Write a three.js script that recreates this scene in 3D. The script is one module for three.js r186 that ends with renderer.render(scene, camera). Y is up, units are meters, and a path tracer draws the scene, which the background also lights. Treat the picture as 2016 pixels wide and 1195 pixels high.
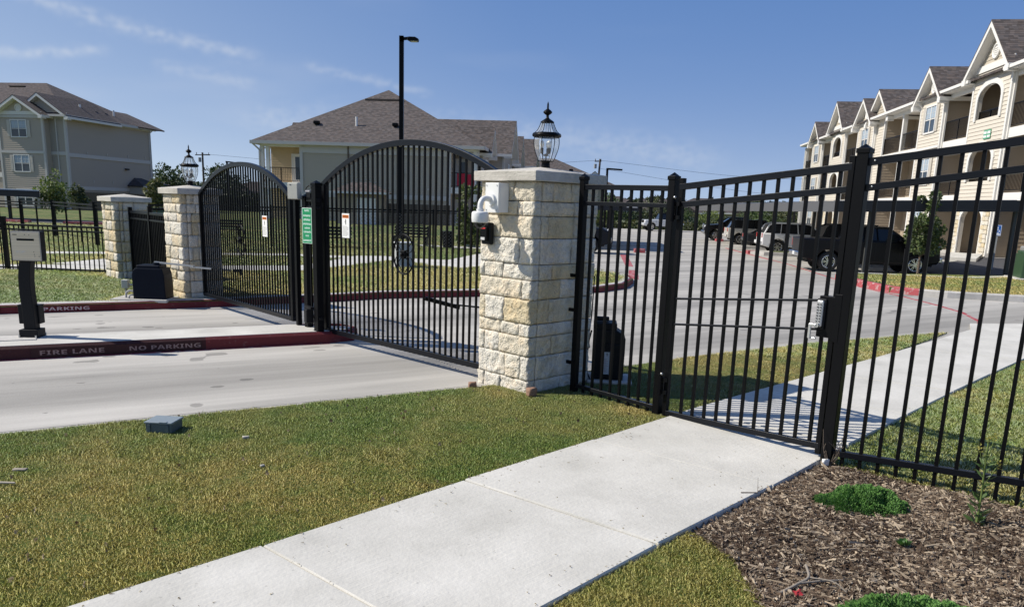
import * as THREE from 'three';
import { mergeGeometries, mergeVertices } from 'three/addons/utils/BufferGeometryUtils.js';
import { RoundedBoxGeometry } from 'three/addons/geometries/RoundedBoxGeometry.js';

// ---------------------------------------------------------------- camera
const scene = new THREE.Scene();
const camera = new THREE.PerspectiveCamera(51.4, 2016 / 1444, 0.1, 6000);
camera.setViewOffset(2016, 1444, 0, 0, 2016, 1195);
camera.position.set(0, 1.6, 0);
camera.rotation.order = 'YXZ';
camera.rotation.set(THREE.MathUtils.degToRad(-11.963), 0, THREE.MathUtils.degToRad(1.9));
const renderer = new THREE.WebGLRenderer({ antialias: true });
renderer.setSize(2016, 1195);
renderer.shadowMap.enabled = true;
renderer.toneMapping = THREE.LinearToneMapping;
renderer.toneMappingExposure = 1.06;

// ---------------------------------------------------------------- noise
function rng(seed) { let s = seed >>> 0; return () => { s = (s + 0x6d2b79f5) | 0; let t = Math.imul(s ^ (s >>> 15), 1 | s); t = (t + Math.imul(t ^ (t >>> 7), 61 | t)) ^ t; return ((t ^ (t >>> 14)) >>> 0) / 4294967296; }; }
const R = rng(77);
const rr = (a, b) => a + (b - a) * R();
const clamp = (x, a = 0, b = 1) => Math.max(a, Math.min(b, x));
const mix = (a, b, t) => a + (b - a) * t;
const smooth = (a, b, x) => { const t = clamp((x - a) / (b - a)); return t * t * (3 - 2 * t); };
function hash(x, y, s) { let h = Math.imul(x | 0, 374761393) ^ Math.imul(y | 0, 668265263) ^ Math.imul(s | 0, 1274126177); h = Math.imul(h ^ (h >>> 13), 1274126177); return ((h ^ (h >>> 16)) >>> 0) / 4294967296; }
function vnoise(x, y, s, p) {        // value noise, tiling with period p (cells) when p > 0
  const xi = Math.floor(x), yi = Math.floor(y), fx = x - xi, fy = y - yi;
  const u = fx * fx * (3 - 2 * fx), v = fy * fy * (3 - 2 * fy);
  const w = (a) => p ? ((a % p) + p) % p : a;
  const x0 = w(xi), x1 = w(xi + 1), y0 = w(yi), y1 = w(yi + 1);
  return mix(mix(hash(x0, y0, s), hash(x1, y0, s), u), mix(hash(x0, y1, s), hash(x1, y1, s), u), v);
}
function fbm(x, y, s, oct, p) { let a = 0.5, t = 0, n = 0; for (let i = 0; i < oct; i++) { t += a * vnoise(x, y, s + i, p); n += a; x *= 2; y *= 2; if (p) p *= 2; a *= 0.5; } return t / n; }

// ---------------------------------------------------------------- sky and sun
{
  const W = 2048, H = 1024, d = new Float32Array(W * H * 4), D2R = Math.PI / 180;
  const streaks = [   // cirrus as polylines of [azimuth, elevation] in degrees, with half width and strength
    [[[-34, 12.2], [-30.8, 11.1], [-26.5, 10.2], [-22.1, 9.6], [-17.2, 9.05]], 0.38, 0.26],
    [[[-44, 7.2], [-36, 7.5], [-31, 8.05], [-26.6, 8.75]], 0.26, 0.28],
    [[[-25, 8.2], [-21, 7.7], [-18, 7.3]], 0.4, 0.13],
    [[[-15.5, 8.9], [-11, 8.25], [-5.8, 7.4]], 0.26, 0.17],
    [[[-21, 5.1], [-12, 5.3], [0, 5.0], [8, 4.3], [16, 3.4]], 0.9, 0.16],
    [[[-60, 14], [-50, 16], [-38, 15]], 0.9, 0.3], [[[30, 40], [60, 36], [90, 38]], 1.5, 0.3], [[[120, 20], [160, 26], [190, 24]], 1.2, 0.3],
  ];
  for (let j = 0; j < H; j++) {
    const el = ((j + 0.5) / H - 0.5) * 180, e = Math.max(el, 0);
    for (let i = 0; i < W; i++) {
      const th = ((i + 0.5) / W - 0.5) * 2 * Math.PI, az = Math.atan2(Math.cos(th), -Math.sin(th)) / D2R;
      const x = Math.sin(az * D2R) * Math.cos(e * D2R), y = Math.sin(e * D2R);
      const cosS = clamp(-x * 0.733 + y * 0.679, -1, 1);
      const t = 1 - Math.exp(-e / 8), t2 = 1 - Math.exp(-e / 32);
      let r = mix(mix(0.37, 0.125, t), 0.035, t2), g = mix(mix(0.50, 0.285, t), 0.10, t2), b = mix(mix(0.73, 0.66, t), 0.30, t2);
      const gl = Math.pow((cosS + 1) / 2, 5) * (0.35 + 0.65 * Math.exp(-e / 45));
      const low = 0.8 * Math.exp(-e / 9) * Math.pow((1 - x) / 2, 2);
      const hz = Math.exp(-e / 2.6); r = mix(r, 0.50, hz * 0.6); g = mix(g, 0.61, hz * 0.6); b = mix(b, 0.78, hz * 0.6);
      const sd = clamp(-x / 0.5, 0, 1.5) * Math.exp(-e / 30); r += sd * 0.098; g += sd * 0.098; b += sd * 0.062;
      r += gl * 0.26 + low * 0.10; g += gl * 0.27 + low * 0.095; b += gl * 0.24 + low * 0.05;
      let c = 0;
      for (const [pl, w, s] of streaks) {
        let best = 1e9, along = 0;
        for (let k = 0; k + 1 < pl.length; k++) {
          const [ax, ay] = pl[k], [bx, by] = pl[k + 1], dx = bx - ax, dy = by - ay;
          const q = clamp(((az - ax) * dx + (el - ay) * dy) / (dx * dx + dy * dy));
          const dd = Math.hypot(az - ax - dx * q, (el - ay - dy * q));
          if (dd < best) { best = dd; along = (k + q) / (pl.length - 1); }
        }
        if (best > 4 * w) continue;
        const n = fbm(az * 1.6 + el * 2.2, el * 5 - az * 0.8, 31, 4, 0), fine = fbm(az * 5 - el * 2, el * 14, 37, 3, 0);
        c += s * Math.exp(-Math.pow(best / (w * (0.45 + n)), 2)) * smooth(0.25, 0.75, n * 0.6 + fine * 0.5) * 1.5 * smooth(0, 0.12, along) * (1 - smooth(0.86, 1, along));
      }
      if (el > 0) { const veil = smooth(0.5, 0.85, fbm(az * 0.1, el * 0.5, 53, 4, 0)) * 0.14 * smooth(25, -25, az) * Math.exp(-e / 14); c += veil; }
      c = clamp(c, 0, 0.8);
      r = mix(r, 0.74, c); g = mix(g, 0.78, c); b = mix(b, 0.84, c);
      if (el < 0) { const k = Math.exp(el / 4); r = mix(0.16, r, k); g = mix(0.16, g, k); b = mix(0.13, b, k); }
      const o = (j * W + i) * 4; d[o] = r * 0.95; d[o + 1] = g * 0.945; d[o + 2] = b * 0.93; d[o + 3] = 1;
    }
  }
  const t = new THREE.DataTexture(d, W, H, THREE.RGBAFormat, THREE.FloatType);
  t.mapping = THREE.EquirectangularReflectionMapping; t.magFilter = THREE.LinearFilter; t.minFilter = THREE.LinearFilter; t.needsUpdate = true;
  scene.background = t; scene.environment = t;
}
const sun = new THREE.DirectionalLight(new THREE.Color().setRGB(1, 0.94, 0.84), 5);
sun.position.set(-60, 55.6, -1.8); sun.target.position.set(0, 0, 0);
sun.castShadow = true; sun.shadow.mapSize.set(4096, 4096); sun.shadow.radius = 1;
Object.assign(sun.shadow.camera, { left: -60, right: 60, top: 60, bottom: -60, near: 1, far: 200 });
scene.add(sun, sun.target);

// ---------------------------------------------------------------- helpers: names, tags, geometry
const taken = {};
function numbered(n) { const k = taken[n] = (taken[n] ?? -1) + 1; return k ? n + '_' + String(k).padStart(3, '0') : n; }
function tag(o, label, category, group) { Object.assign(o.userData, { label, category }); if (group) o.userData.group = group; return o; }
function thing(name, label, category, [x, y, D] = [0, 0, 0], turn = 0, group) {
  const o = new THREE.Group(); o.name = numbered(name); scene.add(o);
  o.position.set(x, y, -D); o.rotation.y = turn; return tag(o, label, category, group);
}
function copy(src, name, label, [x, y, D], turn = 0, group) {
  const o = src.clone(); o.name = numbered(name); scene.add(o); o.position.set(x, y, -D); o.rotation.y = turn;
  o.userData = { ...src.userData, label }; if (group) o.userData.group = group; return o;
}
const planar = (g) => {      // uv in metres, by the dominant direction of each face
  g = g.index ? g.toNonIndexed() : g;
  const p = g.attributes.position, n = p.count, uv = new Float32Array(n * 2), a = new THREE.Vector3(), b = new THREE.Vector3(), c = new THREE.Vector3();
  for (let i = 0; i < n; i += 3) {
    a.fromBufferAttribute(p, i); b.fromBufferAttribute(p, i + 1); c.fromBufferAttribute(p, i + 2); b.sub(a); c.sub(a); b.cross(c);
    const X = Math.abs(b.x), Y = Math.abs(b.y), Z = Math.abs(b.z);
    for (let k = i; k < i + 3; k++) {
      const x = p.getX(k), y = p.getY(k), z = p.getZ(k);
      if (Y >= X && Y >= Z) { uv[k * 2] = x; uv[k * 2 + 1] = -z; } else if (X >= Z) { uv[k * 2] = z; uv[k * 2 + 1] = y; } else { uv[k * 2] = x; uv[k * 2 + 1] = y; }
    }
  }
  g.setAttribute('uv', new THREE.BufferAttribute(uv, 2)); return g;
};
const clean = (g) => { if (g.index) g = g.toNonIndexed(); for (const k of Object.keys(g.attributes)) if (!['position', 'normal', 'uv', 'color'].includes(k)) g.deleteAttribute(k); if (!g.attributes.normal) g.computeVertexNormals(); if (!g.attributes.uv) g = planar(g); return g; };
function merged(geoms, keepUV) {
  const l = [geoms].flat(Infinity).map((g) => clean(keepUV || g.userData?.uv ? g : planar(g)));
  return l.length === 1 ? l[0] : mergeGeometries(l);
}
function part(name, geoms, mat, parent = scene, keepUV) {
  const m = new THREE.Mesh(geoms.isBufferGeometry && geoms.userData.done ? geoms : merged(geoms, keepUV), mat); m.name = parent === scene ? numbered(name) : name;
  m.castShadow = m.receiveShadow = true; parent.add(m); return m;
}
const ready = (g) => { g = merged(g); g.userData.done = true; return g; };
const struct = (name, geoms, mat, keepUV) => { const m = part(name, geoms, mat, scene, keepUV); m.userData.kind = 'structure'; return m; };
function box(w, h, d, x = 0, y = 0, z = 0, ry = 0, rx = 0, rz = 0) { const g = new THREE.BoxGeometry(w, h, d); if (rx) g.rotateX(rx); if (rz) g.rotateZ(rz); if (ry) g.rotateY(ry); return g.translate(x, y, z); }
function rbox(w, h, d, rad, x = 0, y = 0, z = 0, ry = 0, seg = 2) { const g = new RoundedBoxGeometry(w, h, d, seg, Math.min(rad, w / 2.01, h / 2.01, d / 2.01)); if (ry) g.rotateY(ry); return g.translate(x, y, z); }
function cyl(r0, r1, h, x = 0, y = 0, z = 0, seg = 16) { return new THREE.CylinderGeometry(r1, r0, h, seg).translate(x, y + h / 2, z); }
const v3 = (a) => new THREE.Vector3(...a);
function bar(p, q, w, h = w, rad = 0) {     // a beam from p to q, h upright
  const a = v3(p), b = v3(q), L = a.distanceTo(b), X = b.clone().sub(a).normalize();
  let Z = new THREE.Vector3().crossVectors(X, new THREE.Vector3(0, 1, 0)); if (Z.lengthSq() < 1e-6) Z.set(0, 0, 1); Z.normalize();
  const Y = new THREE.Vector3().crossVectors(Z, X);
  const g = rad ? new RoundedBoxGeometry(L, h, w, 2, rad) : new THREE.BoxGeometry(L, h, w);
  return g.applyMatrix4(new THREE.Matrix4().makeBasis(X, Y, Z).setPosition(a.add(b).multiplyScalar(0.5)));
}
function rod(p, q, r0, r1 = r0, seg = 8) {
  const a = v3(p), b = v3(q), L = a.distanceTo(b), g = new THREE.CylinderGeometry(r1, r0, L, seg);
  g.applyQuaternion(new THREE.Quaternion().setFromUnitVectors(new THREE.Vector3(0, 1, 0), b.clone().sub(a).normalize()));
  return g.translate((a.x + b.x) / 2, (a.y + b.y) / 2, (a.z + b.z) / 2);
}
function tube(pts, r, n = 24, seg = 10) { return new THREE.TubeGeometry(new THREE.CatmullRomCurve3(pts.map(v3)), n, r, seg, false); }
function extrude(pts, depth, bevel = 0, holes = []) {   // outline in x, y extruded along z, centred
  const s = new THREE.Shape(pts.map(([x, y]) => new THREE.Vector2(x, y)));
  for (const h of holes) s.holes.push(new THREE.Path(h.map(([x, y]) => new THREE.Vector2(x, y))));
  return new THREE.ExtrudeGeometry(s, { depth: depth - 2 * bevel, bevelEnabled: bevel > 0, bevelThickness: bevel, bevelSize: bevel, bevelOffset: -bevel, bevelSegments: 2, curveSegments: 12 }).translate(0, 0, -depth / 2 + bevel);
}
// a flat polygon in 3-D with thickness th below it; uv runs level and up the slope
function sheet(points, th, uvScale = 1) {
  const P = points.map(v3), n = new THREE.Vector3().crossVectors(P[1].clone().sub(P[0]), P[2].clone().sub(P[0])).normalize(); if (n.y < -1e-4) { P.reverse(); n.negate(); }
  let U = new THREE.Vector3(0, 1, 0).cross(n); if (U.lengthSq() < 1e-6) U.set(1, 0, 0); U.normalize(); const Vv = n.clone().cross(U);
  const two = P.map((p) => new THREE.Vector2(p.dot(U), p.dot(Vv))), tri = THREE.ShapeUtils.triangulateShape(two, []);
  const pos = [], uv = [], B = P.map((p) => p.clone().addScaledVector(n, -th));
  const put = (p, i) => { pos.push(p.x, p.y, p.z); uv.push(two[i].x * uvScale, two[i].y * uvScale); };
  const area = THREE.ShapeUtils.area(two) > 0;
  for (const t of tri) { const [a, b, c] = t; put(P[a], a); put(P[b], b); put(P[c], c); put(B[a], a); put(B[c], c); put(B[b], b); }
  for (let i = 0; i < P.length; i++) { const j = (i + 1) % P.length, [a, b] = area ? [i, j] : [j, i]; put(B[a], a); put(B[b], b); put(P[b], b); put(B[a], a); put(P[b], b); put(P[a], a); }
  const g = new THREE.BufferGeometry(); g.setAttribute('position', new THREE.Float32BufferAttribute(pos, 3)); g.setAttribute('uv', new THREE.Float32BufferAttribute(uv, 2)); g.computeVertexNormals(); g.userData.uv = true; return g;
}
// ground polygons: points are (x, distance ahead); top at y, thickness th
const cw = (pts) => THREE.ShapeUtils.area(pts.map(([x, D]) => new THREE.Vector2(x, D))) < 0 ? pts.slice().reverse() : pts;
function slab(pts, y, th, ang = 0) {
  pts = cw(pts);
  const two = pts.map(([x, D]) => new THREE.Vector2(x, D)), tri = THREE.ShapeUtils.triangulateShape(two, []), pos = [], nor = [], uv = [], c = Math.cos(ang), s = Math.sin(ang);
  const put = (x, yy, D, n) => { pos.push(x, yy, -D); nor.push(...n); uv.push(x * c + D * s, -x * s + D * c + yy); };
  for (const t of tri) for (const k of t) put(pts[k][0], y, pts[k][1], [0, 1, 0]);
  for (let i = 0; i < pts.length; i++) {
    const [x0, d0] = pts[i], [x1, d1] = pts[(i + 1) % pts.length], l = Math.hypot(x1 - x0, d1 - d0) || 1, n = [(d1 - d0) / l, 0, (x1 - x0) / l];
    for (const [x, yy, D] of [[x0, y - th, d0], [x1, y - th, d1], [x1, y, d1], [x0, y - th, d0], [x1, y, d1], [x0, y, d0]]) put(x, yy, D, n);
  }
  const g = new THREE.BufferGeometry(); g.setAttribute('position', new THREE.Float32BufferAttribute(pos, 3)); g.setAttribute('normal', new THREE.Float32BufferAttribute(nor, 3)); g.setAttribute('uv', new THREE.Float32BufferAttribute(uv, 2)); g.userData.uv = true; return g;
}
function clipTo(pts, planes) {      // Sutherland-Hodgman; planes are [nx, ny, c], inside where n.p <= c
  for (const [nx, ny, c] of planes) {
    const out = [];
    for (let i = 0; i < pts.length; i++) {
      const a = pts[i], b = pts[(i + 1) % pts.length], da = a[0] * nx + a[1] * ny - c, db = b[0] * nx + b[1] * ny - c;
      if (da <= 0) out.push(a);
      if (da * db < 0) { const t = da / (da - db); out.push([mix(a[0], b[0], t), mix(a[1], b[1], t)]); }
    }
    pts = out; if (pts.length < 3) return [];
  }
  return pts;
}
const inside = (pts, x, y) => { let c = false; for (let i = 0, j = pts.length - 1; i < pts.length; j = i++) { const [xi, yi] = pts[i], [xj, yj] = pts[j]; if ((yi > y) !== (yj > y) && x < (xj - xi) * (y - yi) / (yj - yi) + xi) c = !c; } return c; };

// ---------------------------------------------------------------- materials
const lin2s = (c) => c <= 0.0031308 ? c * 12.92 : 1.055 * Math.pow(c, 1 / 2.4) - 0.055;
function colorTex(size, metres, fn, size2 = size) {      // fn(u, v) in 0..1 returns linear [r, g, b]
  const d = new Uint8Array(size * size2 * 4);
  for (let j = 0; j < size2; j++) for (let i = 0; i < size; i++) { const c = fn(i / size, j / size2), o = (j * size + i) * 4; for (let k = 0; k < 3; k++) d[o + k] = Math.round(255 * clamp(lin2s(Math.max(0, c[k])))); d[o + 3] = 255; }
  const t = new THREE.DataTexture(d, size, size2, THREE.RGBAFormat); t.colorSpace = THREE.SRGBColorSpace; return finish(t, metres);
}
function bumpTex(size, metres, fn) {
  const d = new Uint8Array(size * size * 4);
  for (let j = 0; j < size; j++) for (let i = 0; i < size; i++) { const v = Math.round(255 * clamp(fn(i / size, j / size))), o = (j * size + i) * 4; d[o] = d[o + 1] = d[o + 2] = v; d[o + 3] = 255; }
  return finish(new THREE.DataTexture(d, size, size, THREE.RGBAFormat), metres);
}
function finish(t, metres) { t.wrapS = t.wrapT = THREE.RepeatWrapping; t.magFilter = THREE.LinearFilter; t.minFilter = THREE.LinearMipmapLinearFilter; t.generateMipmaps = true; t.repeat.set(1 / metres, 1 / metres); t.needsUpdate = true; return t; }
const rgb = (a) => new THREE.Color().setRGB(...a);
const mat = (c, rough = 0.6, more = {}) => new THREE.MeshStandardMaterial({ color: rgb(c), roughness: rough, ...more });
function canvasTex(w, h, draw) { const c = document.createElement('canvas'); c.width = w; c.height = h; draw(c.getContext('2d'), w, h); const t = new THREE.CanvasTexture(c); t.colorSpace = THREE.SRGBColorSpace; return t; }
const fine = bumpTex(512, 0.5, (u, v) => fbm(u * 32, v * 32, 3, 4, 32));
const M = {};
M.black = new THREE.MeshPhysicalMaterial({ color: rgb([0.0035, 0.0036, 0.0045]), roughness: 0.4, metalness: 0, specularIntensity: 0.28, bumpMap: fine, bumpScale: 0.0004 });
M.blackRail = new THREE.MeshPhysicalMaterial({ color: rgb([0.005, 0.006, 0.009]), roughness: 0.32, specularIntensity: 0.5, bumpMap: fine, bumpScale: 0.0004 });
M.blackPlastic = new THREE.MeshPhysicalMaterial({ color: rgb([0.007, 0.0075, 0.009]), roughness: 0.5, specularIntensity: 0.45, bumpMap: fine, bumpScale: 0.0008 });
M.navyPlastic = new THREE.MeshPhysicalMaterial({ color: rgb([0.005, 0.008, 0.016]), roughness: 0.5, specularIntensity: 0.22, bumpMap: fine, bumpScale: 0.0008 });
M.rubber = mat([0.01, 0.01, 0.01], 0.85);
M.whiteMetal = mat([0.78, 0.78, 0.76], 0.35);
M.steel = mat([0.55, 0.55, 0.54], 0.35, { metalness: 0.9 });
M.chrome = mat([0.75, 0.76, 0.78], 0.18, { metalness: 1 });
M.darkGlass = new THREE.MeshPhysicalMaterial({ color: rgb([0.012, 0.014, 0.018]), roughness: 0.06 });
M.pane = new THREE.MeshPhysicalMaterial({ color: rgb([0.035, 0.05, 0.065]), roughness: 0.06, specularIntensity: 1 });
M.blind = mat([0.36, 0.43, 0.5], 0.4);
M.clear = new THREE.MeshPhysicalMaterial({ color: rgb([0.97, 0.98, 0.98]), roughness: 0.08, transmission: 0.86, thickness: 0, ior: 1.45 });
{
  const conc = (base, amt, seed) => colorTex(1024, 2.6, (u, v) => { const a = fbm(u * 8, v * 8, seed, 4, 8), b = fbm(u * 96, v * 96, seed + 9, 3, 96), sp = hash(Math.floor(u * 1024), Math.floor(v * 1024), seed); let k = 1 + amt * (a - 0.5) * 0.62 + (b - 0.5) * 0.17 * amt + (fbm(u * 2, v * 160, seed + 5, 2, 2) - 0.5) * 0.1 - amt * 0.16 * smooth(0.56, 0.74, fbm(u * 3, v * 3, seed + 7, 5, 3)) + (sp - 0.5) * 0.05; if (hash(Math.floor(u * 256), Math.floor(v * 256), seed + 3) > 0.9985) k *= 0.8; return [base[0] * k, base[1] * k, base[2] * (k - 0.02 * (1 - a))]; });
  M.concBump = bumpTex(512, 0.6, (u, v) => 0.6 * fbm(u * 48, v * 48, 5, 3, 48) + 0.4 * fbm(u * 6, v * 96, 8, 2, 6));
  M.sidewalk = mat([1, 1, 1], 0.9, { map: conc([0.575, 0.556, 0.51], 0.6, 11), bumpMap: M.concBump, bumpScale: 0.0022 });
  M.kerb = mat([1, 1, 1], 0.9, { map: conc([0.5, 0.48, 0.45], 0.9, 17), bumpMap: M.concBump, bumpScale: 0.003 });
  M.cap = mat([1, 1, 1], 0.92, { map: conc([0.52, 0.49, 0.44], 1.2, 23), bumpMap: M.concBump, bumpScale: 0.006 });
  // driveway: grey concrete, tyre grime drawn out along the lane, oil spots
  M.road = mat([1, 1, 1], 0.85, {
    map: colorTex(2048, 18, (u, v) => {
      const lane = fbm(u * 5, v * 40, 41, 4, 5) , big = fbm(u * 6, v * 6, 43, 4, 6), streak = fbm(u * 14, v * 150, 45, 3, 14), gr = hash(Math.floor(u * 2048), Math.floor(v * 2048), 4);
      let k = 0.93 + 0.5 * (lane - 0.5) + 0.4 * (big - 0.5) + 0.36 * (streak - 0.5) + (gr - 0.5) * 0.07;
      const wheel = Math.exp(-Math.pow(((v * 18) % 3 - 1.0) / 0.42, 2)) ; k *= 1 - 0.24 * wheel * (0.5 + big);
      const spot = fbm(u * 70, v * 95, 47, 2, 70); if (spot > 0.83 && big > 0.47) k *= 0.6;
      return [0.44 * k, 0.418 * k, 0.378 * k];
    }), bumpMap: M.concBump, bumpScale: 0.002,
  });
  M.asphalt = mat([0.055, 0.055, 0.06], 0.95, { bumpMap: fine, bumpScale: 0.003 });
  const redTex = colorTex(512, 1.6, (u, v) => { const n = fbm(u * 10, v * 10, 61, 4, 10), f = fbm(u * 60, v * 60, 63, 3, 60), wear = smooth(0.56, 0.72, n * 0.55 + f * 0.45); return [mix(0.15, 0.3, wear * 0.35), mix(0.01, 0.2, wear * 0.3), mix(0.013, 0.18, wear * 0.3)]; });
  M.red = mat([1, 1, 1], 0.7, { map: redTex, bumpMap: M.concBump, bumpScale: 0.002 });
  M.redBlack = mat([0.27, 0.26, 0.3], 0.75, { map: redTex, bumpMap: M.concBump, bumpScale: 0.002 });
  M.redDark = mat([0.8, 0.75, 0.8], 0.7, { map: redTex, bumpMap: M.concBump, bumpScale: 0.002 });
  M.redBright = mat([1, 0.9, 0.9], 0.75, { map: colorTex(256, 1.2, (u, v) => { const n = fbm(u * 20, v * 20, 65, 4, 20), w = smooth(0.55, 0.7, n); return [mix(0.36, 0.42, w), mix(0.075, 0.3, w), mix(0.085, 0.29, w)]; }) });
  M.turf = mat([1, 1, 1], 1, { map: colorTex(1024, 5, (u, v) => { const a = fbm(u * 6, v * 6, 71, 4, 6), b = fbm(u * 70, v * 70, 73, 3, 70), c = hash(Math.floor(u * 1024), Math.floor(v * 1024), 7); const dry = smooth(0.42, 0.68, a * 0.6 + b * 0.4); const k = 0.72 + 0.55 * (c - 0.5) + 0.5 * (b - 0.5); return [mix(0.10, 0.28, dry) * k, mix(0.155, 0.235, dry) * k, mix(0.025, 0.085, dry) * k]; }), bumpMap: fine, bumpScale: 0.01 });
  M.mulch = mat([1, 1, 1], 1, { map: colorTex(1024, 2, (u, v) => { const a = fbm(u * 40, v * 90, 81, 3, 40), b = hash(Math.floor(u * 400), Math.floor(v * 400), 9), k = 0.5 + a * 0.8 + (b - 0.5) * 0.4; return [0.075 * k, 0.048 * k, 0.036 * k]; }), bumpMap: fine, bumpScale: 0.015 });
  M.stoneBump = bumpTex(512, 0.42, (u, v) => 0.55 * fbm(u * 14, v * 14, 91, 5, 14) + 0.45 * Math.abs(fbm(u * 22, v * 22, 95, 4, 22) - 0.5) * 2);
  const stoneTex = colorTex(512, 0.7, (u, v) => { const a = fbm(u * 9, v * 9, 97, 4, 9), b = fbm(u * 50, v * 50, 99, 3, 50); const k = 0.87 + 0.34 * (a - 0.5) + 0.2 * (b - 0.5); const o = smooth(0.5, 0.72, a) * 0.12; return [k, k * (1 - o * 0.5), k * (1 - o)]; });
  M.stones = [[0.75, 0.675, 0.535], [0.77, 0.715, 0.60], [0.73, 0.645, 0.48], [0.79, 0.745, 0.65], [0.71, 0.60, 0.40], [0.75, 0.70, 0.605]].map((c) => mat(c, 0.95, { map: stoneTex, bumpMap: M.stoneBump, bumpScale: 0.02 }));
  M.mortar = mat([0.54, 0.5, 0.43], 1, { bumpMap: fine, bumpScale: 0.004 });
  // asphalt shingles: courses 0.14 m, tabs of mixed brown and grey
  const shingle = (base, seed) => colorTex(1024, 2.8, (u, v) => { const row = Math.floor(v * 20), fr = v * 20 - row, off = hash(row, 3, seed), tab = Math.floor((u + off) * 14), ft = ((u + off) * 14) % 1; const h = hash(tab % 14, row, seed + 1); let k = 0.62 + 0.75 * h; k *= 0.9 + 0.2 * fbm(u * 120, v * 120, seed + 2, 2, 120); if (fr < 0.14) k *= 0.5; if (ft < 0.04) k *= 0.75; const warm = hash(tab % 14, row, seed + 5); return [base[0] * k * (0.94 + 0.12 * warm), base[1] * k, base[2] * k * (1.06 - 0.12 * warm)]; });
  const shBump = bumpTex(512, 2.8, (u, v) => { const fr = (v * 20) % 1; return 0.25 + 0.75 * (1 - fr) ; });
  M.shingle = mat([0.9, 0.9, 0.92], 0.95, { map: shingle([0.108, 0.09, 0.082], 101), bumpMap: shBump, bumpScale: 0.02 });
  M.shingleDark = mat([1, 1, 1], 0.95, { map: shingle([0.075, 0.06, 0.058], 111), bumpMap: shBump, bumpScale: 0.02 });
  const grain = bumpTex(512, 1.5, (u, v) => fbm(u * 6, v * 120, 121, 3, 6));
  M.sidingCream = mat([0.62, 0.565, 0.48], 0.75, { bumpMap: grain, bumpScale: 0.002 });
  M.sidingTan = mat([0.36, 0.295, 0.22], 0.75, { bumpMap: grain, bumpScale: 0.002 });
  M.sidingOchre = mat([0.55, 0.42, 0.26], 0.75, { bumpMap: grain, bumpScale: 0.002 });
  M.sidingTaupe = mat([0.435, 0.38, 0.315], 0.8, { bumpMap: grain, bumpScale: 0.002 });
  M.sidingGrey = mat([0.47, 0.415, 0.33], 0.8, { bumpMap: grain, bumpScale: 0.002 });
  M.trim = mat([0.74, 0.72, 0.68], 0.6);
  M.trimGrey = mat([0.55, 0.525, 0.49], 0.65);
  M.soffit = mat([0.66, 0.63, 0.58], 0.8);
  M.shutter = mat([0.52, 0.48, 0.42], 0.7);
  M.wood = mat([0.11, 0.085, 0.065], 0.9, { bumpMap: grain, bumpScale: 0.004 });
  M.bark = mat([0.13, 0.10, 0.075], 1, { bumpMap: fine, bumpScale: 0.01 });
}
M.leaf = (c) => new THREE.MeshPhysicalMaterial({ color: rgb(c), roughness: 0.75, transmission: 0.35, thickness: 0, side: THREE.DoubleSide });
M.blade = new THREE.MeshPhysicalMaterial({ color: rgb([1, 1, 1]), roughness: 0.7, transmission: 0.25, thickness: 0, side: THREE.DoubleSide });
// ---------------------------------------------------------------- ground, road, kerbs, lawns, walks
const LANE = Math.atan2(0.503, 0.864);
{
  const g = new THREE.CircleGeometry(2500, 64).rotateX(-Math.PI / 2); g.translate(0, -0.17, 0);
  struct('ground', g, M.turf);
  struct('road_base', slab([[-40, -8], [46, -8], [46, 66], [-8, 66], [-8, 46], [-40, 40]], -0.043, 0.1, LANE), M.road, true);
}
const nearLawn = [[-12, -0.15], [-3.4, 4.86], [-2.61, 5.33], [-1.65, 5.89], [-0.3, 6.66], [1.18, 7.78], [2.3, 8.66], [3.84, 9.64], [6.35, 11.05], [3.97, 8.46], [2.32, 6.88], [1.4, 6.0], [0.59, 5.13], [-0.26, 4.25], [-1.14, 3.3], [-2.0, 2.4], [-2.9, 1.4], [-5.2, -1.5], [-12, -3]];
const rightLawn = [[2.12, 4.86], [2.63, 5.46], [3.91, 6.77], [6.09, 8.93], [7.6, 10.4], [9.5, 9.6], [14, 8], [18, 4], [9, -2], [5, 2.5], [3.1, 4.04]];
const mulchBed = [[0.95, 3.66], [2.12, 4.86], [3.1, 4.04], [5, 2.5], [5, 0], [1.45, 0], [1.3, 1.6], [1.1, 2.6], [1.08, 3.0], [1.07, 3.35]];
const frontLawn = [[-3.9, -1.5], [-2.1, 0.3], [-1.0, 1.55], [-0.17, 2.48], [0.17, 2.84], [0.95, 3.66], [1.07, 3.35], [1.08, 3.0], [1.1, 2.6], [1.3, 1.6], [1.45, 0], [1, -1.5]];
const backLawn = [[-14, 5.9], [-9, 8.72], [-6.8, 9.97], [-5.0, 10.95], [-4.25, 11.4], [-3.85, 11.75], [-3.04, 12.25], [-2.19, 12.95], [-0.58, 13.72], [0.6, 14.3], [1.68, 15.05], [2.31, 15.95], [2.66, 17.2], [2.7, 18.0], [2.4, 18.9], [1.4, 20.0], [0.7, 21.5], [0.4, 30], [-0.3, 50], [-12, 62], [-46, 62], [-46, 2]];
const rightIsland = [[8.52, 20.3], [8.28, 18.4], [8.35, 17.0], [9.2, 16.25], [10.57, 15.86], [16, 15.0], [26, 14], [30, 26], [22, 29], [14.2, 21.9], [9.3, 20.95]];
const farIsland = [[9.5, 31.0], [9.9, 30.6], [16, 29.6], [16, 30.8], [10.2, 31.9]];
struct('lawn', slab(nearLawn, -0.012, 0.12), M.turf, true);
struct('lawn', slab(rightLawn, -0.014, 0.12), M.turf, true);
struct('lawn', slab(frontLawn, -0.012, 0.12), M.turf, true);
struct('lawn', slab(backLawn, 0.07, 0.2), M.turf, true);
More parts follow.
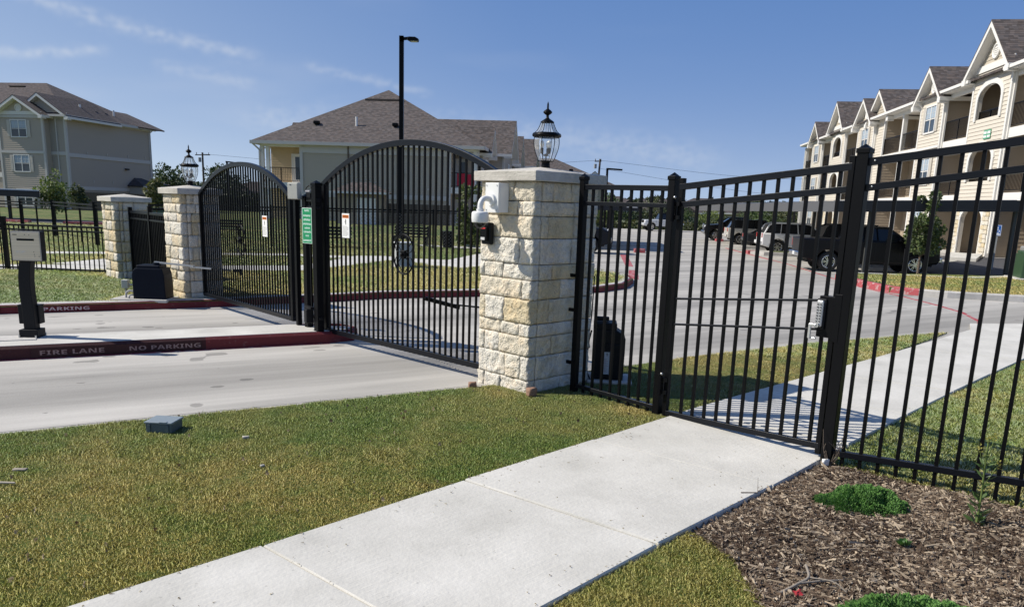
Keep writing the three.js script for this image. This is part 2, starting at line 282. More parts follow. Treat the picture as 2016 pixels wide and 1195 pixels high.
struct('lawn', slab(rightIsland, 0.1, 0.2), M.turf, true);
struct('mulch_bed', slab(mulchBed, -0.035, 0.1), M.mulch, true);
// concrete road panels with open joints
{
  const road = new THREE.Group(); road.name = 'road'; road.userData.kind = 'structure'; scene.add(road);
  const area = [[-13, -1], [2, -1], [13, 6], [13, 28], [-2, 28], [-13, 18]], c = Math.cos(LANE), s = Math.sin(LANE);
  for (let i = -5; i < 9; i++) for (let j = -2; j < 9; j++) {
    const u0 = i * 4.6 - 1.3, v0 = j * 3.9 + 6.05 - 3.9, gap = 0.006, cell = [[u0 + gap, v0 + gap], [u0 + 4.6 - gap, v0 + gap], [u0 + 4.6 - gap, v0 + 3.9 - gap], [u0 + gap, v0 + 3.9 - gap]].map(([u, v]) => [u * c - v * s, u * s + v * c]);
    const planes = area.map(([x, y], k) => { const [x2, y2] = area[(k + 1) % area.length], nx = y2 - y, ny = x - x2; return [nx, ny, nx * x + ny * y]; });
    const p = clipTo(cell, planes); if (p.length < 3) continue;
    if (p.every(([x, D]) => [nearLawn, backLawn, rightLawn, frontLawn].some((l) => inside(l, x, D)))) continue;
    part('slab', slab(p, -0.03 + rr(-0.0015, 0.0015), 0.06, LANE), M.road, road, true);
  }
}
// sidewalk slabs, from where we stand to the apron beyond the gate
{
  const walk = new THREE.Group(); walk.name = 'sidewalk'; walk.userData.kind = 'structure'; scene.add(walk);
  const L = [[-4.6, -0.8], [-3.7, 0.45], [-2.9, 1.42], [-2.0, 2.4], [-1.14, 3.3], [-0.26, 4.25], [0.59, 5.13], [1.42, 6.0], [2.32, 6.88], [3.2, 7.73], [4.1, 8.58], [5.0, 9.47], [5.9, 10.37], [6.8, 11.25]];
  const Rr = [[-3.6, -1.5], [-2.75, -0.4], [-1.95, 0.55], [-1.05, 1.5], [-0.17, 2.48], [0.74, 3.46], [1.59, 4.33], [2.42, 5.22], [3.3, 6.13], [4.2, 7.05], [5.1, 7.95], [6.0, 8.84], [6.9, 9.72], [7.8, 10.6]];
  for (let k = 0; k + 1 < L.length; k++) {
    const cut = (a, b, t) => [mix(a[0], b[0], t), mix(a[1], b[1], t)], q = 0.005;
    const a = [cut(L[k], L[k + 1], q), cut(Rr[k], Rr[k + 1], q), cut(Rr[k], Rr[k + 1], 1 - q), cut(L[k], L[k + 1], 1 - q)];
    // eased edges: a chamfered top course
    const cx = a.reduce((t, p) => t + p[0], 0) / 4, cy = a.reduce((t, p) => t + p[1], 0) / 4, ins = a.map(([x, y]) => [mix(x, cx, 0.008), mix(y, cy, 0.008)]);
    const yy = 0.012 + rr(-0.003, 0.003), body = slab(a, yy - 0.008, 0.12, 0.8), top = slab(ins, yy, 0.008, 0.8), rim = [];
    for (let i = 0; i < 4; i++) { const j = (i + 1) % 4; rim.push(sheet([[a[i][0], yy - 0.008, -a[i][1]], [a[j][0], yy - 0.008, -a[j][1]], [ins[j][0], yy, -ins[j][1]], [ins[i][0], yy, -ins[i][1]]], 0.004)); }
    part('slab', [body, top, ...rim], M.sidewalk, walk, true);
  }
  part('slab', slab([[6.85, 11.3], [7.85, 10.65], [9.3, 10.1], [12.5, 9.4], [12.5, 11.6], [8.6, 12.3], [7.3, 12.1]], -0.006, 0.1, 0.3), M.sidewalk, walk, true);
  part('bedding', slab([...L.map(([x, D]) => [x + 0.02, D - 0.02]), ...Rr.slice().reverse().map(([x, D]) => [x - 0.02, D + 0.02])], -0.005, 0.1), mat([0.62, 0.6, 0.56], 1), walk, true);
}
// paths over the lawn by the dog park
struct('path', slab([[-1.15, 24.15], [-1.86, 20.95], [-2.88, 21.1], [-3.68, 21.7], [-4.47, 21.42], [-4.74, 19.09], [-4.98, 17.66], [-6.53, 16.98], [-14, 14.4], [-14, 13.2], [-6.13, 15.9], [-4.62, 16.38], [-3.9, 18.12], [-3.39, 19.91], [-2.87, 20.15], [-2.05, 18.93], [-1.27, 18.47], [-0.5, 19.6], [0.3, 24]], 0.082, 0.05), M.sidewalk, true);
struct('path', slab([[-12, 19.2], [-7.95, 20.68], [-6.41, 21.29], [-4.55, 21.15], [-4.35, 20.22], [-6.19, 20.52], [-7.67, 19.96], [-12, 18.4]], 0.086, 0.05), M.sidewalk, true);
struct('path', slab([[-3.6, 28.2], [-1.38, 27.7], [0.3, 27.2], [0.3, 26.2], [-1.33, 26.64], [-3.5, 27.1]], 0.082, 0.05), M.sidewalk, true);
struct('path', slab([[-9.8, 16.1], [-9.45, 17.95], [-7.6, 18.6], [-7.6, 15.6], [-8.38, 15.9]], 0.088, 0.05), M.sidewalk, true);
struct('path', slab([[9.45, 20.85], [11.9, 20.2], [14.2, 21.3], [14.2, 21.75], [11.9, 20.6], [9.3, 21.0]], 0.112, 0.05), M.sidewalk, true);
struct('parking_lot', slab([[12.2, 21.4], [14.2, 21.95], [22, 28], [22.4, 34.5], [18.2, 34.8], [17.8, 31], [13.2, 25.6]], 0.0, 0.08), M.asphalt, true);
struct('parking_lot', slab([[-46, 36.5], [-22, 35.2], [-16, 36.2], [-16, 40], [-46, 44]], 0.076, 0.05), M.asphalt, true);
struct('entry_walk', slab([[17.6, 31.2], [18.3, 30.6], [21.3, 35.2], [20.4, 36.2]], 0.12, 0.2), M.sidewalk, true);

// kerbs: a ribbon with an eased front edge, outline runs with the road on its left
function kerbGeo(line, w, y1, y0 = -0.07) {
  const out = [], n = line.length, nrm = line.map((p, i) => { const a = line[Math.max(0, i - 1)], b = line[Math.min(n - 1, i + 1)], l = Math.hypot(b[0] - a[0], b[1] - a[1]); return [-(b[1] - a[1]) / l, (b[0] - a[0]) / l]; });
  const prof = [[-0.016, y0], [-0.006, y1 - 0.025], [0.02, y1], [w, y1], [w, y0]];      // inward offset, height
  for (let i = 0; i + 1 < n; i++) for (let k = 0; k + 1 < prof.length; k++) {
    const q = (j, m) => [line[j][0] + nrm[j][0] * prof[m][0], prof[m][1], -(line[j][1] + nrm[j][1] * prof[m][0])];
    out.push([q(i, k), q(i + 1, k), q(i + 1, k + 1), q(i, k + 1)]);
  }
  const pos = []; for (const [a, b, c, d] of out) pos.push(...a, ...b, ...c, ...a, ...c, ...d);
  const g = new THREE.BufferGeometry(); g.setAttribute('position', new THREE.Float32BufferAttribute(pos, 3)); g.computeVertexNormals(); return g;
}
const stencil = (text, w, h, px, bg = '#7d1a1c', fg = '#e6d9d4', seed = 5) => canvasTex(w, h, (c) => {
  c.fillStyle = bg; c.fillRect(0, 0, w, h); const r = rng(seed);
  c.fillStyle = fg; c.textBaseline = 'middle'; for (const [t, x, s = 1] of text) { c.save(); c.translate(x, h * 0.52); c.scale(s, 1); c.font = 'bold ' + px + 'px sans-serif'; c.fillText(t, 0, 0); c.restore(); }
  for (let i = 0; i < w * h / 90; i++) { c.fillStyle = r() < 0.7 ? bg : '#9c4a44'; c.globalAlpha = 0.35 + 0.5 * r(); c.fillRect(r() * w, r() * h, 1 + r() * 4, 1 + r() * 2); } c.globalAlpha = 1;
});
function decal(name, parent, [x0, D0], [x1, D1], y0, y1, tex, out = 0.004, rough = 0.75) {      // a painted panel on an upright face
  const dx = x1 - x0, dD = D1 - D0, l = Math.hypot(dx, dD), nx = dD / l * out, nD = -dx / l * out;
  const g = new THREE.BufferGeometry(); const p = [[x0 + nx, y0, -(D0 + nD)], [x1 + nx, y0, -(D1 + nD)], [x1 + nx, y1, -(D1 + nD)], [x0 + nx, y1, -(D0 + nD)]];
  g.setAttribute('position', new THREE.Float32BufferAttribute([p[0], p[1], p[2], p[0], p[2], p[3]].flat(), 3)); g.setAttribute('uv', new THREE.Float32BufferAttribute([0, 0, 1, 0, 1, 1, 0, 0, 1, 1, 0, 1], 2)); g.computeVertexNormals(); g.userData.uv = true;
  return part(name, g, new THREE.MeshStandardMaterial({ map: tex, roughness: rough }), parent, true);
}
// the island between the lanes
{
  const isl = [[-12.24, 3.26], [-4.96, 7.19], [-3.31, 8.06], [-2.14, 8.67], [-1.90, 8.89], [-1.90, 9.13], [-2.14, 9.33], [-2.65, 9.18], [-4.04, 8.44], [-5.30, 7.77], [-12.24, 4.03]];
  const top = [[-12.22, 3.29], [-4.98, 7.22], [-3.34, 8.09], [-2.19, 8.71], [-1.97, 8.91], [-1.97, 9.11], [-2.63, 9.08], [-4.04, 8.33], [-5.26, 7.67], [-12.22, 3.93]];
  const m = struct('traffic_island', slab(top, 0.103, 0.15, LANE), M.sidewalk, true);
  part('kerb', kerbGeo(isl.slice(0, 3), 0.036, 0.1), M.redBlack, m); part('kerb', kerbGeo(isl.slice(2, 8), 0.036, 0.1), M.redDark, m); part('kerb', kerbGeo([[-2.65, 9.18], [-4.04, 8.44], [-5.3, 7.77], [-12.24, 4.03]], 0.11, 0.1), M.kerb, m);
  part('paint_line', slab([[-12.24, 3.215], [-4.935, 7.145], [-3.295, 8.01], [-2.1, 8.62], [-2.14, 8.67], [-3.315, 8.06], [-4.957, 7.19], [-12.24, 3.264]], -0.026, 0.02), M.redBright, m, true);
  const at2 = (t) => [mix(-4.957, -3.315, t), mix(7.191, 8.058, t)];
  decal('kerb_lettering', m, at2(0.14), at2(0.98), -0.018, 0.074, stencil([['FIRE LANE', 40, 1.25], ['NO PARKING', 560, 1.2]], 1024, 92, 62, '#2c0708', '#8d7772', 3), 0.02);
  // raised pull-box lid and the concrete pad under the card reader
  part('pad', slab([[-5.56, 7.24], [-4.85, 7.6], [-5.0, 7.87], [-5.71, 7.51]], 0.11, 0.02), M.kerb, m, true);
}
{
  const line = [[-14, 5.9], [-9, 8.72], [-6.8, 9.97], [-5.0, 10.95], [-4.25, 11.4]];
  const k = struct('kerb', kerbGeo(line, 0.05, 0.08), M.red);
  part('kerb_edge', slab([[-14, 5.94], [-9, 8.765], [-6.82, 10.01], [-5.02, 10.99], [-4.27, 11.44], [-4.4, 11.64], [-5.13, 11.2], [-6.93, 10.21], [-9, 8.99], [-14, 6.16]], 0.084, 0.02), M.kerb, k, true);
  const a = [-9, 8.72], b = [-6.8, 9.97], at2 = (t) => [mix(a[0], b[0], t), mix(a[1], b[1], t)], at3 = (t) => [mix(-6.8, -5.0, t), mix(9.97, 10.95, t)];
  decal('kerb_lettering', k, at2(0.62), at2(1.0), -0.014, 0.058, stencil([['FIRE LANE', 30, 1.15]], 640, 64, 56, '#5e1216', '#cdbbb8', 9), 0.019);
  decal('kerb_lettering', k, at3(0.08), at3(0.66), -0.014, 0.058, stencil([['NO PARKING', 40, 1.25]], 640, 64, 56, '#5e1216', '#cdbbb8', 11), 0.019);
}
{
  const line = backLawn.slice(4, 17);
  const k = struct('kerb', kerbGeo(line, 0.06, 0.08), M.red);
  part('kerb_edge', kerbGeo(line.map(([x, D], i) => { const a = line[Math.max(0, i - 1)], b = line[Math.min(line.length - 1, i + 1)], l = Math.hypot(b[0] - a[0], b[1] - a[1]); return [x - (b[1] - a[1]) / l * 0.06, D + (b[0] - a[0]) / l * 0.06]; }), 0.16, 0.086), M.kerb, k);
  struct('fire_lane_stripe', slab([[2.72, 18.3], [2.95, 18.2], [3.35, 20.9], [3.1, 20.9]], -0.026, 0.02), M.redBright, true);
  struct('fire_lane_stripe', slab([[3.2, 22.2], [3.42, 22.2], [4.05, 28], [3.8, 28]], -0.026, 0.02), M.redBright, true);
}
{
  const line = [[9.6, 30.6], [9.15, 25.3], [8.5, 20.3], [8.27, 18.4], [8.33, 17.05], [8.75, 16.5]].reverse();
  const k = struct('kerb', kerbGeo([[8.5, 20.3], [8.27, 18.4], [8.33, 17.05], [8.75, 16.5]].reverse().map(([x, D]) => [x, D]).reverse(), 0.14, 0.112), M.redBright);
  const e = struct('kerb', kerbGeo([[8.75, 16.5], [9.2, 16.2], [10.57, 15.82], [16, 14.96], [26, 13.96]], 0.15, 0.112), M.kerb);
  const P0 = [8.5, 20.3], P1 = [8.27, 18.4], t = (q) => [mix(P0[0], P1[0], q), mix(P0[1], P1[1], q)];
  decal('kerb_lettering', k, t(0.02), t(0.98), -0.01, 0.09, stencil([['FIRE LANE', 20, 1.0], ['NO PARKING', 330, 1.0]], 640, 40, 38, '#c22a30', '#f3e0dc', 13), 0.02);
  const stripe = [[9.85, 36], [9.13, 25.35], [8.5, 20.3], [8.24, 18.4], [8.26, 17.0], [8.31, 16.05], [8.25, 14.77], [8.14, 13.72], [7.74, 12.51], [7.38, 12.0]];
  struct('fire_lane_stripe', slab([...stripe.map(([x, D]) => [x - 0.085, D - 0.03]), ...stripe.slice().reverse()], -0.026, 0.02), M.redBright, true);
  for (const [poly, m] of [[[[9.5, 31.2], [9.9, 30.7], [16, 29.7], [16, 31], [10.2, 32]], M.kerb], [[[10, 36.4], [10.6, 36], [17, 35], [17, 35.3], [10.5, 36.6]], M.kerb]]) struct('kerb', slab(poly, 0.1, 0.15), m, true);
  struct('lawn', slab([[10.2, 31.0], [16, 30.1], [16, 30.7], [10.4, 31.6]], 0.115, 0.05), M.turf, true);
  for (const [x, D] of [[9.5, 31.5], [4.6, 29.8], [11.4, 44]]) struct('kerb_end', slab([[x, D], [x + 0.4, D - 0.06], [x + 0.42, D + 0.4], [x + 0.03, D + 0.45]], 0.1, 0.15), M.redBright, true);
  for (let i = 0; i < 6; i++) { const D = 25.4 + i * 2.55, x = 9.4 + i * 0.37; struct('bay_line', slab([[x, D], [x + 4.4, D - 0.66], [x + 4.4, D - 0.57], [x, D + 0.09]], -0.026, 0.02), M.whiteMetal, true); }
}
struct('kerb', slab([[-26, 36.1], [-24.2, 36.0], [-24.2, 35.75], [-26, 35.85]], 0.2, 0.1), M.kerb, true);
struct('kerb', slab([[-24.15, 36.0], [-22.4, 35.6], [-22.4, 35.35], [-24.15, 35.75]], 0.2, 0.1), M.redBright, true);
struct('kerb', slab([[-20.8, 35.6], [-16.5, 36.1], [-16.5, 35.85], [-20.8, 35.35]], 0.2, 0.1), M.redBright, true);

// ---------------------------------------------------------------- grass, mulch chips
function tuft(n, h, w, spread, seed) {
  const r = rng(seed), pos = [], nor = [];
  for (let i = 0; i < n; i++) {
    const a = r() * 6.283, b = r() * 6.283, l = h * (0.55 + 0.6 * r()), lean = l * (0.5 + 1.15 * r()), bx = (r() - 0.5) * spread, bz = (r() - 0.5) * spread, cx = Math.cos(a), cz = Math.sin(a), wx = -Math.sin(b) * w / 2, wz = Math.cos(b) * w / 2;
    const m = [bx + cx * lean * 0.4, l * 0.62, bz + cz * lean * 0.4], t = [bx + cx * lean, l, bz + cz * lean];
    pos.push(bx - wx, -0.005, bz - wz, bx + wx, -0.005, bz + wz, m[0] + wx * 0.8, m[1], m[2] + wz * 0.8, bx - wx, -0.005, bz - wz, m[0] + wx * 0.8, m[1], m[2] + wz * 0.8, m[0] - wx * 0.8, m[1], m[2] - wz * 0.8, m[0] - wx * 0.8, m[1], m[2] - wz * 0.8, m[0] + wx * 0.8, m[1], m[2] + wz * 0.8, ...t);
    for (let k = 0; k < 9; k++) nor.push(cx * 0.25, 1, cz * 0.25);
  }
  const g = new THREE.BufferGeometry(); g.setAttribute('position', new THREE.Float32BufferAttribute(pos, 3)); g.setAttribute('normal', new THREE.Float32BufferAttribute(nor, 3)); g.normalizeNormals(); return g;
}
function sow(name, poly, step, geo, y, scale, keep, tint, mat_ = M.blade) {
  const spots = [], xs = poly.map((p) => p[0]), ds = poly.map((p) => p[1]), r = rng(name.length * 31 + poly.length);
  for (let x = Math.min(...xs); x < Math.max(...xs); x += step) for (let D = Math.min(...ds); D < Math.max(...ds); D += step) {
    const px = x + (r() - 0.5) * step * 1.6, pD = D + (r() - 0.5) * step * 1.6;
    if (inside(poly, px, pD) && keep(px, pD, r)) spots.push([px, pD]);
  }
  const m = new THREE.InstancedMesh(geo, mat_, spots.length), o = new THREE.Object3D(), c = new THREE.Color();
  spots.forEach(([x, D], i) => { o.position.set(x, y, -D); o.rotation.set(0, r() * 6.283, 0); const s = scale * (0.55 + 0.5 * r()) * (0.55 + 0.95 * fbm(x * 7, D * 7, 221, 3, 0)) + scale * ( (r() < 0.05 ? 0.7 : 0.08)); o.scale.set(s, s * (0.75 + 0.5 * r()), s); o.updateMatrix(); m.setMatrixAt(i, o.matrix); m.setColorAt(i, c.setRGB(...tint(x, D, r))); });
  m.name = numbered(name); m.castShadow = m.receiveShadow = true; m.userData.kind = 'stuff'; scene.add(m); return m;
}
const seen = (x, D, far = 99) => D > 2.2 && D < far && Math.abs(x) < D * 0.72 + 0.6;
function lawnTint(x, D, r) {
  const a = fbm(x * 0.9 + 7, D * 0.9, 201, 4, 0), b = fbm(x * 5, D * 5, 205, 3, 0);
  let dry = smooth(0.3, 0.66, a * 0.62 + b * 0.38) * 0.8 + 0.12;
  dry = clamp(dry + (r() - 0.5) * 0.55);
  dry *= 1 - 0.45 * smooth(4.3, 5.2, D) * smooth(7.5, 6.4, D);
  if (D < 3.8 && x < 0.2) dry = dry * 0.9;
  const bare = Math.exp(-Math.pow(Math.hypot(x - 0.95, (D - 6.05)) / 0.22, 2)) + Math.exp(-Math.pow(Math.hypot(x + 0.1, D - 6.45) / 0.2, 2)) * 0.8; dry = clamp(dry + bare * 0.7);
  const k = 0.86 + 0.3 * r();
  return [mix(0.25, 0.74, dry) * k, mix(0.39, 0.61, dry) * k, mix(0.042, 0.185, dry) * k];
}
const shortTuft = tuft(14, 0.0125, 0.0023, 0.03, 5), midTuft = tuft(12, 0.024, 0.0055, 0.07, 6), farTuft = tuft(12, 0.05, 0.011, 0.15, 7);
{
  const g1 = sow('grass', nearLawn.map(([x, D], i) => i > 8 && i < 17 ? [x + 0.016, D - 0.016] : [x - 0.01, D + 0.016]), 0.0145, shortTuft, -0.012, 1, (x, D) => seen(x, D) && D < 8.6, lawnTint); tag(g1, 'short green and straw lawn grass between driveway and sidewalk', 'grass');
  const g2 = sow('grass', frontLawn, 0.0135, shortTuft, -0.012, 1.15, (x, D) => seen(x, D) && x > -0.3 && D > 2.4, (x, D, r) => { const c = lawnTint(x, D, r); const k = 0.5 * r() + 0.25; return [mix(c[0], 0.86, k), mix(c[1], 0.72, k), mix(c[2], 0.26, k)]; }); tag(g2, 'dry yellowish grass corner between sidewalk and mulch bed', 'grass');
  const g3 = sow('grass', rightLawn, 0.028, midTuft, -0.014, 0.8, (x, D) => seen(x, D, 11), lawnTint); tag(g3, 'green grass behind the black iron fence, right of the sidewalk', 'grass');
  const g4 = sow('grass', nearLawn, 0.03, midTuft, -0.012, 0.9, (x, D) => seen(x, D) && D >= 8.6, lawnTint); tag(g4, 'narrow grass wedge between road and sidewalk beyond the gate', 'grass');
  const farTint = (x, D, r) => { const c = lawnTint(x * 0.6, D * 0.6, r), green = smooth(15, 22, D) * 0.5 + (x < -6 && D < 14 ? 0.5 : 0); return [mix(c[0], 0.12, green), mix(c[1], 0.21, green), mix(c[2], 0.03, green)]; };
  const paths = [[[-1.15, 24.15], [-1.86, 20.95], [-2.88, 21.1], [-3.68, 21.7], [-4.47, 21.42], [-4.74, 19.09], [-4.98, 17.66], [-6.53, 16.98], [-14, 14.4], [-14, 13.2], [-6.13, 15.9], [-4.62, 16.38], [-3.9, 18.12], [-3.39, 19.91], [-2.87, 20.15], [-2.05, 18.93], [-1.27, 18.47], [-0.5, 19.6], [0.3, 24]], [[-12, 19.2], [-7.95, 20.68], [-6.41, 21.29], [-4.55, 21.15], [-4.35, 20.22], [-6.19, 20.52], [-7.67, 19.96], [-12, 18.4]], [[-3.6, 28.2], [0.3, 27.2], [0.3, 26.2], [-3.5, 27.1]], [[-9.8, 16.1], [-9.45, 17.95], [-7.6, 18.6], [-7.6, 15.6], [-8.38, 15.9]]];
  const inner = backLawn.map(([x, D]) => [x - 0.12 * (x > -4), D + 0.2 * (D < 16)]);
  const g5 = sow('grass', inner, 0.042, midTuft, 0.07, 1, (x, D) => seen(x, D, 16.5) && !paths.some((p) => inside(p, x, D)), farTint); tag(g5, 'lawn strip between the far red kerb and the first pale path', 'grass');
  const g7 = sow('grass', inner, 0.075, farTuft, 0.07, 0.8, (x, D) => D >= 16.5 && seen(x, D, 36) && !paths.some((p) => inside(p, x, D)), farTint); tag(g7, 'wide lawn of the dog run beyond the driveway gates', 'grass');
  const g6 = sow('grass', rightIsland, 0.08, farTuft, 0.1, 0.6, (x, D) => seen(x, D, 26) && x > 8.6 && !inside([[9.3, 20.75], [14.3, 21.2], [14.3, 21.9], [9.2, 21.1]], x, D) && D - x * 0.5 < 15.6, (x, D, r) => { const c = lawnTint(x, D, r); return [c[0] * 1.15 + 0.05, c[1] * 1.05 + 0.03, c[2]]; }); tag(g6, 'dry grass island behind the right fence by the green cabinet', 'grass');
  const chip = rbox(0.055, 0.004, 0.0085, 0.002); chip.rotateZ(0.02);
  const chipMat = mat([1, 1, 1], 0.95);
  const r9 = rng(99), geo = merged([box(0.06, 0.004, 0.0055), box(0.03, 0.004, 0.004, 0.018, 0.003, 0.008, 0.5), box(0.018, 0.004, 0.009, -0.02, 0.002, 0.014, 1.2)]);
  const spots = []; for (let i = 0; i < 120000 && spots.length < 30000; i++) { const x = 0.85 + r9() * 3.6, D = 2.2 + r9() * 2.75; if (inside(mulchBed, x, D) && seen(x, D)) spots.push([x, D]); }
  const m = new THREE.InstancedMesh(geo, chipMat, spots.length), o = new THREE.Object3D(), c = new THREE.Color();
  spots.forEach(([x, D], i) => {
    const f = fbm(x * 3, D * 3, 211, 3, 0); o.position.set(x, -0.034 + r9() * 0.014 + f * 0.018, -D); o.rotation.set((r9() - 0.5) * 1.0, r9() * 6.283, (r9() - 0.5) * 0.5); const big = r9() < 0.07 ? 1.9 : 1; o.scale.set((0.25 + Math.pow(r9(), 1.7) * 1.15) * big, 0.6 + r9(), 0.25 + r9() * 0.55); o.updateMatrix(); m.setMatrixAt(i, o.matrix);
    const t = r9(), tan = Math.max(Math.pow(t, 4), big > 1 ? r9() * 0.9 : 0), g = smooth(0.45, 0.6, f), k = 0.75 + 0.5 * r9();
    m.setColorAt(i, c.setRGB(mix(mix(0.058, 0.115, g), 0.56, tan) * k, mix(mix(0.034, 0.077, g), 0.455, tan) * k, mix(mix(0.02, 0.05, g), 0.33, tan) * k));
  });
  m.name = 'mulch_chips'; m.castShadow = m.receiveShadow = true; m.userData.kind = 'stuff'; scene.add(m); tag(m, 'shredded brown and grey wood mulch in the corner bed', 'mulch');
}

{      // dry clippings and bits of leaf blown onto the walk and the driveway edge
  const r = rng(131), g = box(0.016, 0.0012, 0.0022), g2 = merged([g, box(0.009, 0.0014, 0.005, 0.008, 0, 0.006, 0.8)]), n = 360, m = new THREE.InstancedMesh(g2, mat([1, 1, 1], 0.95), n), o = new THREE.Object3D(), c = new THREE.Color();
  const E = [[[-2.0, 2.4], [-1.14, 3.3], [-0.26, 4.25], [0.59, 5.13], [1.42, 6.0]], [[-0.17, 2.48], [0.74, 3.46], [1.59, 4.33], [2.42, 5.22]]];
  for (let i = 0; i < n; i++) { const w = i % 3 ? 0 : 1, L = E[w], k = Math.floor(r() * (L.length - 1)), t = r(), off = Math.pow(r(), i % 11 ? 7 : 1.5) * 0.6 + 0.003, s = w ? -1 : 1; o.position.set(mix(L[k][0], L[k + 1][0], t) + s * off * 0.7, 0.0155, -(mix(L[k][1], L[k + 1][1], t) - s * off * 0.7)); o.rotation.set(0, r() * 6.283, (r() - 0.5) * 0.3); const q = 0.2 + r() * 0.6; o.scale.set(q, 1, q); o.updateMatrix(); m.setMatrixAt(i, o.matrix); const b = r(); m.setColorAt(i, c.setRGB(mix(0.09, 0.4, b), mix(0.06, 0.32, b), mix(0.035, 0.16, b))); }
  m.name = 'grass_clippings'; m.castShadow = m.receiveShadow = true; m.userData.kind = 'stuff'; scene.add(m); tag(m, 'dry grass clippings scattered along the sidewalk edges', 'clippings');
  const n2 = 150, m2 = new THREE.InstancedMesh(leafy(3, (q, i) => [[0, 0.004 * i, 0], [q() - 0.5, 0.12, q() - 0.5], 0.028], 0.3, 7), M.leaf([1, 1, 1]), n2);
  for (let i = 0; i < n2; i++) { let x, D; do { D = 2.5 + r() * 6; x = -3.6 + r() * 4.6; } while (!inside(nearLawn, x, D)); o.position.set(x, 0.002, -D); o.rotation.set(0, r() * 6.283, 0); const q = 0.3 + r() * 0.7; o.scale.set(q, q, q); o.updateMatrix(); m2.setMatrixAt(i, o.matrix); const b = r(); m2.setColorAt(i, c.setRGB(mix(0.13, 0.5, b), mix(0.08, 0.4, b), mix(0.04, 0.25, b))); }
  m2.name = 'leaf_litter'; m2.castShadow = m2.receiveShadow = true; m2.userData.kind = 'stuff'; scene.add(m2); tag(m2, 'small dead leaves scattered over the front lawn', 'leaves');
}
// ---------------------------------------------------------------- stone pillars
function stoneGeo(w, h, t, ends, seed, res) {      // rough face toward +z, centred in x and y, back at z = 0
  const nx = Math.max(3, Math.round(w / res)), ny = Math.max(3, Math.round(h / res));
  let g = new THREE.BoxGeometry(w, h, t, nx, ny, Math.max(2, Math.round(t / res))); g = mergeVertices((g.deleteAttribute('uv'), g.deleteAttribute('normal'), g));
  const p = g.attributes.position, o = seed * 7.31;
  for (let i = 0; i < p.count; i++) {
    let x = p.getX(i), y = p.getY(i), z = p.getZ(i); const front = z > t / 2 - 1e-5;
    const ex = w / 2 - Math.abs(x), ey = h / 2 - Math.abs(y), edge = Math.min(ex, ey);
    const n = fbm(x * 16 + o, y * 16 - o, seed, 4, 0) - 0.5, n3 = fbm(x * 48 - o, y * 48, seed + 70, 2, 0) - 0.5, n2 = Math.abs(fbm(x * 9 - o, y * 9, seed + 50, 3, 0) - 0.5);
    if (front) { z += n * 0.024 + n3 * 0.012 + n2 * 0.026 - 0.007 * (1 - smooth(0, 0.014, edge)); }
    const wob = (fbm(x * 22 + o, y * 22 + z * 22, seed + 9, 2, 0) - 0.5) * 0.009;
    if (ex < 1e-5) { x += Math.sign(x) * wob; if (ends === Math.sign(x)) x += Math.sign(x) * (fbm(z * 18, y * 18 + o, seed + 20, 3, 0) - 0.5) * 0.02; }
    if (ey < 1e-5) y += Math.sign(y) * wob * 0.7;
    p.setXYZ(i, x, y, z + t / 2);
  }
  g.computeVertexNormals(); return g;
}
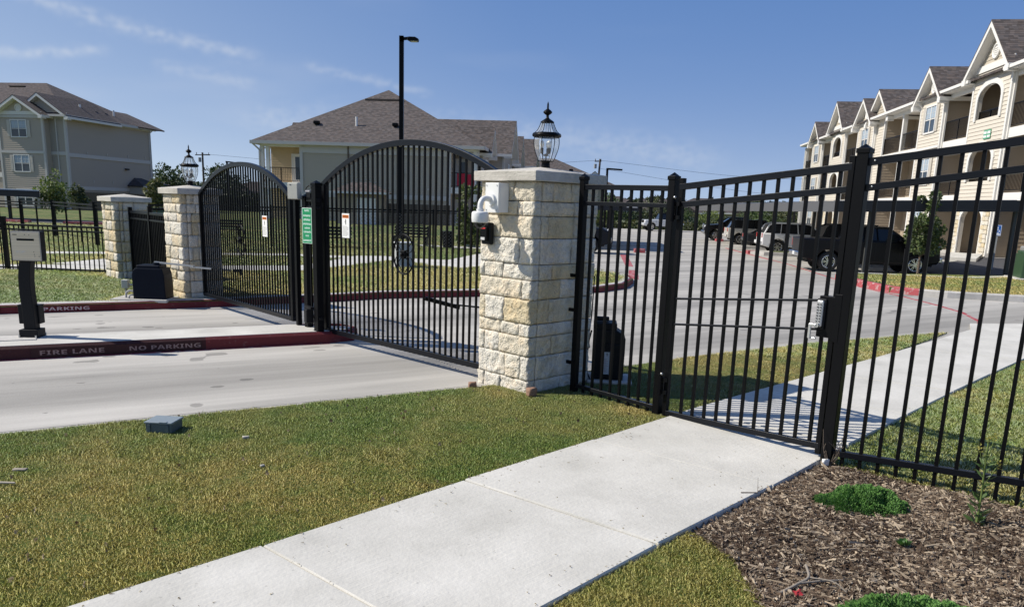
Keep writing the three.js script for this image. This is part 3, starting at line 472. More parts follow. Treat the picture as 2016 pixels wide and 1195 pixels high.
function makePillar(label, pos, H, courses, res, seedBase, W = 0.81, group) {
  const Dp = 0.66, t = 0.085, gap = 0.006;      // right face W wide (+z), left face Dp wide (-x); near corner at (-W/2, +Dp/2)
  const P = thing('stone_pillar', label, 'pillar', pos, Math.atan2(0.70, 0.714), group), r = rng(seedBase);
  part('core', box(W - 0.075, H + 0.08, Dp - 0.075, 0, H / 2 - 0.045, 0), M.mortar, P);
  const put = (u0, u1, y0, y1, face, endSide, pick) => {
    const w = u1 - u0 - gap, h = y1 - y0 - gap, g = stoneGeo(w, h, t + r() * 0.012, endSide, Math.floor(r() * 1e5), res), u = (u0 + u1) / 2, y = (y0 + y1) / 2, m = new THREE.Matrix4();
    if (face === 0) m.makeRotationY(-Math.PI / 2).setPosition(-W / 2 + 0.085, y, Dp / 2 - u);            // left face, u from the near corner
    else if (face === 1) m.setPosition(-W / 2 + u, y, Dp / 2 - 0.085);
    else if (face === 2) m.makeRotationY(Math.PI / 2).setPosition(W / 2 - 0.085, y, Dp / 2 - u);
    else m.makeRotationY(Math.PI).setPosition(W / 2 - u, y, -Dp / 2 + 0.085);
    g.applyMatrix4(m); part('stone', planar(g), M.stones[pick ?? Math.floor(r() * M.stones.length)], P, true);
  };
  let y = H;
  courses.forEach(([h, left, right, picksL, picksR]) => {
    const y0 = Math.max(0, y - h);
    for (let i = 0; i + 1 < left.length; i++) put(Dp * (1 - left[i + 1]), Dp * (1 - left[i]), y0 < 0.02 ? -0.05 : y0, y, 0, i + 2 === left.length ? 1 : 0, picksL?.[i]);
    for (let i = 0; i + 1 < right.length; i++) put(Math.max(0.088, W * right[i]), W * right[i + 1], y0 < 0.02 ? -0.05 : y0, y, 1, 0, picksR?.[i]);
    for (const f of [2, 3]) { const n = f === 2 ? Dp : W, c = 0.35 + 0.3 * r(); put(f === 2 ? 0.088 : 0, n * c, y0, y, f, 0); put(n * c, n - (f === 2 ? 0 : 0.088), y0, y, f, 0); }
    y = y0;
  });
  // cast cap: square-edged slab with a low hipped top
  const o = 0.055, cw_ = W / 2 + o, cd = Dp / 2 + o, th = 0.085, pk = 0.055, C = [];
  C.push(rbox(2 * cw_, th, 2 * cd, 0.008, 0, H + th / 2 + 0.001, 0));
  for (const q of [[[-cw_, cd], [cw_, cd]], [[cw_, cd], [cw_, -cd]], [[cw_, -cd], [-cw_, -cd]], [[-cw_, -cd], [-cw_, cd]]]) C.push(sheet([[q[0][0] * 0.985, H + th, q[0][1] * 0.985], [q[1][0] * 0.985, H + th, q[1][1] * 0.985], [0, H + th + pk, 0]], 0.01));
  part('cap', C.map((g) => planar(g)), M.cap, P, true);
  return P;
}
const COURSES = [      // height, joints across the left face (far to near corner), joints across the right face, stone tones
  [0.165, [0, 0.11, 0.62, 1], [0, 0.27, 0.55, 0.8, 1], [2, 0, 0], [0, 2, 0, 2]],
  [0.125, [0, 0.36, 0.70, 0.79, 1], [0, 0.62, 1], [0, 2, 1, 1], [0, 5]],
  [0.19, [0, 0.16, 0.40, 1], [0, 0.22, 0.62, 1], [1, 0, 0], [2, 4, 0]],
  [0.225, [0, 0.75, 1], [0, 0.6, 1], [3, 3], [5, 3]],
  [0.135, [0, 0.10, 0.45, 1], [0, 0.3, 0.85, 1], [3, 1, 3], [0, 4, 0]],
  [0.17, [0, 0.83, 1], [0, 0.45, 1], [0, 1], [4, 5]],
  [0.215, [0, 0.13, 0.5, 1], [0, 0.28, 1], [2, 3, 4], [4, 2]],
  [0.115, [0, 0.45, 0.80, 1], [0, 0.66, 1], [0, 1, 3], [5, 5]],
  [0.175, [0, 0.12, 0.42, 1], [0, 0.34, 1], [1, 3, 0], [0, 2]],
  [0.215, [0, 0.55, 0.85, 1], [0, 0.74, 1], [3, 1, 3], [5, 5]],
  [0.1, [0, 0.14, 0.46, 1], [0, 0.5, 1], [1, 3, 5], [3, 5]],
];
{
  makePillar('large stone gate pillar with a lantern on top, nearest to the camera', [0.203, 0, 6.998], 1.8, COURSES.map((c) => [c[0] * 1.8 / 1.83, ...c.slice(1)]), 0.016, 5);
  const alt = (k) => COURSES.map((_, i) => { const c = COURSES[(i * 3 + k) % COURSES.length], r = rng(k * 50 + i); const a = 0.35 + 0.3 * r(); return [0.13 + 0.07 * r(), r() < 0.4 ? [0, a, 1] : [0, a * 0.6, 0.75, 1], r() < 0.5 ? [0, 0.3 + 0.3 * r(), 1] : [0, 0.25, 0.4 + 0.3 * r(), 1]]; });
  makePillar('stone pillar with a lantern at the left driveway gate, behind the dark gate operator', [-4.93, 0.07, 11.739], 1.53, alt(1).slice(0, 9).concat([[0.3, [0, 0.5, 1], [0, 0.6, 1]]]), 0.032, 9, 0.58);
  makePillar('leftmost stone pillar, without a lantern, where the lawn fence ends', [-7.124, 0.1, 14.069], 1.36, alt(2).slice(0, 8).concat([[0.3, [0, 0.5, 1], [0, 0.6, 1]]]), 0.036, 13, 0.58);
}
// ---------------------------------------------------------------- lanterns on the pillars
function makeLantern(label, pos, s) {
  const T = thing('pillar_lantern', label, 'lantern', pos, 0.1, 'lanterns on the gate pillars'), N = 6, hex = (r, y, k, off = 0) => { const a = (k + 0.5) / N * Math.PI * 2 + off; return [Math.sin(a) * r, y, Math.cos(a) * r]; };
  const y0 = 0.056, yb = y0, yt = y0 + 0.22, yr = yt + 0.042, yd = yr + 0.092;
  const rAt = (q) => 0.07 + 0.052 * Math.sin(1.95 * q);
  part('base', [cyl(0.043, 0.04, 0.035, 0, 0, 0, 20), cyl(0.036, 0.046, 0.025, 0, 0.033, 0, 20), cyl(0.074, 0.078, 0.008, 0, y0 - 0.004, 0, 6).rotateY(Math.PI / 6)], M.black, T);
  const ribs = [], roofRibs = [];
  for (let k = 0; k < N; k++) {
    const line = []; for (let i = 0; i <= 8; i++) line.push(hex(rAt(i / 8), mix(yb, yt, i / 8), k));
    ribs.push(tube(line, 0.0034, 16, 6)); const l2 = []; for (let i = 0; i <= 6; i++) { const q = i / 6; l2.push(hex(mix(0.115, 0.06, Math.pow(q, 0.6)) , mix(yr, yd, q), k)); } roofRibs.push(tube(l2, 0.0034, 12, 6));
    for (const q of [0, 1]) ribs.push(rod(hex(rAt(q), mix(yb, yt, q), k), hex(rAt(q), mix(yb, yt, q), k + 1), 0.004, 0.004, 6));
    const mid = (a, b) => a.map((x, i) => (x + b[i]) / 2); const l3 = []; for (let i = 0; i <= 6; i++) { const q = i / 6, R_ = mix(0.115, 0.06, Math.pow(q, 0.6)); l3.push(mid(hex(R_, mix(yr, yd, q), k), hex(R_, mix(yr, yd, q), k + 1))); } roofRibs.push(tube(l3, 0.002, 12, 6));
  }
  part('frame', [...ribs, ...roofRibs], M.black, T);
  const brim = new THREE.LatheGeometry([[0.105, 0], [0.132, 0.002], [0.139, 0.012], [0.139, 0.026], [0.128, 0.04], [0.112, 0.043], [0.105, 0.0]].map(([a, b]) => new THREE.Vector2(a, b + yt)), 6).rotateY(Math.PI / 6);
  part('brim', brim.toNonIndexed(), M.black, T);
  part('finial', new THREE.LatheGeometry([[0.064, 0], [0.066, 0.006], [0.05, 0.018], [0.028, 0.032], [0.015, 0.042], [0.012, 0.06], [0.014, 0.068], [0.03, 0.078], [0.042, 0.09], [0.041, 0.1], [0.028, 0.112], [0.013, 0.122], [0.009, 0.13], [0.0085, 0.165], [0.005, 0.18], [0.0005, 0.192]].map(([a, b]) => new THREE.Vector2(a, b + yd)), 20), M.black, T);
  for (let k = 0; k < N; k++) {
    const g = new THREE.BufferGeometry(), pos = []; const q0 = (i, kk) => hex(rAt(i / 6) * 0.985, mix(yb, yt, i / 6), kk);
    for (let i = 0; i < 6; i++) pos.push(...q0(i, k), ...q0(i, k + 1), ...q0(i + 1, k + 1), ...q0(i, k), ...q0(i + 1, k + 1), ...q0(i + 1, k));
    const q1 = (i, kk) => hex(mix(0.113, 0.058, Math.pow(i / 4, 0.6)), mix(yr, yd, i / 4), kk), pos2 = [];
    for (let i = 0; i < 4; i++) pos2.push(...q1(i, k), ...q1(i, k + 1), ...q1(i + 1, k + 1), ...q1(i, k), ...q1(i + 1, k + 1), ...q1(i + 1, k));
    for (const ps of [pos, pos2]) { const gg = new THREE.BufferGeometry(); gg.setAttribute('position', new THREE.Float32BufferAttribute(ps, 3)); gg.computeVertexNormals(); part('glass_pane', gg, M.clear, T); }
  }
  const cup = [cyl(0.008, 0.006, 0.05, 0, y0, 0), cyl(0.03, 0.012, 0.02, 0, y0 + 0.05, 0)], tubes = [];
  for (let k = 0; k < 3; k++) { const a = k * 2.094 + 0.5, x = Math.sin(a) * 0.042, z = Math.cos(a) * 0.042; cup.push(rod([0, y0 + 0.05, 0], [x, y0 + 0.07, z], 0.004), cyl(0.015, 0.017, 0.05, x, y0 + 0.07, z, 12)); part('bulb', new THREE.SphereGeometry(0.021, 14, 10).scale(1, 1.7, 1).translate(x, y0 + 0.155, z), mat([0.92, 0.91, 0.88], 0.2), T); }
  part('lamp_holder', cup, M.black, T);
  T.scale.setScalar(s); return T;
}
makeLantern('black glass lantern on the nearest stone pillar, seen against the sky', [0.24, 1.938, 7.0], 0.93);
makeLantern('black glass lantern on the far pillar left of the driveway gate', [-4.93, 1.735, 11.739], 0.98);

// ---------------------------------------------------------------- iron fences and gates
const W2 = (x, y, D) => [x, y, -D];
function frameOf(A, B) { const dx = B[0] - A[0], dD = B[1] - A[1], l = Math.hypot(dx, dD), e = [dx / l, dD / l]; return { l, e, turn: Math.atan2(dD, dx) }; }     // local x runs from A to B
const picketGeo = ready(rbox(0.021, 1, 0.021, 0.0015, 0, 0.5, 0, 0, 1));
const picketFar = ready(box(0.021, 1, 0.021, 0, 0.5, 0));
function picket(T, x, y0, y1, far, w = 1, name = 'picket') { const m = part(name, far ? picketFar : picketGeo, M.black, T); m.position.set(x, y0, 0); m.scale.set(w, y1 - y0, w); return m; }
function rail(T, x0, h0, x1, h1, h = 0.042, d = 0.04, name = 'rail') { return part(name, bar([x0, h0, 0], [x1, h1, 0], d, h, 0.003), M.blackRail, T); }
function post(name, label, [x, D], H, w, turn, group, y0 = -0.05) {
  const T = thing(name, label, 'fence post', [x, 0, D], turn, group);
  part('shaft', rbox(w, H - y0, w, 0.004, 0, (H + y0) / 2, 0), M.black, T);
  part('cap', [rbox(w + 0.012, 0.03, w + 0.012, 0.004, 0, H + 0.012, 0), new THREE.ConeGeometry(w * 0.72, 0.03, 4).rotateY(Math.PI / 4).translate(0, H + 0.04, 0)], M.black, T); return T;
}
const A1 = [0.56, 6.63], A2 = [1.19, 5.95], A3 = [2.13, 4.87], A4 = [4.35, 3.03];
{
  const f1 = frameOf(A1, A2), f2 = frameOf(A2, A3), f3 = frameOf(A3, A4);
  // panel between pillar and gate
  const p1 = thing('iron_fence', 'narrow black iron fence panel between the near pillar and the gate', 'fence', [A1[0], 0, A1[1]], f1.turn);
  rail(p1, 0.03, 1.77, 0.9, 1.765); rail(p1, 0.03, 1.635, 0.9, 1.635, 0.034); rail(p1, 0.03, 0.05, 0.9, 0.04, 0.034);
  for (let i = 0; i < 8; i++) picket(p1, 0.11 + i * 0.1015, -0.05, 1.76);
  for (const y of [1.02, 0.72, 0.25]) part('bracket', box(0.05, 0.03, 0.02, -0.06, y, 0.02), M.black, p1);
  post('fence_post', 'black square fence post against the right side of the near stone pillar', A1, 1.83, 0.055, f1.turn, 'square posts of the pedestrian gate fence');
  post('fence_post', 'black square hinge post at the left of the pedestrian gate', [1.185, 5.96], 1.83, 0.062, f1.turn, 'square posts of the pedestrian gate fence');
  post('fence_post', 'thick black square latch post between the pedestrian gate and the right fence', [2.13, 4.87], 1.985, 0.072, (f2.turn + f3.turn) / 2, 'square posts of the pedestrian gate fence');
  post('fence_post', 'black square fence post at the right end of the right fence panel', A4, 2.36, 0.065, f3.turn, 'square posts of the pedestrian gate fence', -0.1);
  // pedestrian gate, its frame racked with the slope of the walk
  const g = thing('pedestrian_gate', 'black iron pedestrian gate with a silver keypad lock over the sidewalk', 'gate', [A2[0], 0, A2[1]], f2.turn);
  const H = (x, a, b) => mix(a, b, (x - 0.1) / 1.25);
  part('stile', rbox(0.038, 1.86, 0.038, 0.003, 0.075, 0.91, 0), M.black, g); part('stile', rbox(0.038, 1.94, 0.038, 0.003, 1.365, 1.0, 0), M.black, g);
  rail(g, 0.06, 1.775, 1.37, 1.905, 0.046); rail(g, 0.09, 1.645, 1.35, 1.765, 0.042); rail(g, 0.09, 0.02, 1.37, 0.085, 0.042);
  rail(g, 0.05, 0.93, 1.3, 1.06, 0.016, 0.024, 'cross_bar'); rail(g, 0.05, 0.73, 1.27, 0.865, 0.016, 0.024, 'cross_bar');
  for (let i = 0; i < 11; i++) { const x = 0.115 + 0.107 * (i + 1); picket(g, x, H(x, 0.02, 0.08), H(x, 1.77, 1.895)); }
  for (const y of [0.16, 1.52]) { part('hinge', [cyl(0.021, 0.021, 0.17, 0.033, y, 0.05, 14), box(0.06, 0.03, 0.02, 0.06, y + 0.03, 0.035), box(0.06, 0.03, 0.02, 0.06, y + 0.13, 0.035), box(0.05, 0.12, 0.03, 0.02, y + 0.085, 0.03)], M.black, g); part('hinge_pin', new THREE.SphereGeometry(0.011, 10, 8).translate(0.052, y + 0.178, 0.055), M.steel, g); }
  const lk = part('lock_box', [rbox(0.115, 0.27, 0.055, 0.004, 1.325, 0.955, 0.008), rbox(0.05, 0.31, 0.02, 0.003, 1.395, 0.955, 0.03)], M.black, g);
  part('keypad_plate', rbox(0.062, 0.2, 0.012, 0.006, 1.292, 0.972, 0.043), M.blackPlastic, lk);
  part('keypad', rbox(0.047, 0.175, 0.022, 0.011, 1.288, 0.975, 0.054), mat([0.62, 0.62, 0.62], 0.38, { metalness: 0.7 }), lk);
  const keys = []; for (let i = 0; i < 7; i++) for (const s of [-1, 1]) keys.push(cyl(0.0055, 0.0055, 0.006, 0, 0, 0, 10).rotateX(Math.PI / 2).translate(1.288 + s * 0.0095, 1.035 - i * 0.0185, 0.064));
  part('key_button', keys, mat([0.12, 0.12, 0.13], 0.4, { metalness: 0.5 }), lk);
  part('lever', [cyl(0.016, 0.016, 0.03, 0, 0, 0, 16).rotateX(Math.PI / 2).translate(1.288, 0.9, 0.055), rbox(0.05, 0.02, 0.014, 0.006, 1.266, 0.9, 0.085), rbox(0.02, 0.1, 0.014, 0.006, 1.248, 0.858, 0.085), rbox(0.05, 0.012, 0.014, 0.005, 1.268, 0.812, 0.075)], mat([0.66, 0.66, 0.65], 0.33, { metalness: 0.7 }), lk);
  part('strap', [bar([1.3, 1.06, 0.02], [1.44, 1.075, 0.03], 0.012, 0.018)], M.black, g);
  // right fence panel
  const p3 = thing('iron_fence', 'wide black iron fence panel running out of frame right of the gate', 'fence', [A3[0], 0, A3[1]], f3.turn);
  const L3 = f3.l - 0.04; rail(p3, 0.03, 1.93, L3, 1.93 + 0.13 * L3, 0.046); rail(p3, 0.03, 1.775, L3, 1.775 + 0.135 * L3, 0.04); rail(p3, 0.03, 0.062, L3, 0.062 + 0.066 * L3, 0.04);
  for (let i = 0; i < 25; i++) { const x = 0.095 + i * 0.109; picket(p3, x, -0.09 + x * 0.06, 1.94 + 0.13 * x); }
  for (const y of [1.93, 1.775]) part('screw', new THREE.SphereGeometry(0.007, 8, 6).translate(0.07, y + 0.008, 0.022), M.steel, p3);
}
// arched double driveway gates
function archGate(label, A, B, pickets, s0, step, L, H0, Hm, yb, group, marks) {
  const f = frameOf(A, B), g = thing('driveway_gate', label, 'gate', [A[0], 0, A[1]], f.turn, group);
  const arch = (s) => { const k = (s - L / 2) / (L / 2), sag = Hm - H0, Rr = (L * L / 4 + sag * sag) / (2 * sag); return Hm - Rr + Math.sqrt(Math.max(0, Rr * Rr - Math.pow(k * L / 2, 2))); };
  const pts = []; for (let i = 0; i <= 30; i++) { const s = L * i / 30; pts.push([s, arch(s)]); }
  const lower = pts.map(([s, y]) => [s, y - 0.058]).reverse();
  part('arch_rail', extrude([...pts, ...lower], 0.055, 0.003), M.blackRail, g);
  rail(g, 0.02, yb + 0.03, L, yb + 0.03, 0.055, 0.05, 'bottom_rail');
  part('stile', rbox(0.055, H0 - yb - 0.02, 0.055, 0.003, 0.03, (H0 + yb) / 2, 0), M.black, g); part('stile', rbox(0.055, H0 - yb - 0.02, 0.055, 0.003, L - 0.03, (H0 + yb) / 2, 0), M.black, g);
  for (let i = 0; i < pickets; i++) { const s = s0 + i * step; if (s < L - 0.05) picket(g, s, yb + 0.03, arch(s) - 0.05, true, 0.85); }
  const orn = part('ornament', (() => { const t = []; for (let i = 0; i <= 40; i++) { const a = i / 40 * Math.PI * 2; t.push([Math.cos(a), Math.sin(a)]); } return [marks.rx].map((rx) => new THREE.TubeGeometry(new THREE.CatmullRomCurve3(t.slice(0, 40).map(([a, b]) => new THREE.Vector3(L / 2 + a * rx, marks.oy + b * 0.2, 0.03)), true), 60, 0.0085, 8, true)); })(), M.black, g);
  const scroll = []; for (const s of [-1, 1]) for (const v of [-1, 1]) { scroll.push(tube([[L / 2 + s * 0.03, marks.oy + v * 0.03, 0.03], [L / 2 + s * 0.085, marks.oy + v * 0.085, 0.03], [L / 2 + s * 0.055, marks.oy + v * 0.14, 0.03], [L / 2, marks.oy + v * 0.195, 0.03]], 0.0042, 18, 6), tube([[L / 2 + s * 0.045, marks.oy + v * 0.02, 0.03], [L / 2 + s * 0.12, marks.oy + v * 0.035, 0.03], [L / 2 + s * 0.145, marks.oy + v * 0.095, 0.03]], 0.0042, 14, 6), tube([[L / 2 + s * 0.085, marks.oy + v * 0.085, 0.03], [L / 2 + s * 0.12, marks.oy + v * 0.13, 0.03], [L / 2 + s * 0.11, marks.oy + v * 0.148, 0.03]], 0.0038, 8, 6)); }
  part('scroll', scroll, M.black, orn); part('boss', [rbox(0.075, 0.085, 0.03, 0.01, L / 2, marks.oy, 0.035), new THREE.SphereGeometry(0.02, 12, 8).translate(L / 2, marks.oy, 0.055)], M.black, orn);
  return { g, f };
}
const GR = archGate('right leaf of the black arched driveway gate, ending behind the near pillar', [-2.21, 8.85], [-0.33, 7.08], 36, 0.01, 0.0845, 3.0, 1.78, 2.2, 0.07, 'arched driveway gate leaves', { oy: 1.075, rx: 0.165 });
const GL = archGate('left leaf of the black arched driveway gate, beyond the traffic island', [-4.66, 11.41], [-2.68, 9.23], 38, 0.02, 0.0775, 2.95, 1.63, 2.04, 0.12, 'arched driveway gate leaves', { oy: 1.02, rx: 0.16 });
part('arm_bracket', [bar([1.2, 0.56, -0.51], [1.48, 0.47, -0.776], 0.035, 0.042), bar([1.42, 0.5, -0.73], [2.15, 0.5, -0.95], 0.025, 0.016)], M.black, GR.g);
post('gate_post', 'thick black square post at the right of the green sign, on the island', [-2.25, 8.71], 1.745, 0.085, GR.f.turn, 'square posts of the driveway gate');
post('gate_post', 'black square post under the beige control box, left of the green sign', [-2.44, 8.98], 1.6, 0.075, GR.f.turn, 'square posts of the driveway gate');
post('gate_post', 'slim black square post at the free end of the left driveway gate leaf', [-2.585, 9.08], 1.58, 0.055, GL.f.turn, 'square posts of the driveway gate');
{
  const f = frameOf([-2.44, 8.98], [-2.25, 8.71]), p = thing('iron_fence', 'short black iron fill panel behind the green sign', 'fence', [-2.44, 0, 8.98], f.turn);
  rail(p, 0.04, 1.585, 0.39, 1.585); rail(p, 0.04, 1.5, 0.39, 1.5, 0.03); rail(p, 0.04, 0.25, 0.39, 0.25, 0.03); for (let i = 0; i < 3; i++) picket(p, 0.12 + i * 0.09, 0.16, 1.58, true);
  part('latch', [rbox(0.09, 0.16, 0.09, 0.01, 0.22, 0.27, 0.08), box(0.2, 0.03, 0.04, 0.18, 0.36, 0.06)], M.blackPlastic, p);
  const b = thing('control_box', 'beige control box on top of the gate post beside the left gate leaf', 'control box', [-2.555, 1.585, 8.93], -0.28);
  part('housing', rbox(0.135, 0.185, 0.085, 0.006, 0, 0.0925, 0), mat([0.52, 0.51, 0.43], 0.5, { bumpMap: fine, bumpScale: 0.0006 }), b);
  part('cover', rbox(0.125, 0.172, 0.012, 0.004, 0, 0.0925, 0.046), mat([0.56, 0.55, 0.47], 0.5), b); part('badge', box(0.022, 0.007, 0.003, -0.025, 0.163, 0.053), M.blackPlastic, b);
  // clutter on top of the post behind it
  const rc = thing('radio_receiver', 'small dark receiver unit between the two gate posts', 'receiver', [-2.345, 1.605, 8.85], f.turn); part('body', rbox(0.13, 0.06, 0.08, 0.008, 0, 0.03, 0), M.blackPlastic, rc); part('lid', rbox(0.15, 0.02, 0.1, 0.006, 0, 0.075, 0), mat([0.3, 0.3, 0.32], 0.4), rc); part('cable', tube([[-0.05, 0.05, 0.03], [-0.09, 0.1, 0.03], [-0.06, 0.14, 0], [0.02, 0.11, 0.01]], 0.006), M.rubber, rc);
}
// signs on the gates
const greenTex = canvasTex(256, 860, (c, w, h) => {
  c.fillStyle = '#0b8f5a'; c.fillRect(0, 0, w, h); c.strokeStyle = '#e8f2ec'; c.lineWidth = 8; c.strokeRect(7, 7, w - 14, h - 14); c.fillStyle = '#f2f7f4'; c.textAlign = 'center'; c.textBaseline = 'middle';
  const r = rng(8);      // the lettering is too small to read in the photograph: rows of small white strokes of the right lengths
  for (const [y, hw, ht] of [[62, 60, 40], [185, 96, 42], [285, 88, 44], [385, 100, 44], [485, 66, 38], [580, 92, 40], [672, 42, 40], [790, 104, 42]]) for (let x = -hw; x < hw; x += 13) { const up = r() < 0.3 ? 8 : 0; c.fillRect(w / 2 + x, y - ht / 2 - up, 5, ht + up); if (r() < 0.75) c.fillRect(w / 2 + x, y - ht / 2 + (r() < 0.5 ? 0 : ht - 8), 11, 8); if (r() < 0.35) c.fillRect(w / 2 + x, y - 4, 10, 7); }
});
const warnTex = canvasTex(256, 460, (c, w, h) => {
  c.fillStyle = '#f4f4f0'; c.fillRect(0, 0, w, h); c.fillStyle = '#d9772a'; c.fillRect(14, 24, w - 28, 62); c.fillStyle = '#201a14'; c.font = 'bold 44px sans-serif'; c.textAlign = 'center'; c.textBaseline = 'middle'; c.fillText('WARNING', w / 2, 56, 210);
  c.fillStyle = '#2b2b2b'; c.beginPath(); c.arc(128, 118, 13, 0, 7); c.fill(); c.fillRect(116, 132, 24, 46); c.fillRect(98, 150, 20, 12); c.fillRect(118, 176, 9, 34); c.fillRect(131, 176, 9, 34); c.fillRect(146, 106, 7, 106);
  for (let y = 238; y < 430; y += 18) { c.fillStyle = '#77756f'; c.fillRect(30, y, y % 5 === 3 ? 150 : 196, 6); }
});
function flatSign(name, label, cat, [x, y, D], turn, w, h, tex, group) {
  const T = thing(name, label, cat, [x, y, D], turn, group); part('plate', rbox(w, h, 0.006, 0.002, 0, 0, 0), M.whiteMetal, T);
  const g = new THREE.PlaneGeometry(w - 0.004, h - 0.004).translate(0, 0, 0.0045); g.userData.uv = true; part('face', g, new THREE.MeshStandardMaterial({ map: tex, roughness: 0.45 }), T, true); return T;
}
const along = (f, A, s, out) => [A[0] + f.e[0] * s + f.e[1] * out, A[1] + f.e[1] * s - f.e[0] * out];
{
  let q = along(GR.f, [-2.21, 8.85], 0.485, 0.03); flatSign('warning_sign', 'white and orange warning sign on the right driveway gate leaf', 'sign', [q[0], 1.32, q[1]], GR.f.turn + 0.02, 0.135, 0.265, warnTex, 'warning signs on the driveway gate');
  q = along(GL.f, [-4.66, 11.41], 2.25, 0.03); flatSign('warning_sign', 'white and orange warning sign on the left driveway gate leaf', 'sign', [q[0], 1.24, q[1]], GL.f.turn, 0.14, 0.26, warnTex, 'warning signs on the driveway gate');
  flatSign('gate_sign', 'tall green sign with white lettering between the two gate posts', 'sign', [-2.385, 1.295, 8.8], -0.62, 0.17, 0.4, greenTex);
}
// small gate between the two far pillars, and the lawn fence left of them
{
  const A = [-6.86, 13.72], B = [-5.33, 11.95], f = frameOf(A, B), g = thing('iron_gate', 'black iron gate of close bars between the two left pillars', 'gate', [A[0], 0.1, A[1]], f.turn), L = f.l - 0.1;
  rail(g, 0, 1.2, L, 1.2); rail(g, 0, 1.09, L, 1.09, 0.03); rail(g, 0, 0.06, L, 0.06, 0.035); for (let i = 0; i < 27; i++) picket(g, 0.04 + i * 0.092, 0.0, 1.2, true);
  part('stile', [box(0.06, 1.28, 0.06, 0, 0.64, 0)], M.black, g); part('stile', [box(0.06, 1.32, 0.06, L * 0.52, 0.66, 0)], M.black, g);
  const C = [-7.45, 14.5], E = [-14.5, 15.1], f2 = frameOf(E, C), p = thing('lawn_fence', 'low black iron fence on the lawn behind the card reader', 'fence', [E[0], 0.1, E[1]], f2.turn), L2 = f2.l;
  rail(p, 0, 0.86, L2, 0.86, 0.035); rail(p, 0, 0.775, L2, 0.775, 0.03); rail(p, 0, 0.05, L2, 0.05, 0.03); for (let i = 0; i * 0.098 < L2; i++) picket(p, 0.03 + i * 0.098, 0.0, 0.86, true, 0.8);
  for (const s of [L2 - 2.35, L2 - 4.75]) part('post', [box(0.07, 1.0, 0.07, s, 0.5, 0), box(0.085, 0.02, 0.085, s, 1.0, 0)], M.black, p);
}
// taller fence of the dog run behind it
{
  const F = [[-20.5, 29.4], [-17.95, 28.0], [-15.35, 25.6], [-12.05, 22.1], [-9.9, 20.6], [-7.6, 23.9]];
  const p = thing('park_fence', 'tall black wire fence of the dog run behind the left lawn', 'fence', [0, 0.1, 0]);
  for (let k = 0; k + 1 < F.length; k++) {
    const [a, b] = [F[k], F[k + 1]], n = Math.max(2, Math.round(Math.hypot(b[0] - a[0], b[1] - a[1]) / 1.9)), top = mix(1.07, 1.22, k / 4);
    for (const y of [top, top - 0.1]) part('rail', bar([a[0], y, -a[1]], [b[0], y, -b[1]], 0.05, 0.045), M.black, p);
    for (let i = 0; i < n; i++) { const q = i / n, x = mix(a[0], b[0], q), D = mix(a[1], b[1], q); part('post', [box(i ? 0.04 : 0.09, top + 0.05, i ? 0.04 : 0.09, x, (top + 0.05) / 2, -D)], M.black, p); }
  }
  const c = thing('chain_link_fence', 'chain link fence of the dog run in front of the middle building', 'fence', [0, 0.1, 0]), a = [-7.6, 23.9], b = [-1.2, 26.6], L = Math.hypot(b[0] - a[0], b[1] - a[1]), e = [(b[0] - a[0]) / L, (b[1] - a[1]) / L], at = (s, y) => [a[0] + e[0] * s, y, -(a[1] + e[1] * s)], w = [];
  part('rail', [rod(at(0, 1.23), at(L, 1.27), 0.025), rod(at(0, 1.16), at(L, 1.2), 0.015)], M.black, c);
  for (let i = 0; i <= 4; i++) part('post', rod(at(L * i / 4, 0), at(L * i / 4, 1.3), 0.03), M.black, c);
  for (let s = -1.1; s < L; s += 0.11) { for (const d of [1, -1]) { let s0 = d > 0 ? s : s + 1.1, s1 = d > 0 ? s + 1.1 : s, y0 = 0.05, y1 = 1.15; const cut = (q) => { const t = clamp(((q - s0) / (s1 - s0))); return t; }; const t0 = s0 < 0 ? cut(0) : s0 > L ? cut(L) : 0, t1 = s1 < 0 ? cut(0) : s1 > L ? cut(L) : 1; if (t1 <= t0) continue; const P = at(mix(s0, s1, t0), mix(y0, y1, t0)), Q = at(mix(s0, s1, t1), mix(y0, y1, t1)); w.push(bar(P, Q, 0.006, 0.006)); } }
  const m = part('wire_mesh', w, mat([0.16, 0.16, 0.165], 0.5, { metalness: 0.5 }), c); m.userData.kind = 'stuff';
}
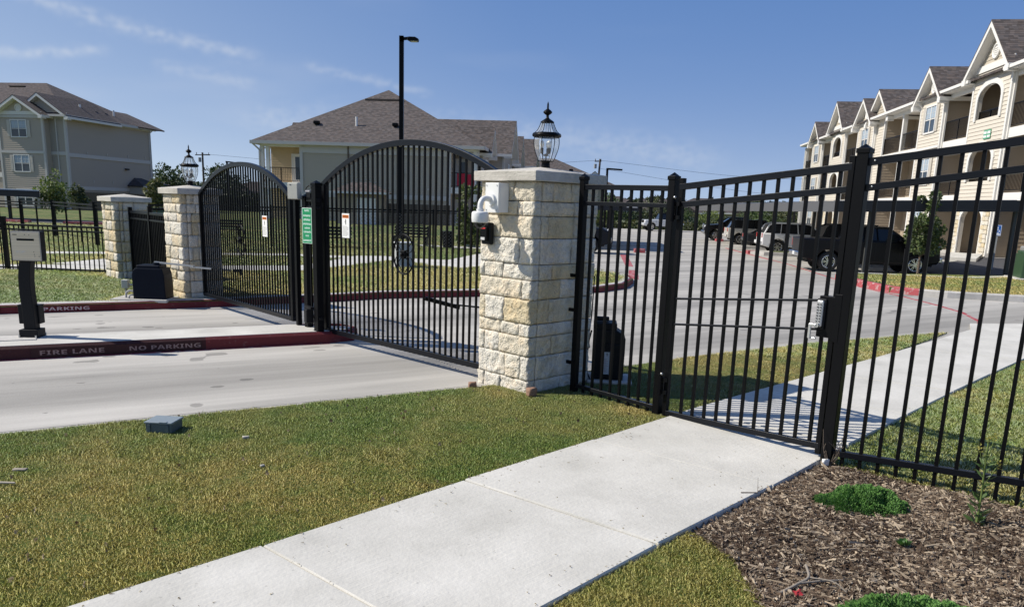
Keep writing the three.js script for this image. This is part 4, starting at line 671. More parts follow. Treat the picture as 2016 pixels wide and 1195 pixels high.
// ---------------------------------------------------------------- things on the near pillar
{
  const b = [0.714, 0.70], a = [-0.70, 0.714], N = [0.145, 6.479], turn = Math.atan2(0.70, 0.714) - Math.PI / 2;       // local z points out of the left face, local x toward the near corner
  const onFace = (u, out = 0) => [N[0] + a[0] * u - b[0] * out, N[1] + a[1] * u - b[1] * out];
  let p = onFace(0.385, 0.012);
  const cam = thing('security_camera', 'white security camera on a curved arm on the near pillar', 'camera', [p[0], 1.535, p[1]], turn);
  part('junction_box', [rbox(0.165, 0.245, 0.1, 0.004, 0, 0.1225, 0.05)], M.whiteMetal, cam);
  part('lid', rbox(0.168, 0.25, 0.022, 0.004, 0, 0.1225, 0.112), M.whiteMetal, cam);
  part('screw', [[-0.065, 0.02], [0.065, 0.02], [-0.065, 0.225], [0.065, 0.225]].map(([x, y]) => cyl(0.005, 0.005, 0.004, 0, 0, 0, 8).rotateX(Math.PI / 2).translate(x, y, 0.125)), M.steel, cam);
  part('flange', [new THREE.CylinderGeometry(0.05, 0.056, 0.022, 24).rotateX(Math.PI / 2).translate(0, 0.105, 0.134)], M.whiteMetal, cam);
  part('arm', [tube([[0, 0.105, 0.13], [0, 0.113, 0.16], [0, 0.115, 0.19], [0, 0.105, 0.225], [0, 0.075, 0.247], [0, 0.03, 0.252], [0, 0.012, 0.252]], 0.024, 30, 16), cyl(0.03, 0.034, 0.02, 0, 0.006, 0.252, 20)], M.whiteMetal, cam);
  part('housing', new THREE.LatheGeometry([[0.0, 0.0], [0.052, 0], [0.066, -0.005], [0.071, -0.016], [0.073, -0.046], [0.071, -0.05], [0.073, -0.054], [0.07, -0.088], [0.064, -0.094], [0, -0.094]].map(([x, y]) => new THREE.Vector2(x, y)).reverse(), 32).translate(0, 0.006, 0.252), M.whiteMetal, cam);
  part('dome', new THREE.SphereGeometry(0.052, 24, 12, 0, Math.PI * 2, Math.PI / 2, Math.PI / 2).translate(0, -0.087, 0.252), M.darkGlass, cam);
  p = onFace(0.525, 0.02);
  const kb = thing('key_box', 'black key switch box with a red strip below the security camera', 'key box', [p[0], 1.255, p[1]], turn);
  part('body', rbox(0.12, 0.19, 0.05, 0.014, 0, 0.095, 0.025), M.blackPlastic, kb); part('door', rbox(0.085, 0.12, 0.028, 0.006, -0.004, 0.09, 0.06), M.black, kb);
  part('hood', rbox(0.11, 0.03, 0.05, 0.008, 0, 0.176, 0.045), M.blackPlastic, kb);
  part('red_strip', rbox(0.055, 0.014, 0.004, 0.001, -0.004, 0.14, 0.0755), mat([0.5, 0.02, 0.02], 0.5), kb); part('label', box(0.05, 0.024, 0.003, -0.008, 0.05, 0.0755), mat([0.6, 0.6, 0.6], 0.5), kb);
}
// ---------------------------------------------------------------- card reader on the island
{
  const T = thing('card_reader', 'card reader with a bare metal face on a bent black post, on the island', 'card reader', [-4.99, 0.104, 7.77], 0.1);
  part('base', rbox(0.18, 0.085, 0.17, 0.006, 0, 0.042, 0), M.blackPlastic, T);
  const prof = [[0.0, 0.05], [-0.004, 0.3], [-0.012, 0.46], [-0.01, 0.6], [0.004, 0.72], [0.03, 0.86]], pr = [...prof.map(([x, y]) => [x - 0.055, y]), ...prof.slice().reverse().map(([x, y]) => [x + 0.06, y])];
  part('post', extrude(pr, 0.1, 0.006), M.blackPlastic, T);
  part('rear_box', [rbox(0.205, 0.19, 0.11, 0.006, -0.03, 0.225, -0.075), rbox(0.213, 0.012, 0.12, 0.003, -0.03, 0.322, -0.075)], M.blackPlastic, T);
  const h = part('housing', rbox(0.29, 0.3, 0.09, 0.006, 0.06, 0.935, 0.03), M.blackPlastic, T);
  const tex = canvasTex(512, 500, (c, w, hh) => { const g = rng(4); c.fillStyle = '#e6d5b2'; c.fillRect(0, 0, w, hh); for (let i = 0; i < 900; i++) { c.globalAlpha = 0.05; c.fillStyle = g() < 0.5 ? '#ffffff' : '#4a4030'; c.fillRect(0, g() * hh, w, 1 + g() * 2); } c.globalAlpha = 1; for (let i = 0; i < 70; i++) { c.fillStyle = '#cfcac0'; c.globalAlpha = 0.5 * g(); c.fillRect(40 + g() * 190, 330 + g() * 36, 20 + g() * 40, 3 + g() * 6); } c.globalAlpha = 0.8; c.fillStyle = '#2a251e'; c.fillRect(28, 38, 80, 14); for (const [x, y] of [[250, 42], [330, 46], [392, 350], [398, 395], [404, 430]]) { c.beginPath(); c.arc(x, y, 8, 0, 7); c.fill(); } c.fillRect(470, 425, 28, 9); c.globalAlpha = 1; });
  const f = new THREE.PlaneGeometry(0.266, 0.276).translate(0.06, 0.935, 0.0815); f.userData.uv = true;
  part('face_rim', rbox(0.28, 0.29, 0.012, 0.004, 0.06, 0.935, 0.073), mat([0.42, 0.4, 0.36], 0.4, { metalness: 0.5 }), h);
  part('face_plate', f, new THREE.MeshStandardMaterial({ map: tex, roughness: 0.5 }), h, true);
  part('slot', [box(0.145, 0.012, 0.012, 0.06, 1.0, 0.079), box(0.165, 0.02, 0.006, 0.06, 1.0, 0.0795)], M.black, h);
  for (const s of [-1, 1]) for (const q of [-1, 1]) part('anchor_bolt', cyl(0.009, 0.009, 0.03, s * 0.08, 0, q * 0.1, 8), M.steel, T);
}
// ---------------------------------------------------------------- gate operators
{
  const lab = canvasTex(128, 420, (c, w, h) => { c.fillStyle = '#b8c0c8'; c.fillRect(0, 0, w, h); c.fillStyle = '#3a4048'; c.fillRect(70, 20, 12, 60); c.fillRect(56, 40, 40, 10); for (let y = 130; y < 400; y += 16) { c.fillStyle = y % 3 ? '#70787f' : '#8a2a2a'; c.fillRect(12, y, 40 + (y * 37) % 62, 5); } c.strokeStyle = '#4a525a'; c.lineWidth = 4; c.strokeRect(4, 4, w - 8, h - 8); });
  const o = thing('gate_operator', 'black plastic gate operator behind the fence, beside the near pillar', 'gate operator', [0.915, -0.02, 7.14], -0.1, 'swing gate operators');
  part('concrete_pad', rbox(0.42, 0.05, 0.4, 0.008, 0.02, 0.012, 0), M.kerb, o);
  part('housing', extrude([[-0.145, 0.035], [0.145, 0.035], [0.15, 0.3], [0.15, 0.43], [0.125, 0.475], [0.065, 0.51], [-0.145, 0.515]], 0.25, 0.012), M.blackPlastic, o);
  part('door_panel', extrude([[-0.06, 0.06], [0.13, 0.06], [0.133, 0.38], [0.0, 0.385], [-0.035, 0.37], [-0.055, 0.33]], 0.02, 0.006).translate(0, 0, 0.128), M.blackPlastic, o);
  part('lid', [rbox(0.22, 0.07, 0.24, 0.015, -0.045, 0.54, 0), rbox(0.12, 0.04, 0.05, 0.01, -0.07, 0.6, 0)], M.blackPlastic, o);
  const g = new THREE.PlaneGeometry(0.062, 0.215).translate(-0.02, 0.2, 0.142); g.userData.uv = true; part('label', g, new THREE.MeshStandardMaterial({ map: lab, roughness: 0.4 }), o, true);
  part('cable', [tube([[-0.17, 0.5, 0.1], [-0.2, 0.35, 0.13], [-0.21, 0.15, 0.12], [-0.16, 0.03, 0.14]], 0.008), tube([[-0.17, 1.0, 0.02], [-0.18, 0.6, 0.06], [-0.2, 0.4, 0.1]], 0.006)], M.rubber, o);
  const q = thing('gate_operator', 'dark blue gate operator with a long metal arm at the left gate', 'gate operator', [-5.3, 0.1, 11.12], 0.05, 'swing gate operators');
  part('concrete_pad', rbox(0.8, 0.04, 0.5, 0.006, -0.12, 0.01, 0), M.kerb, q);
  part('housing', extrude([[-0.225, 0.03], [0.235, 0.03], [0.225, 0.38], [0.2, 0.47], [-0.17, 0.475], [-0.21, 0.44], [-0.23, 0.38]], 0.32, 0.014), M.navyPlastic, q);
  part('lid', [rbox(0.33, 0.06, 0.28, 0.018, 0.0, 0.485, 0), cyl(0.06, 0.055, 0.05, 0.09, 0.5, 0.03, 20)], M.navyPlastic, q);
  part('arm', [bar([0.06, 0.555, 0.04], [0.62, 0.51, 0.02], 0.04, 0.026, 0.004), bar([0.55, 0.5, 0.02], [1.1, 0.452, -0.1], 0.036, 0.026, 0.004), cyl(0.03, 0.03, 0.03, 0.6, 0.495, 0.02, 14)], M.steel, q);
  part('arm_clevis', [rbox(0.1, 0.04, 0.05, 0.006, 1.18, 0.45, -0.1), rbox(0.03, 0.09, 0.03, 0.004, 1.24, 0.43, -0.12)], M.black, q);
  part('conduit', [tube([[-0.24, 0.12, 0.06], [-0.32, 0.13, 0.06], [-0.36, 0.1, 0.06], [-0.37, 0, 0.06]], 0.014), tube([[-0.22, 0.08, 0.12], [-0.28, 0.07, 0.14], [-0.3, 0.0, 0.14]], 0.012)], mat([0.35, 0.35, 0.35], 0.6), q);
  const s = thing('conduit_box', 'small grey conduit fitting standing in the grass left of the dark blue gate operator', 'conduit box', [-5.92, 0.1, 11.55]); part('body', rbox(0.1, 0.13, 0.08, 0.01, 0, 0.17, 0), mat([0.42, 0.43, 0.4], 0.6), s); part('stub', cyl(0.018, 0.018, 0.12, 0, 0, 0), mat([0.4, 0.4, 0.38], 0.6), s); part('elbow', tube([[0.05, 0.16, 0], [0.14, 0.15, 0.02], [0.2, 0.08, 0.03], [0.21, 0.0, 0.03]], 0.014), mat([0.4, 0.4, 0.38], 0.6), s);
}
// ---------------------------------------------------------------- small things in the foreground
{
  const bx = thing('utility_box', 'small blue grey utility box half sunk in the grass at the driveway edge', 'utility box', [-2.41, -0.02, 5.09], -0.06), blue = mat([0.22, 0.265, 0.295], 0.55, { bumpMap: fine, bumpScale: 0.001 });
  part('body', extrude([[-0.094, -0.02], [0.094, -0.02], [0.102, 0.078], [-0.102, 0.078]], 0.17, 0.004), mat([0.09, 0.12, 0.13], 0.6), bx);
  part('lid', [rbox(0.215, 0.014, 0.185, 0.004, 0, 0.088, 0), rbox(0.06, 0.012, 0.02, 0.003, 0.04, 0.094, 0.085)], blue, bx); part('lug', [rbox(0.02, 0.06, 0.008, 0.002, -0.07, 0.045, 0.09), rbox(0.02, 0.06, 0.008, 0.002, 0.07, 0.045, 0.09)], mat([0.09, 0.12, 0.13], 0.6), bx);
  bx.scale.setScalar(0.92); const bm = mat([0.27, 0.16, 0.11], 0.95, { bumpMap: fine, bumpScale: 0.004 });
  const chunk = (seed, sx, sy, sz) => { const g = mergeVertices((() => { const q = new THREE.BoxGeometry(sx, sy, sz, 3, 3, 3); q.deleteAttribute('uv'); q.deleteAttribute('normal'); return q; })()), p = g.attributes.position; for (let i = 0; i < p.count; i++) { const k = 1 + 0.35 * (fbm(p.getX(i) * 40 + seed, p.getY(i) * 40 + p.getZ(i) * 30, seed, 2, 0) - 0.5); p.setXYZ(i, p.getX(i) * k, p.getY(i) * k, p.getZ(i) * k); } g.computeVertexNormals(); return g; };
  const loose = (name, label, cat, pos, turn, g, m) => { const o = part(name, g, m); o.position.set(pos[0], pos[1], -pos[2]); o.rotation.y = turn; return tag(o, label, cat); };
  loose('brick_piece', 'broken brown brick piece at the near corner of the near pillar', 'brick', [0.175, 0.02, 6.40], 0.6, chunk(3, 0.075, 0.085, 0.06), bm);
  loose('brick_piece', 'broken brown brick piece at the driveway corner of the near pillar', 'brick', [-0.35, 0.005, 6.66], 0.2, chunk(5, 0.07, 0.06, 0.05), bm);
  loose('pebble', 'pale pebble lying in the grass right of the utility box', 'pebble', [-1.79, 0.002, 4.94], 0.4, chunk(9, 0.042, 0.02, 0.026), mat([0.42, 0.39, 0.34], 0.9));
  loose('bark_chip', 'dark bark chip in the grass near the left frame edge', 'bark chip', [-2.85, 0.0, 4.2], 0.1, chunk(11, 0.07, 0.012, 0.03), mat([0.3, 0.26, 0.21], 0.9));
  loose('stick', 'pale stick lying in the grass at the left frame edge', 'stick', [-2.8, 0.003, 3.98], 0, rod([-0.08, 0, 0], [0.07, 0.006, 0.01], 0.008, 0.006, 6), mat([0.42, 0.37, 0.3], 0.9));
  loose('pebble', 'small grey pebble in the middle of the front lawn', 'pebble', [-1.5, 0.0, 4.4], 0.8, chunk(13, 0.024, 0.014, 0.018), mat([0.36, 0.35, 0.32], 0.9));
  const scrap = new THREE.PlaneGeometry(0.042, 0.032, 5, 4); { const p = scrap.attributes.position, r = rng(3); for (let i = 0; i < p.count; i++) p.setXYZ(i, p.getX(i) + (r() - 0.5) * 0.008, p.getY(i) + (r() - 0.5) * 0.008, (r() - 0.5) * 0.014); scrap.rotateX(-1.1); scrap.computeVertexNormals(); }
  loose('paper_scrap', 'crumpled red scrap among the mulch at the bottom edge', 'scrap', [1.27, 0.0, 3.03], 0.3, scrap, mat([0.38, 0.03, 0.035], 0.7, { side: THREE.DoubleSide }));
  loose('twig', 'thin dead twig standing on the sidewalk joint', 'twig', [1.45, 0.013, 4.18], 0, [rod([-0.1, 0.005, 0.01], [0, 0.004, 0], 0.003), rod([0, 0.004, 0], [0.0, 0.09, -0.02], 0.0016, 0.0008), rod([0.0, 0.01, 0], [0.03, 0.03, -0.01], 0.0016)], mat([0.12, 0.09, 0.07], 0.9));
  loose('driftwood', 'grey forked branch lying in the mulch above the red scrap', 'branch', [1.36, -0.02, 3.13], 0, [tube([[-0.17, 0.015, 0.1], [-0.06, 0.03, 0.03], [0.0, 0.035, -0.02], [0.02, 0.05, -0.11]], 0.0065, 16, 7), tube([[-0.06, 0.03, 0.03], [0.06, 0.03, -0.0], [0.16, 0.02, -0.03]], 0.005, 12, 7), tube([[0.0, 0.035, -0.02], [0.09, 0.045, 0.04], [0.13, 0.02, 0.08]], 0.0035, 12, 6)], mat([0.26, 0.225, 0.185], 0.95, { bumpMap: fine, bumpScale: 0.004 }));
  loose('plastic_scrap', 'white plastic scrap at the foot of the gate latch post', 'scrap', [2.09, -0.0, 4.8], 0.2, chunk(21, 0.04, 0.06, 0.02), M.whiteMetal);
}
{
  const mh = thing('access_cover', 'round rusty access cover in the apron at the right edge', 'cover', [8.35, -0.005, 11.0]); part('rim', new THREE.TorusGeometry(0.2, 0.018, 8, 32).rotateX(Math.PI / 2), mat([0.16, 0.08, 0.06], 0.8), mh); part('plate', cyl(0.19, 0.19, 0.008, 0, 0, 0, 32), mat([0.24, 0.13, 0.10], 0.85, { bumpMap: fine, bumpScale: 0.003 }), mh);
}
// ---------------------------------------------------------------- plants in the bed
function leafy(count, place, shape, seed) {      // one mesh of many small leaves; place(r) -> [p, normal-ish dir, size]
  const r = rng(seed), pos = [], nor = [];
  for (let i = 0; i < count; i++) {
    const [p, dir, s, colK] = place(r, i); const d = v3(dir).normalize(), side = new THREE.Vector3(r() - 0.5, r() - 0.5, r() - 0.5).cross(d).normalize(), n = side.clone().cross(d);
    const a = v3(p), tip = a.clone().addScaledVector(d, s), m1 = a.clone().addScaledVector(d, s * 0.5).addScaledVector(side, s * shape).addScaledVector(n, s * 0.06), m2 = a.clone().addScaledVector(d, s * 0.5).addScaledVector(side, -s * shape).addScaledVector(n, s * 0.06);
    for (const q of [a, m1, tip, a, tip, m2]) { pos.push(q.x, q.y, q.z); nor.push(n.x, n.y, n.z); }
  }
  const g = new THREE.BufferGeometry(); g.setAttribute('position', new THREE.Float32BufferAttribute(pos, 3)); g.setAttribute('normal', new THREE.Float32BufferAttribute(nor, 3)); return g;
}
{
  const juniper = (label, [x, D], rx, rz, h, seed) => {
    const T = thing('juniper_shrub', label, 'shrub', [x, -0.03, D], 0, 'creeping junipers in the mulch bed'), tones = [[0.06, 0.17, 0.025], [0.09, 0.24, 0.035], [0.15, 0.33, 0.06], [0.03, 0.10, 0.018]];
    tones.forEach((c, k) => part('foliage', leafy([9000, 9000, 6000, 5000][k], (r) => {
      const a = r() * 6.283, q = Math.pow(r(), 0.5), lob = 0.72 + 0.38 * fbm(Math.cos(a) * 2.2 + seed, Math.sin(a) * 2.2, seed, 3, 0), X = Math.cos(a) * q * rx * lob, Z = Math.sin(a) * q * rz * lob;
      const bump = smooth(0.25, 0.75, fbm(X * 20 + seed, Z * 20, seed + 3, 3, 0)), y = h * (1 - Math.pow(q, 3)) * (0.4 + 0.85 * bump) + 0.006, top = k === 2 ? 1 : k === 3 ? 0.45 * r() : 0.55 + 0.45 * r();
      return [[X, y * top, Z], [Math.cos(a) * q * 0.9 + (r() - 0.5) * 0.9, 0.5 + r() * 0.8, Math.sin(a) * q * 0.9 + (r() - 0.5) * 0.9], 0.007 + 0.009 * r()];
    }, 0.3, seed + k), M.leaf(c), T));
    const st = []; for (let i = 0; i < 14; i++) { const a = i * 0.45; st.push(rod([0, 0.012, 0], [Math.cos(a) * rx * 0.8, 0.03, Math.sin(a) * rz * 0.8], 0.004, 0.002, 5)); } part('stem', st, M.wood, T);
  };
  juniper('bright green creeping juniper in the mulch right of the sidewalk', [2.04, 4.12], 0.30, 0.18, 0.095, 7);
  juniper('green creeping juniper cut by the bottom edge of the frame', [1.66, 2.8], 0.38, 0.24, 0.085, 17);
  const weed = thing('weed', 'tall thin yellow flowering weed in the mulch before the right fence', 'weed', [2.56, -0.03, 3.9]);
  part('stem', [tube([[0, 0, 0], [0.005, 0.16, -0.005], [-0.006, 0.34, 0], [-0.012, 0.5, 0.005]], 0.005, 16, 6), rod([-0.002, 0.22, 0], [0.05, 0.36, 0.02], 0.0025), rod([-0.004, 0.3, 0], [-0.05, 0.44, 0], 0.002), rod([-0.006, 0.36, 0], [0.035, 0.5, -0.02], 0.002)], mat([0.12, 0.17, 0.04], 0.8), weed);
  part('leaf', leafy(60, (r) => { const y = Math.pow(r(), 1.8) * 0.42, a = r() * 6.283; return [[Math.cos(a) * 0.006, y, Math.sin(a) * 0.006], [Math.cos(a), 0.5 + r() * 0.5, Math.sin(a)], 0.06 * (1 - y) + 0.02]; }, 0.14, 31), M.leaf([0.08, 0.15, 0.03]), weed);
  part('flower', leafy(90, (r) => { const k = Math.floor(r() * 4), c = [[-0.012, 0.5, 0.005], [0.05, 0.36, 0.02], [-0.05, 0.44, 0], [0.035, 0.5, -0.02]][k]; return [[c[0] + (r() - 0.5) * 0.02, c[1] + (r() - 0.5) * 0.05, c[2] + (r() - 0.5) * 0.02], [r() - 0.5, r(), r() - 0.5], 0.012]; }, 0.4, 33), M.leaf([0.35, 0.33, 0.06]), weed);
  const w2 = thing('seedling', 'small bright green seedling alone in the mulch', 'seedling', [2.0, -0.025, 3.57]); part('leaf', leafy(26, (r) => { const a = r() * 6.283; return [[0, 0.01 + r() * 0.02, 0], [Math.cos(a), 0.5 + r() * 0.6, Math.sin(a)], 0.035 + r() * 0.02]; }, 0.32, 41), M.leaf([0.11, 0.25, 0.045]), w2);
  const w3 = thing('dry_weed', 'dry brown weed wound around the foot of the latch post', 'weed', [2.12, -0.03, 4.8]); part('stem', (() => { const r = rng(51), l = []; for (let i = 0; i < 14; i++) { const a = r() * 6.283; l.push(tube([[0, 0.02, 0], [Math.cos(a) * 0.05, 0.08 + r() * 0.06, Math.sin(a) * 0.05], [Math.cos(a + 1) * 0.07, 0.14 + r() * 0.12, Math.sin(a + 1) * 0.07]], 0.0018, 8, 4)); } return l; })(), M.wood, w3);
}
// ---------------------------------------------------------------- trees
function makeTree(name, label, cat, pos, h, crown, leaves, leafSize, tones, seed, group, turn = 0) {
  const T = thing(name, label, cat, pos, turn, group), r = rng(seed), limbs = [], tips = [];
  const th = h - crown.h;       // clear stem
  const trunkTop = th + crown.h * 0.55, bend = (r() - 0.5) * 0.06 * h;
  const tr = crown.trunk ?? h * 0.017;
  const P = (q) => [bend * q * q, trunkTop * q, bend * 0.5 * q];
  for (let i = 0; i < 6; i++) limbs.push(rod(P(i / 6), P((i + 1) / 6), tr * (1.15 - 0.75 * i / 6), tr * (1.15 - 0.75 * (i + 1) / 6), 8));
  for (let i = 0; i < crown.limbs; i++) { const q = 0.35 + 0.65 * (i + r() * 0.5) / crown.limbs, y = th * 0.9 + crown.h * 0.75 * (q - 0.35) , a = i * 2.4 + r(), l = crown.r * (0.55 + 0.5 * r()); const s = P(clamp(y / trunkTop, 0, 1)), e = [s[0] + Math.cos(a) * l, s[1] + l * (0.35 + 0.6 * r()), s[2] + Math.sin(a) * l]; limbs.push(rod(s, e, tr * 0.4, tr * 0.12, 6)); tips.push(e, s.map((v, k) => mix(v, e[k], 0.6))); }
  part('trunk', limbs, M.bark, T);
  const clumps = tips.map((t) => [t, crown.r * (0.26 + 0.24 * r())]); for (let i = 0; i < crown.clumps; i++) { const a = r() * 6.283, v = r(), rad = Math.sqrt(r()) * crown.r * Math.pow(Math.sin(Math.PI * clamp(0.12 + v * 0.8)), 0.75); clumps.push([[bend + Math.cos(a) * rad, th + crown.h * (0.05 + 0.93 * v), Math.sin(a) * rad], crown.r * (0.14 + 0.22 * r())]); }
  tones.forEach((c, k) => part('crown', leafy(Math.floor(leaves / tones.length), (rr_) => { const [cc, s] = clumps[Math.floor(rr_() * clumps.length)], u = rr_() * 2 - 1, a = rr_() * 6.283, q = Math.cbrt(rr_()) * s, w = Math.sqrt(1 - u * u); const d = [Math.cos(a) * w, u, Math.sin(a) * w]; return [[cc[0] + d[0] * q, cc[1] + d[1] * q * 0.85, cc[2] + d[2] * q], [d[0] + rr_() - 0.5, d[1] - 0.3 + rr_() * 0.6, d[2] + rr_() - 0.5], leafSize * (0.6 + 0.8 * rr_())]; }, 0.36, seed * 3 + k), M.leaf(c), T));
  return T;
}
const GREEN = [[0.06, 0.11, 0.022], [0.09, 0.15, 0.03], [0.04, 0.08, 0.018]], LIGHT = [[0.17, 0.23, 0.045], [0.23, 0.28, 0.06], [0.11, 0.16, 0.035]], OLIVE = [[0.09, 0.115, 0.035], [0.13, 0.145, 0.045], [0.055, 0.08, 0.025]];
{
  const t = makeTree('young_tree', 'young green tree with stakes behind the right fence, beside the dark pickup', 'tree', [11.55, 0.05, 22.0], 2.3, { h: 1.75, r: 0.46, limbs: 12, clumps: 26, trunk: 0.035 }, 5200, 0.085, [[0.09, 0.14, 0.03], [0.14, 0.185, 0.045], [0.06, 0.09, 0.024]], 301);
  part('stake', [rod([0.75, 0.9, 0.1], [0.62, 0.0, 0.4], 0.025), rod([-0.5, 0.7, 0.1], [-0.6, 0.0, 0.3], 0.02)], M.black, t); part('tie', [rod([0.75, 0.9, 0.1], [0.02, 0.75, 0], 0.01)], M.black, t);
  makeTree('young_tree', 'light green young tree behind the lawn fence, before the left building', 'tree', [-23.9, 0.1, 40.0], 2.5, { h: 2.0, r: 0.68, limbs: 14, clumps: 16 }, 1900, 0.13, LIGHT, 311, 'young staked trees by the left building');
  makeTree('young_tree', 'smaller dark green young tree right of the light green one', 'tree', [-25.4, 0.1, 45.0], 1.75, { h: 1.15, r: 0.5, limbs: 8, clumps: 14 }, 1500, 0.13, OLIVE, 321, 'young staked trees by the left building');
  makeTree('young_tree', 'yellowish young tree showing between the two left pillars', 'tree', [-20.95, 0.1, 45.0], 2.3, { h: 1.5, r: 0.58, limbs: 9, clumps: 14 }, 1700, 0.15, [[0.17, 0.18, 0.04], [0.22, 0.2, 0.05], [0.09, 0.12, 0.03]], 331);
  makeTree('bush', 'yellow green bush just left of the near pillar, behind the gate', 'bush', [-1.42, 0.1, 24.2], 2.3, { h: 2.1, r: 0.38, limbs: 10, clumps: 26 }, 4200, 0.08, [[0.10, 0.14, 0.025], [0.15, 0.18, 0.04], [0.06, 0.09, 0.02]], 341);
}
// ---------------------------------------------------------------- apartment buildings
// A facade works in its own axes: x to the right as seen from outside, y up, z out toward the viewer; T takes them into the building's axes.
function facade(B, T = new THREE.Matrix4()) {
  const put = (name, geoms, m, parent = B, stuff) => { const g = merged(geoms).applyMatrix4(T); g.userData.uv = true; const o = part(name, g, m, parent, true); if (stuff) o.userData.kind = 'stuff'; return o; };
  // lap siding: one wedge-shaped board per course, cut round openings; hole(y) -> list of [x0, x1] left open at that height
  const lap = (x0, x1, y0, y1, z, m, hole = () => [], shape = () => [x0, x1], ex = 0.18) => {
    const pos = [], quad = (a, b, c, d) => pos.push(...a, ...b, ...c, ...a, ...c, ...d);
    for (let y = y0; y < y1 - 0.01; y += ex) {
      const t = Math.min(y + ex, y1), ym = (y + t) / 2; let runs = [shape(ym)];
      for (const [h0, h1] of hole(ym)) runs = runs.flatMap(([a, b]) => h1 <= a || h0 >= b ? [[a, b]] : [[a, h0], [h1, b]].filter(([p, q]) => q - p > 0.01));
      for (const [a, b] of runs) { if (b <= a) continue; quad([a, y, z + 0.028], [b, y, z + 0.028], [b, t, z + 0.004], [a, t, z + 0.004]); quad([a, y, z], [b, y, z], [b, y, z + 0.028], [a, y, z + 0.028]); }
    }
    const g = new THREE.BufferGeometry(); g.setAttribute('position', new THREE.Float32BufferAttribute(pos, 3)); g.computeVertexNormals(); return put('siding', g, m, B, true);
  };
  const lapSide = (z0, z1, y0, y1, x, dir, m, ex = 0.18) => {      // the same on a wall that faces +x or -x
    const pos = [], quad = (a, b, c, d) => pos.push(...a, ...b, ...c, ...a, ...c, ...d);
    for (let y = y0; y < y1 - 0.01; y += ex) { const t = Math.min(y + ex, y1), o = dir * 0.028, i = dir * 0.004; quad([x + o, y, z0], [x + o, y, z1], [x + i, t, z1], [x + i, t, z0]); quad([x, y, z0], [x, y, z1], [x + o, y, z1], [x + o, y, z0]); }
    const g = new THREE.BufferGeometry(); g.setAttribute('position', new THREE.Float32BufferAttribute(pos, 3)); g.computeVertexNormals(); return put('siding', g, m, B, true);
  };
  const window_ = (x, y, w, h, z, shutters = true, sash = true) => {
    const f = 0.085, d = 0.05, fr = [box(w + 2 * f, f, d, x, y - f / 2, z + d / 2 + 0.02), box(w + 2 * f, f, d, x, y + h + f / 2, z + d / 2 + 0.02), box(f, h, d, x - w / 2 - f / 2, y + h / 2, z + d / 2 + 0.02), box(f, h, d, x + w / 2 + f / 2, y + h / 2, z + d / 2 + 0.02), box(0.075, h, 0.04, x, y + h / 2, z + 0.036)];
    if (sash) for (const s of [-1, 1]) { fr.push(box(w / 2 - 0.04, 0.05, 0.03, x + s * w / 4, y + h / 2, z + 0.037)); fr.push(box(0.014, h / 2, 0.012, x + s * w / 4, y + h * 0.75, z + 0.042), box(w / 2 - 0.04, 0.014, 0.012, x + s * w / 4, y + h * 0.75, z + 0.0425)); }
    const W = put('window', fr, M.trim); put('pane', [box(w, h, 0.012, x, y + h / 2, z + 0.024)], M.pane, W); put('blind', [box(w / 2 - 0.06, h * 0.44, 0.006, x - w / 4, y + h * 0.76, z + 0.031), box(w / 2 - 0.06, h * 0.44, 0.006, x + w / 4, y + h * 0.76, z + 0.031)], M.blind, W);
    if (shutters) for (const s of [-1, 1]) put('shutter', [box(0.3, h + 0.06, 0.035, x + s * (w / 2 + 0.27), y + h / 2, z + 0.045), box(0.22, h * 0.4, 0.012, x + s * (w / 2 + 0.27), y + h * 0.27, z + 0.066), box(0.22, h * 0.4, 0.012, x + s * (w / 2 + 0.27), y + h * 0.74, z + 0.066)], M.shutter);
    return W;
  };
  const door = (x, y, w, h, z, m = M.trim) => { const D_ = put('door', [box(w + 0.2, 0.1, 0.06, x, y + h + 0.05, z + 0.03), box(0.1, h, 0.06, x - w / 2 - 0.05, y + h / 2, z + 0.03), box(0.1, h, 0.06, x + w / 2 + 0.05, y + h / 2, z + 0.03), box(w, h, 0.03, x, y + h / 2, z + 0.015)], m); put('pane', box(w * 0.62, h * 0.8, 0.012, x, y + h * 0.54, z + 0.038), M.pane, D_); return D_; };
  const railing = (x0, x1, y, z, h = 1.0) => { const g = [box(x1 - x0, 0.05, 0.04, (x0 + x1) / 2, y + h, z), box(x1 - x0, 0.03, 0.03, (x0 + x1) / 2, y + 0.1, z)]; for (let x = x0 + 0.05; x < x1; x += 0.125) g.push(box(0.018, h - 0.12, 0.018, x, y + 0.1 + (h - 0.12) / 2, z)); for (const x of [x0 + 0.03, (x0 + x1) / 2, x1 - 0.03]) g.push(box(0.045, h, 0.045, x, y + h / 2, z)); return put('railing', g, M.black); };
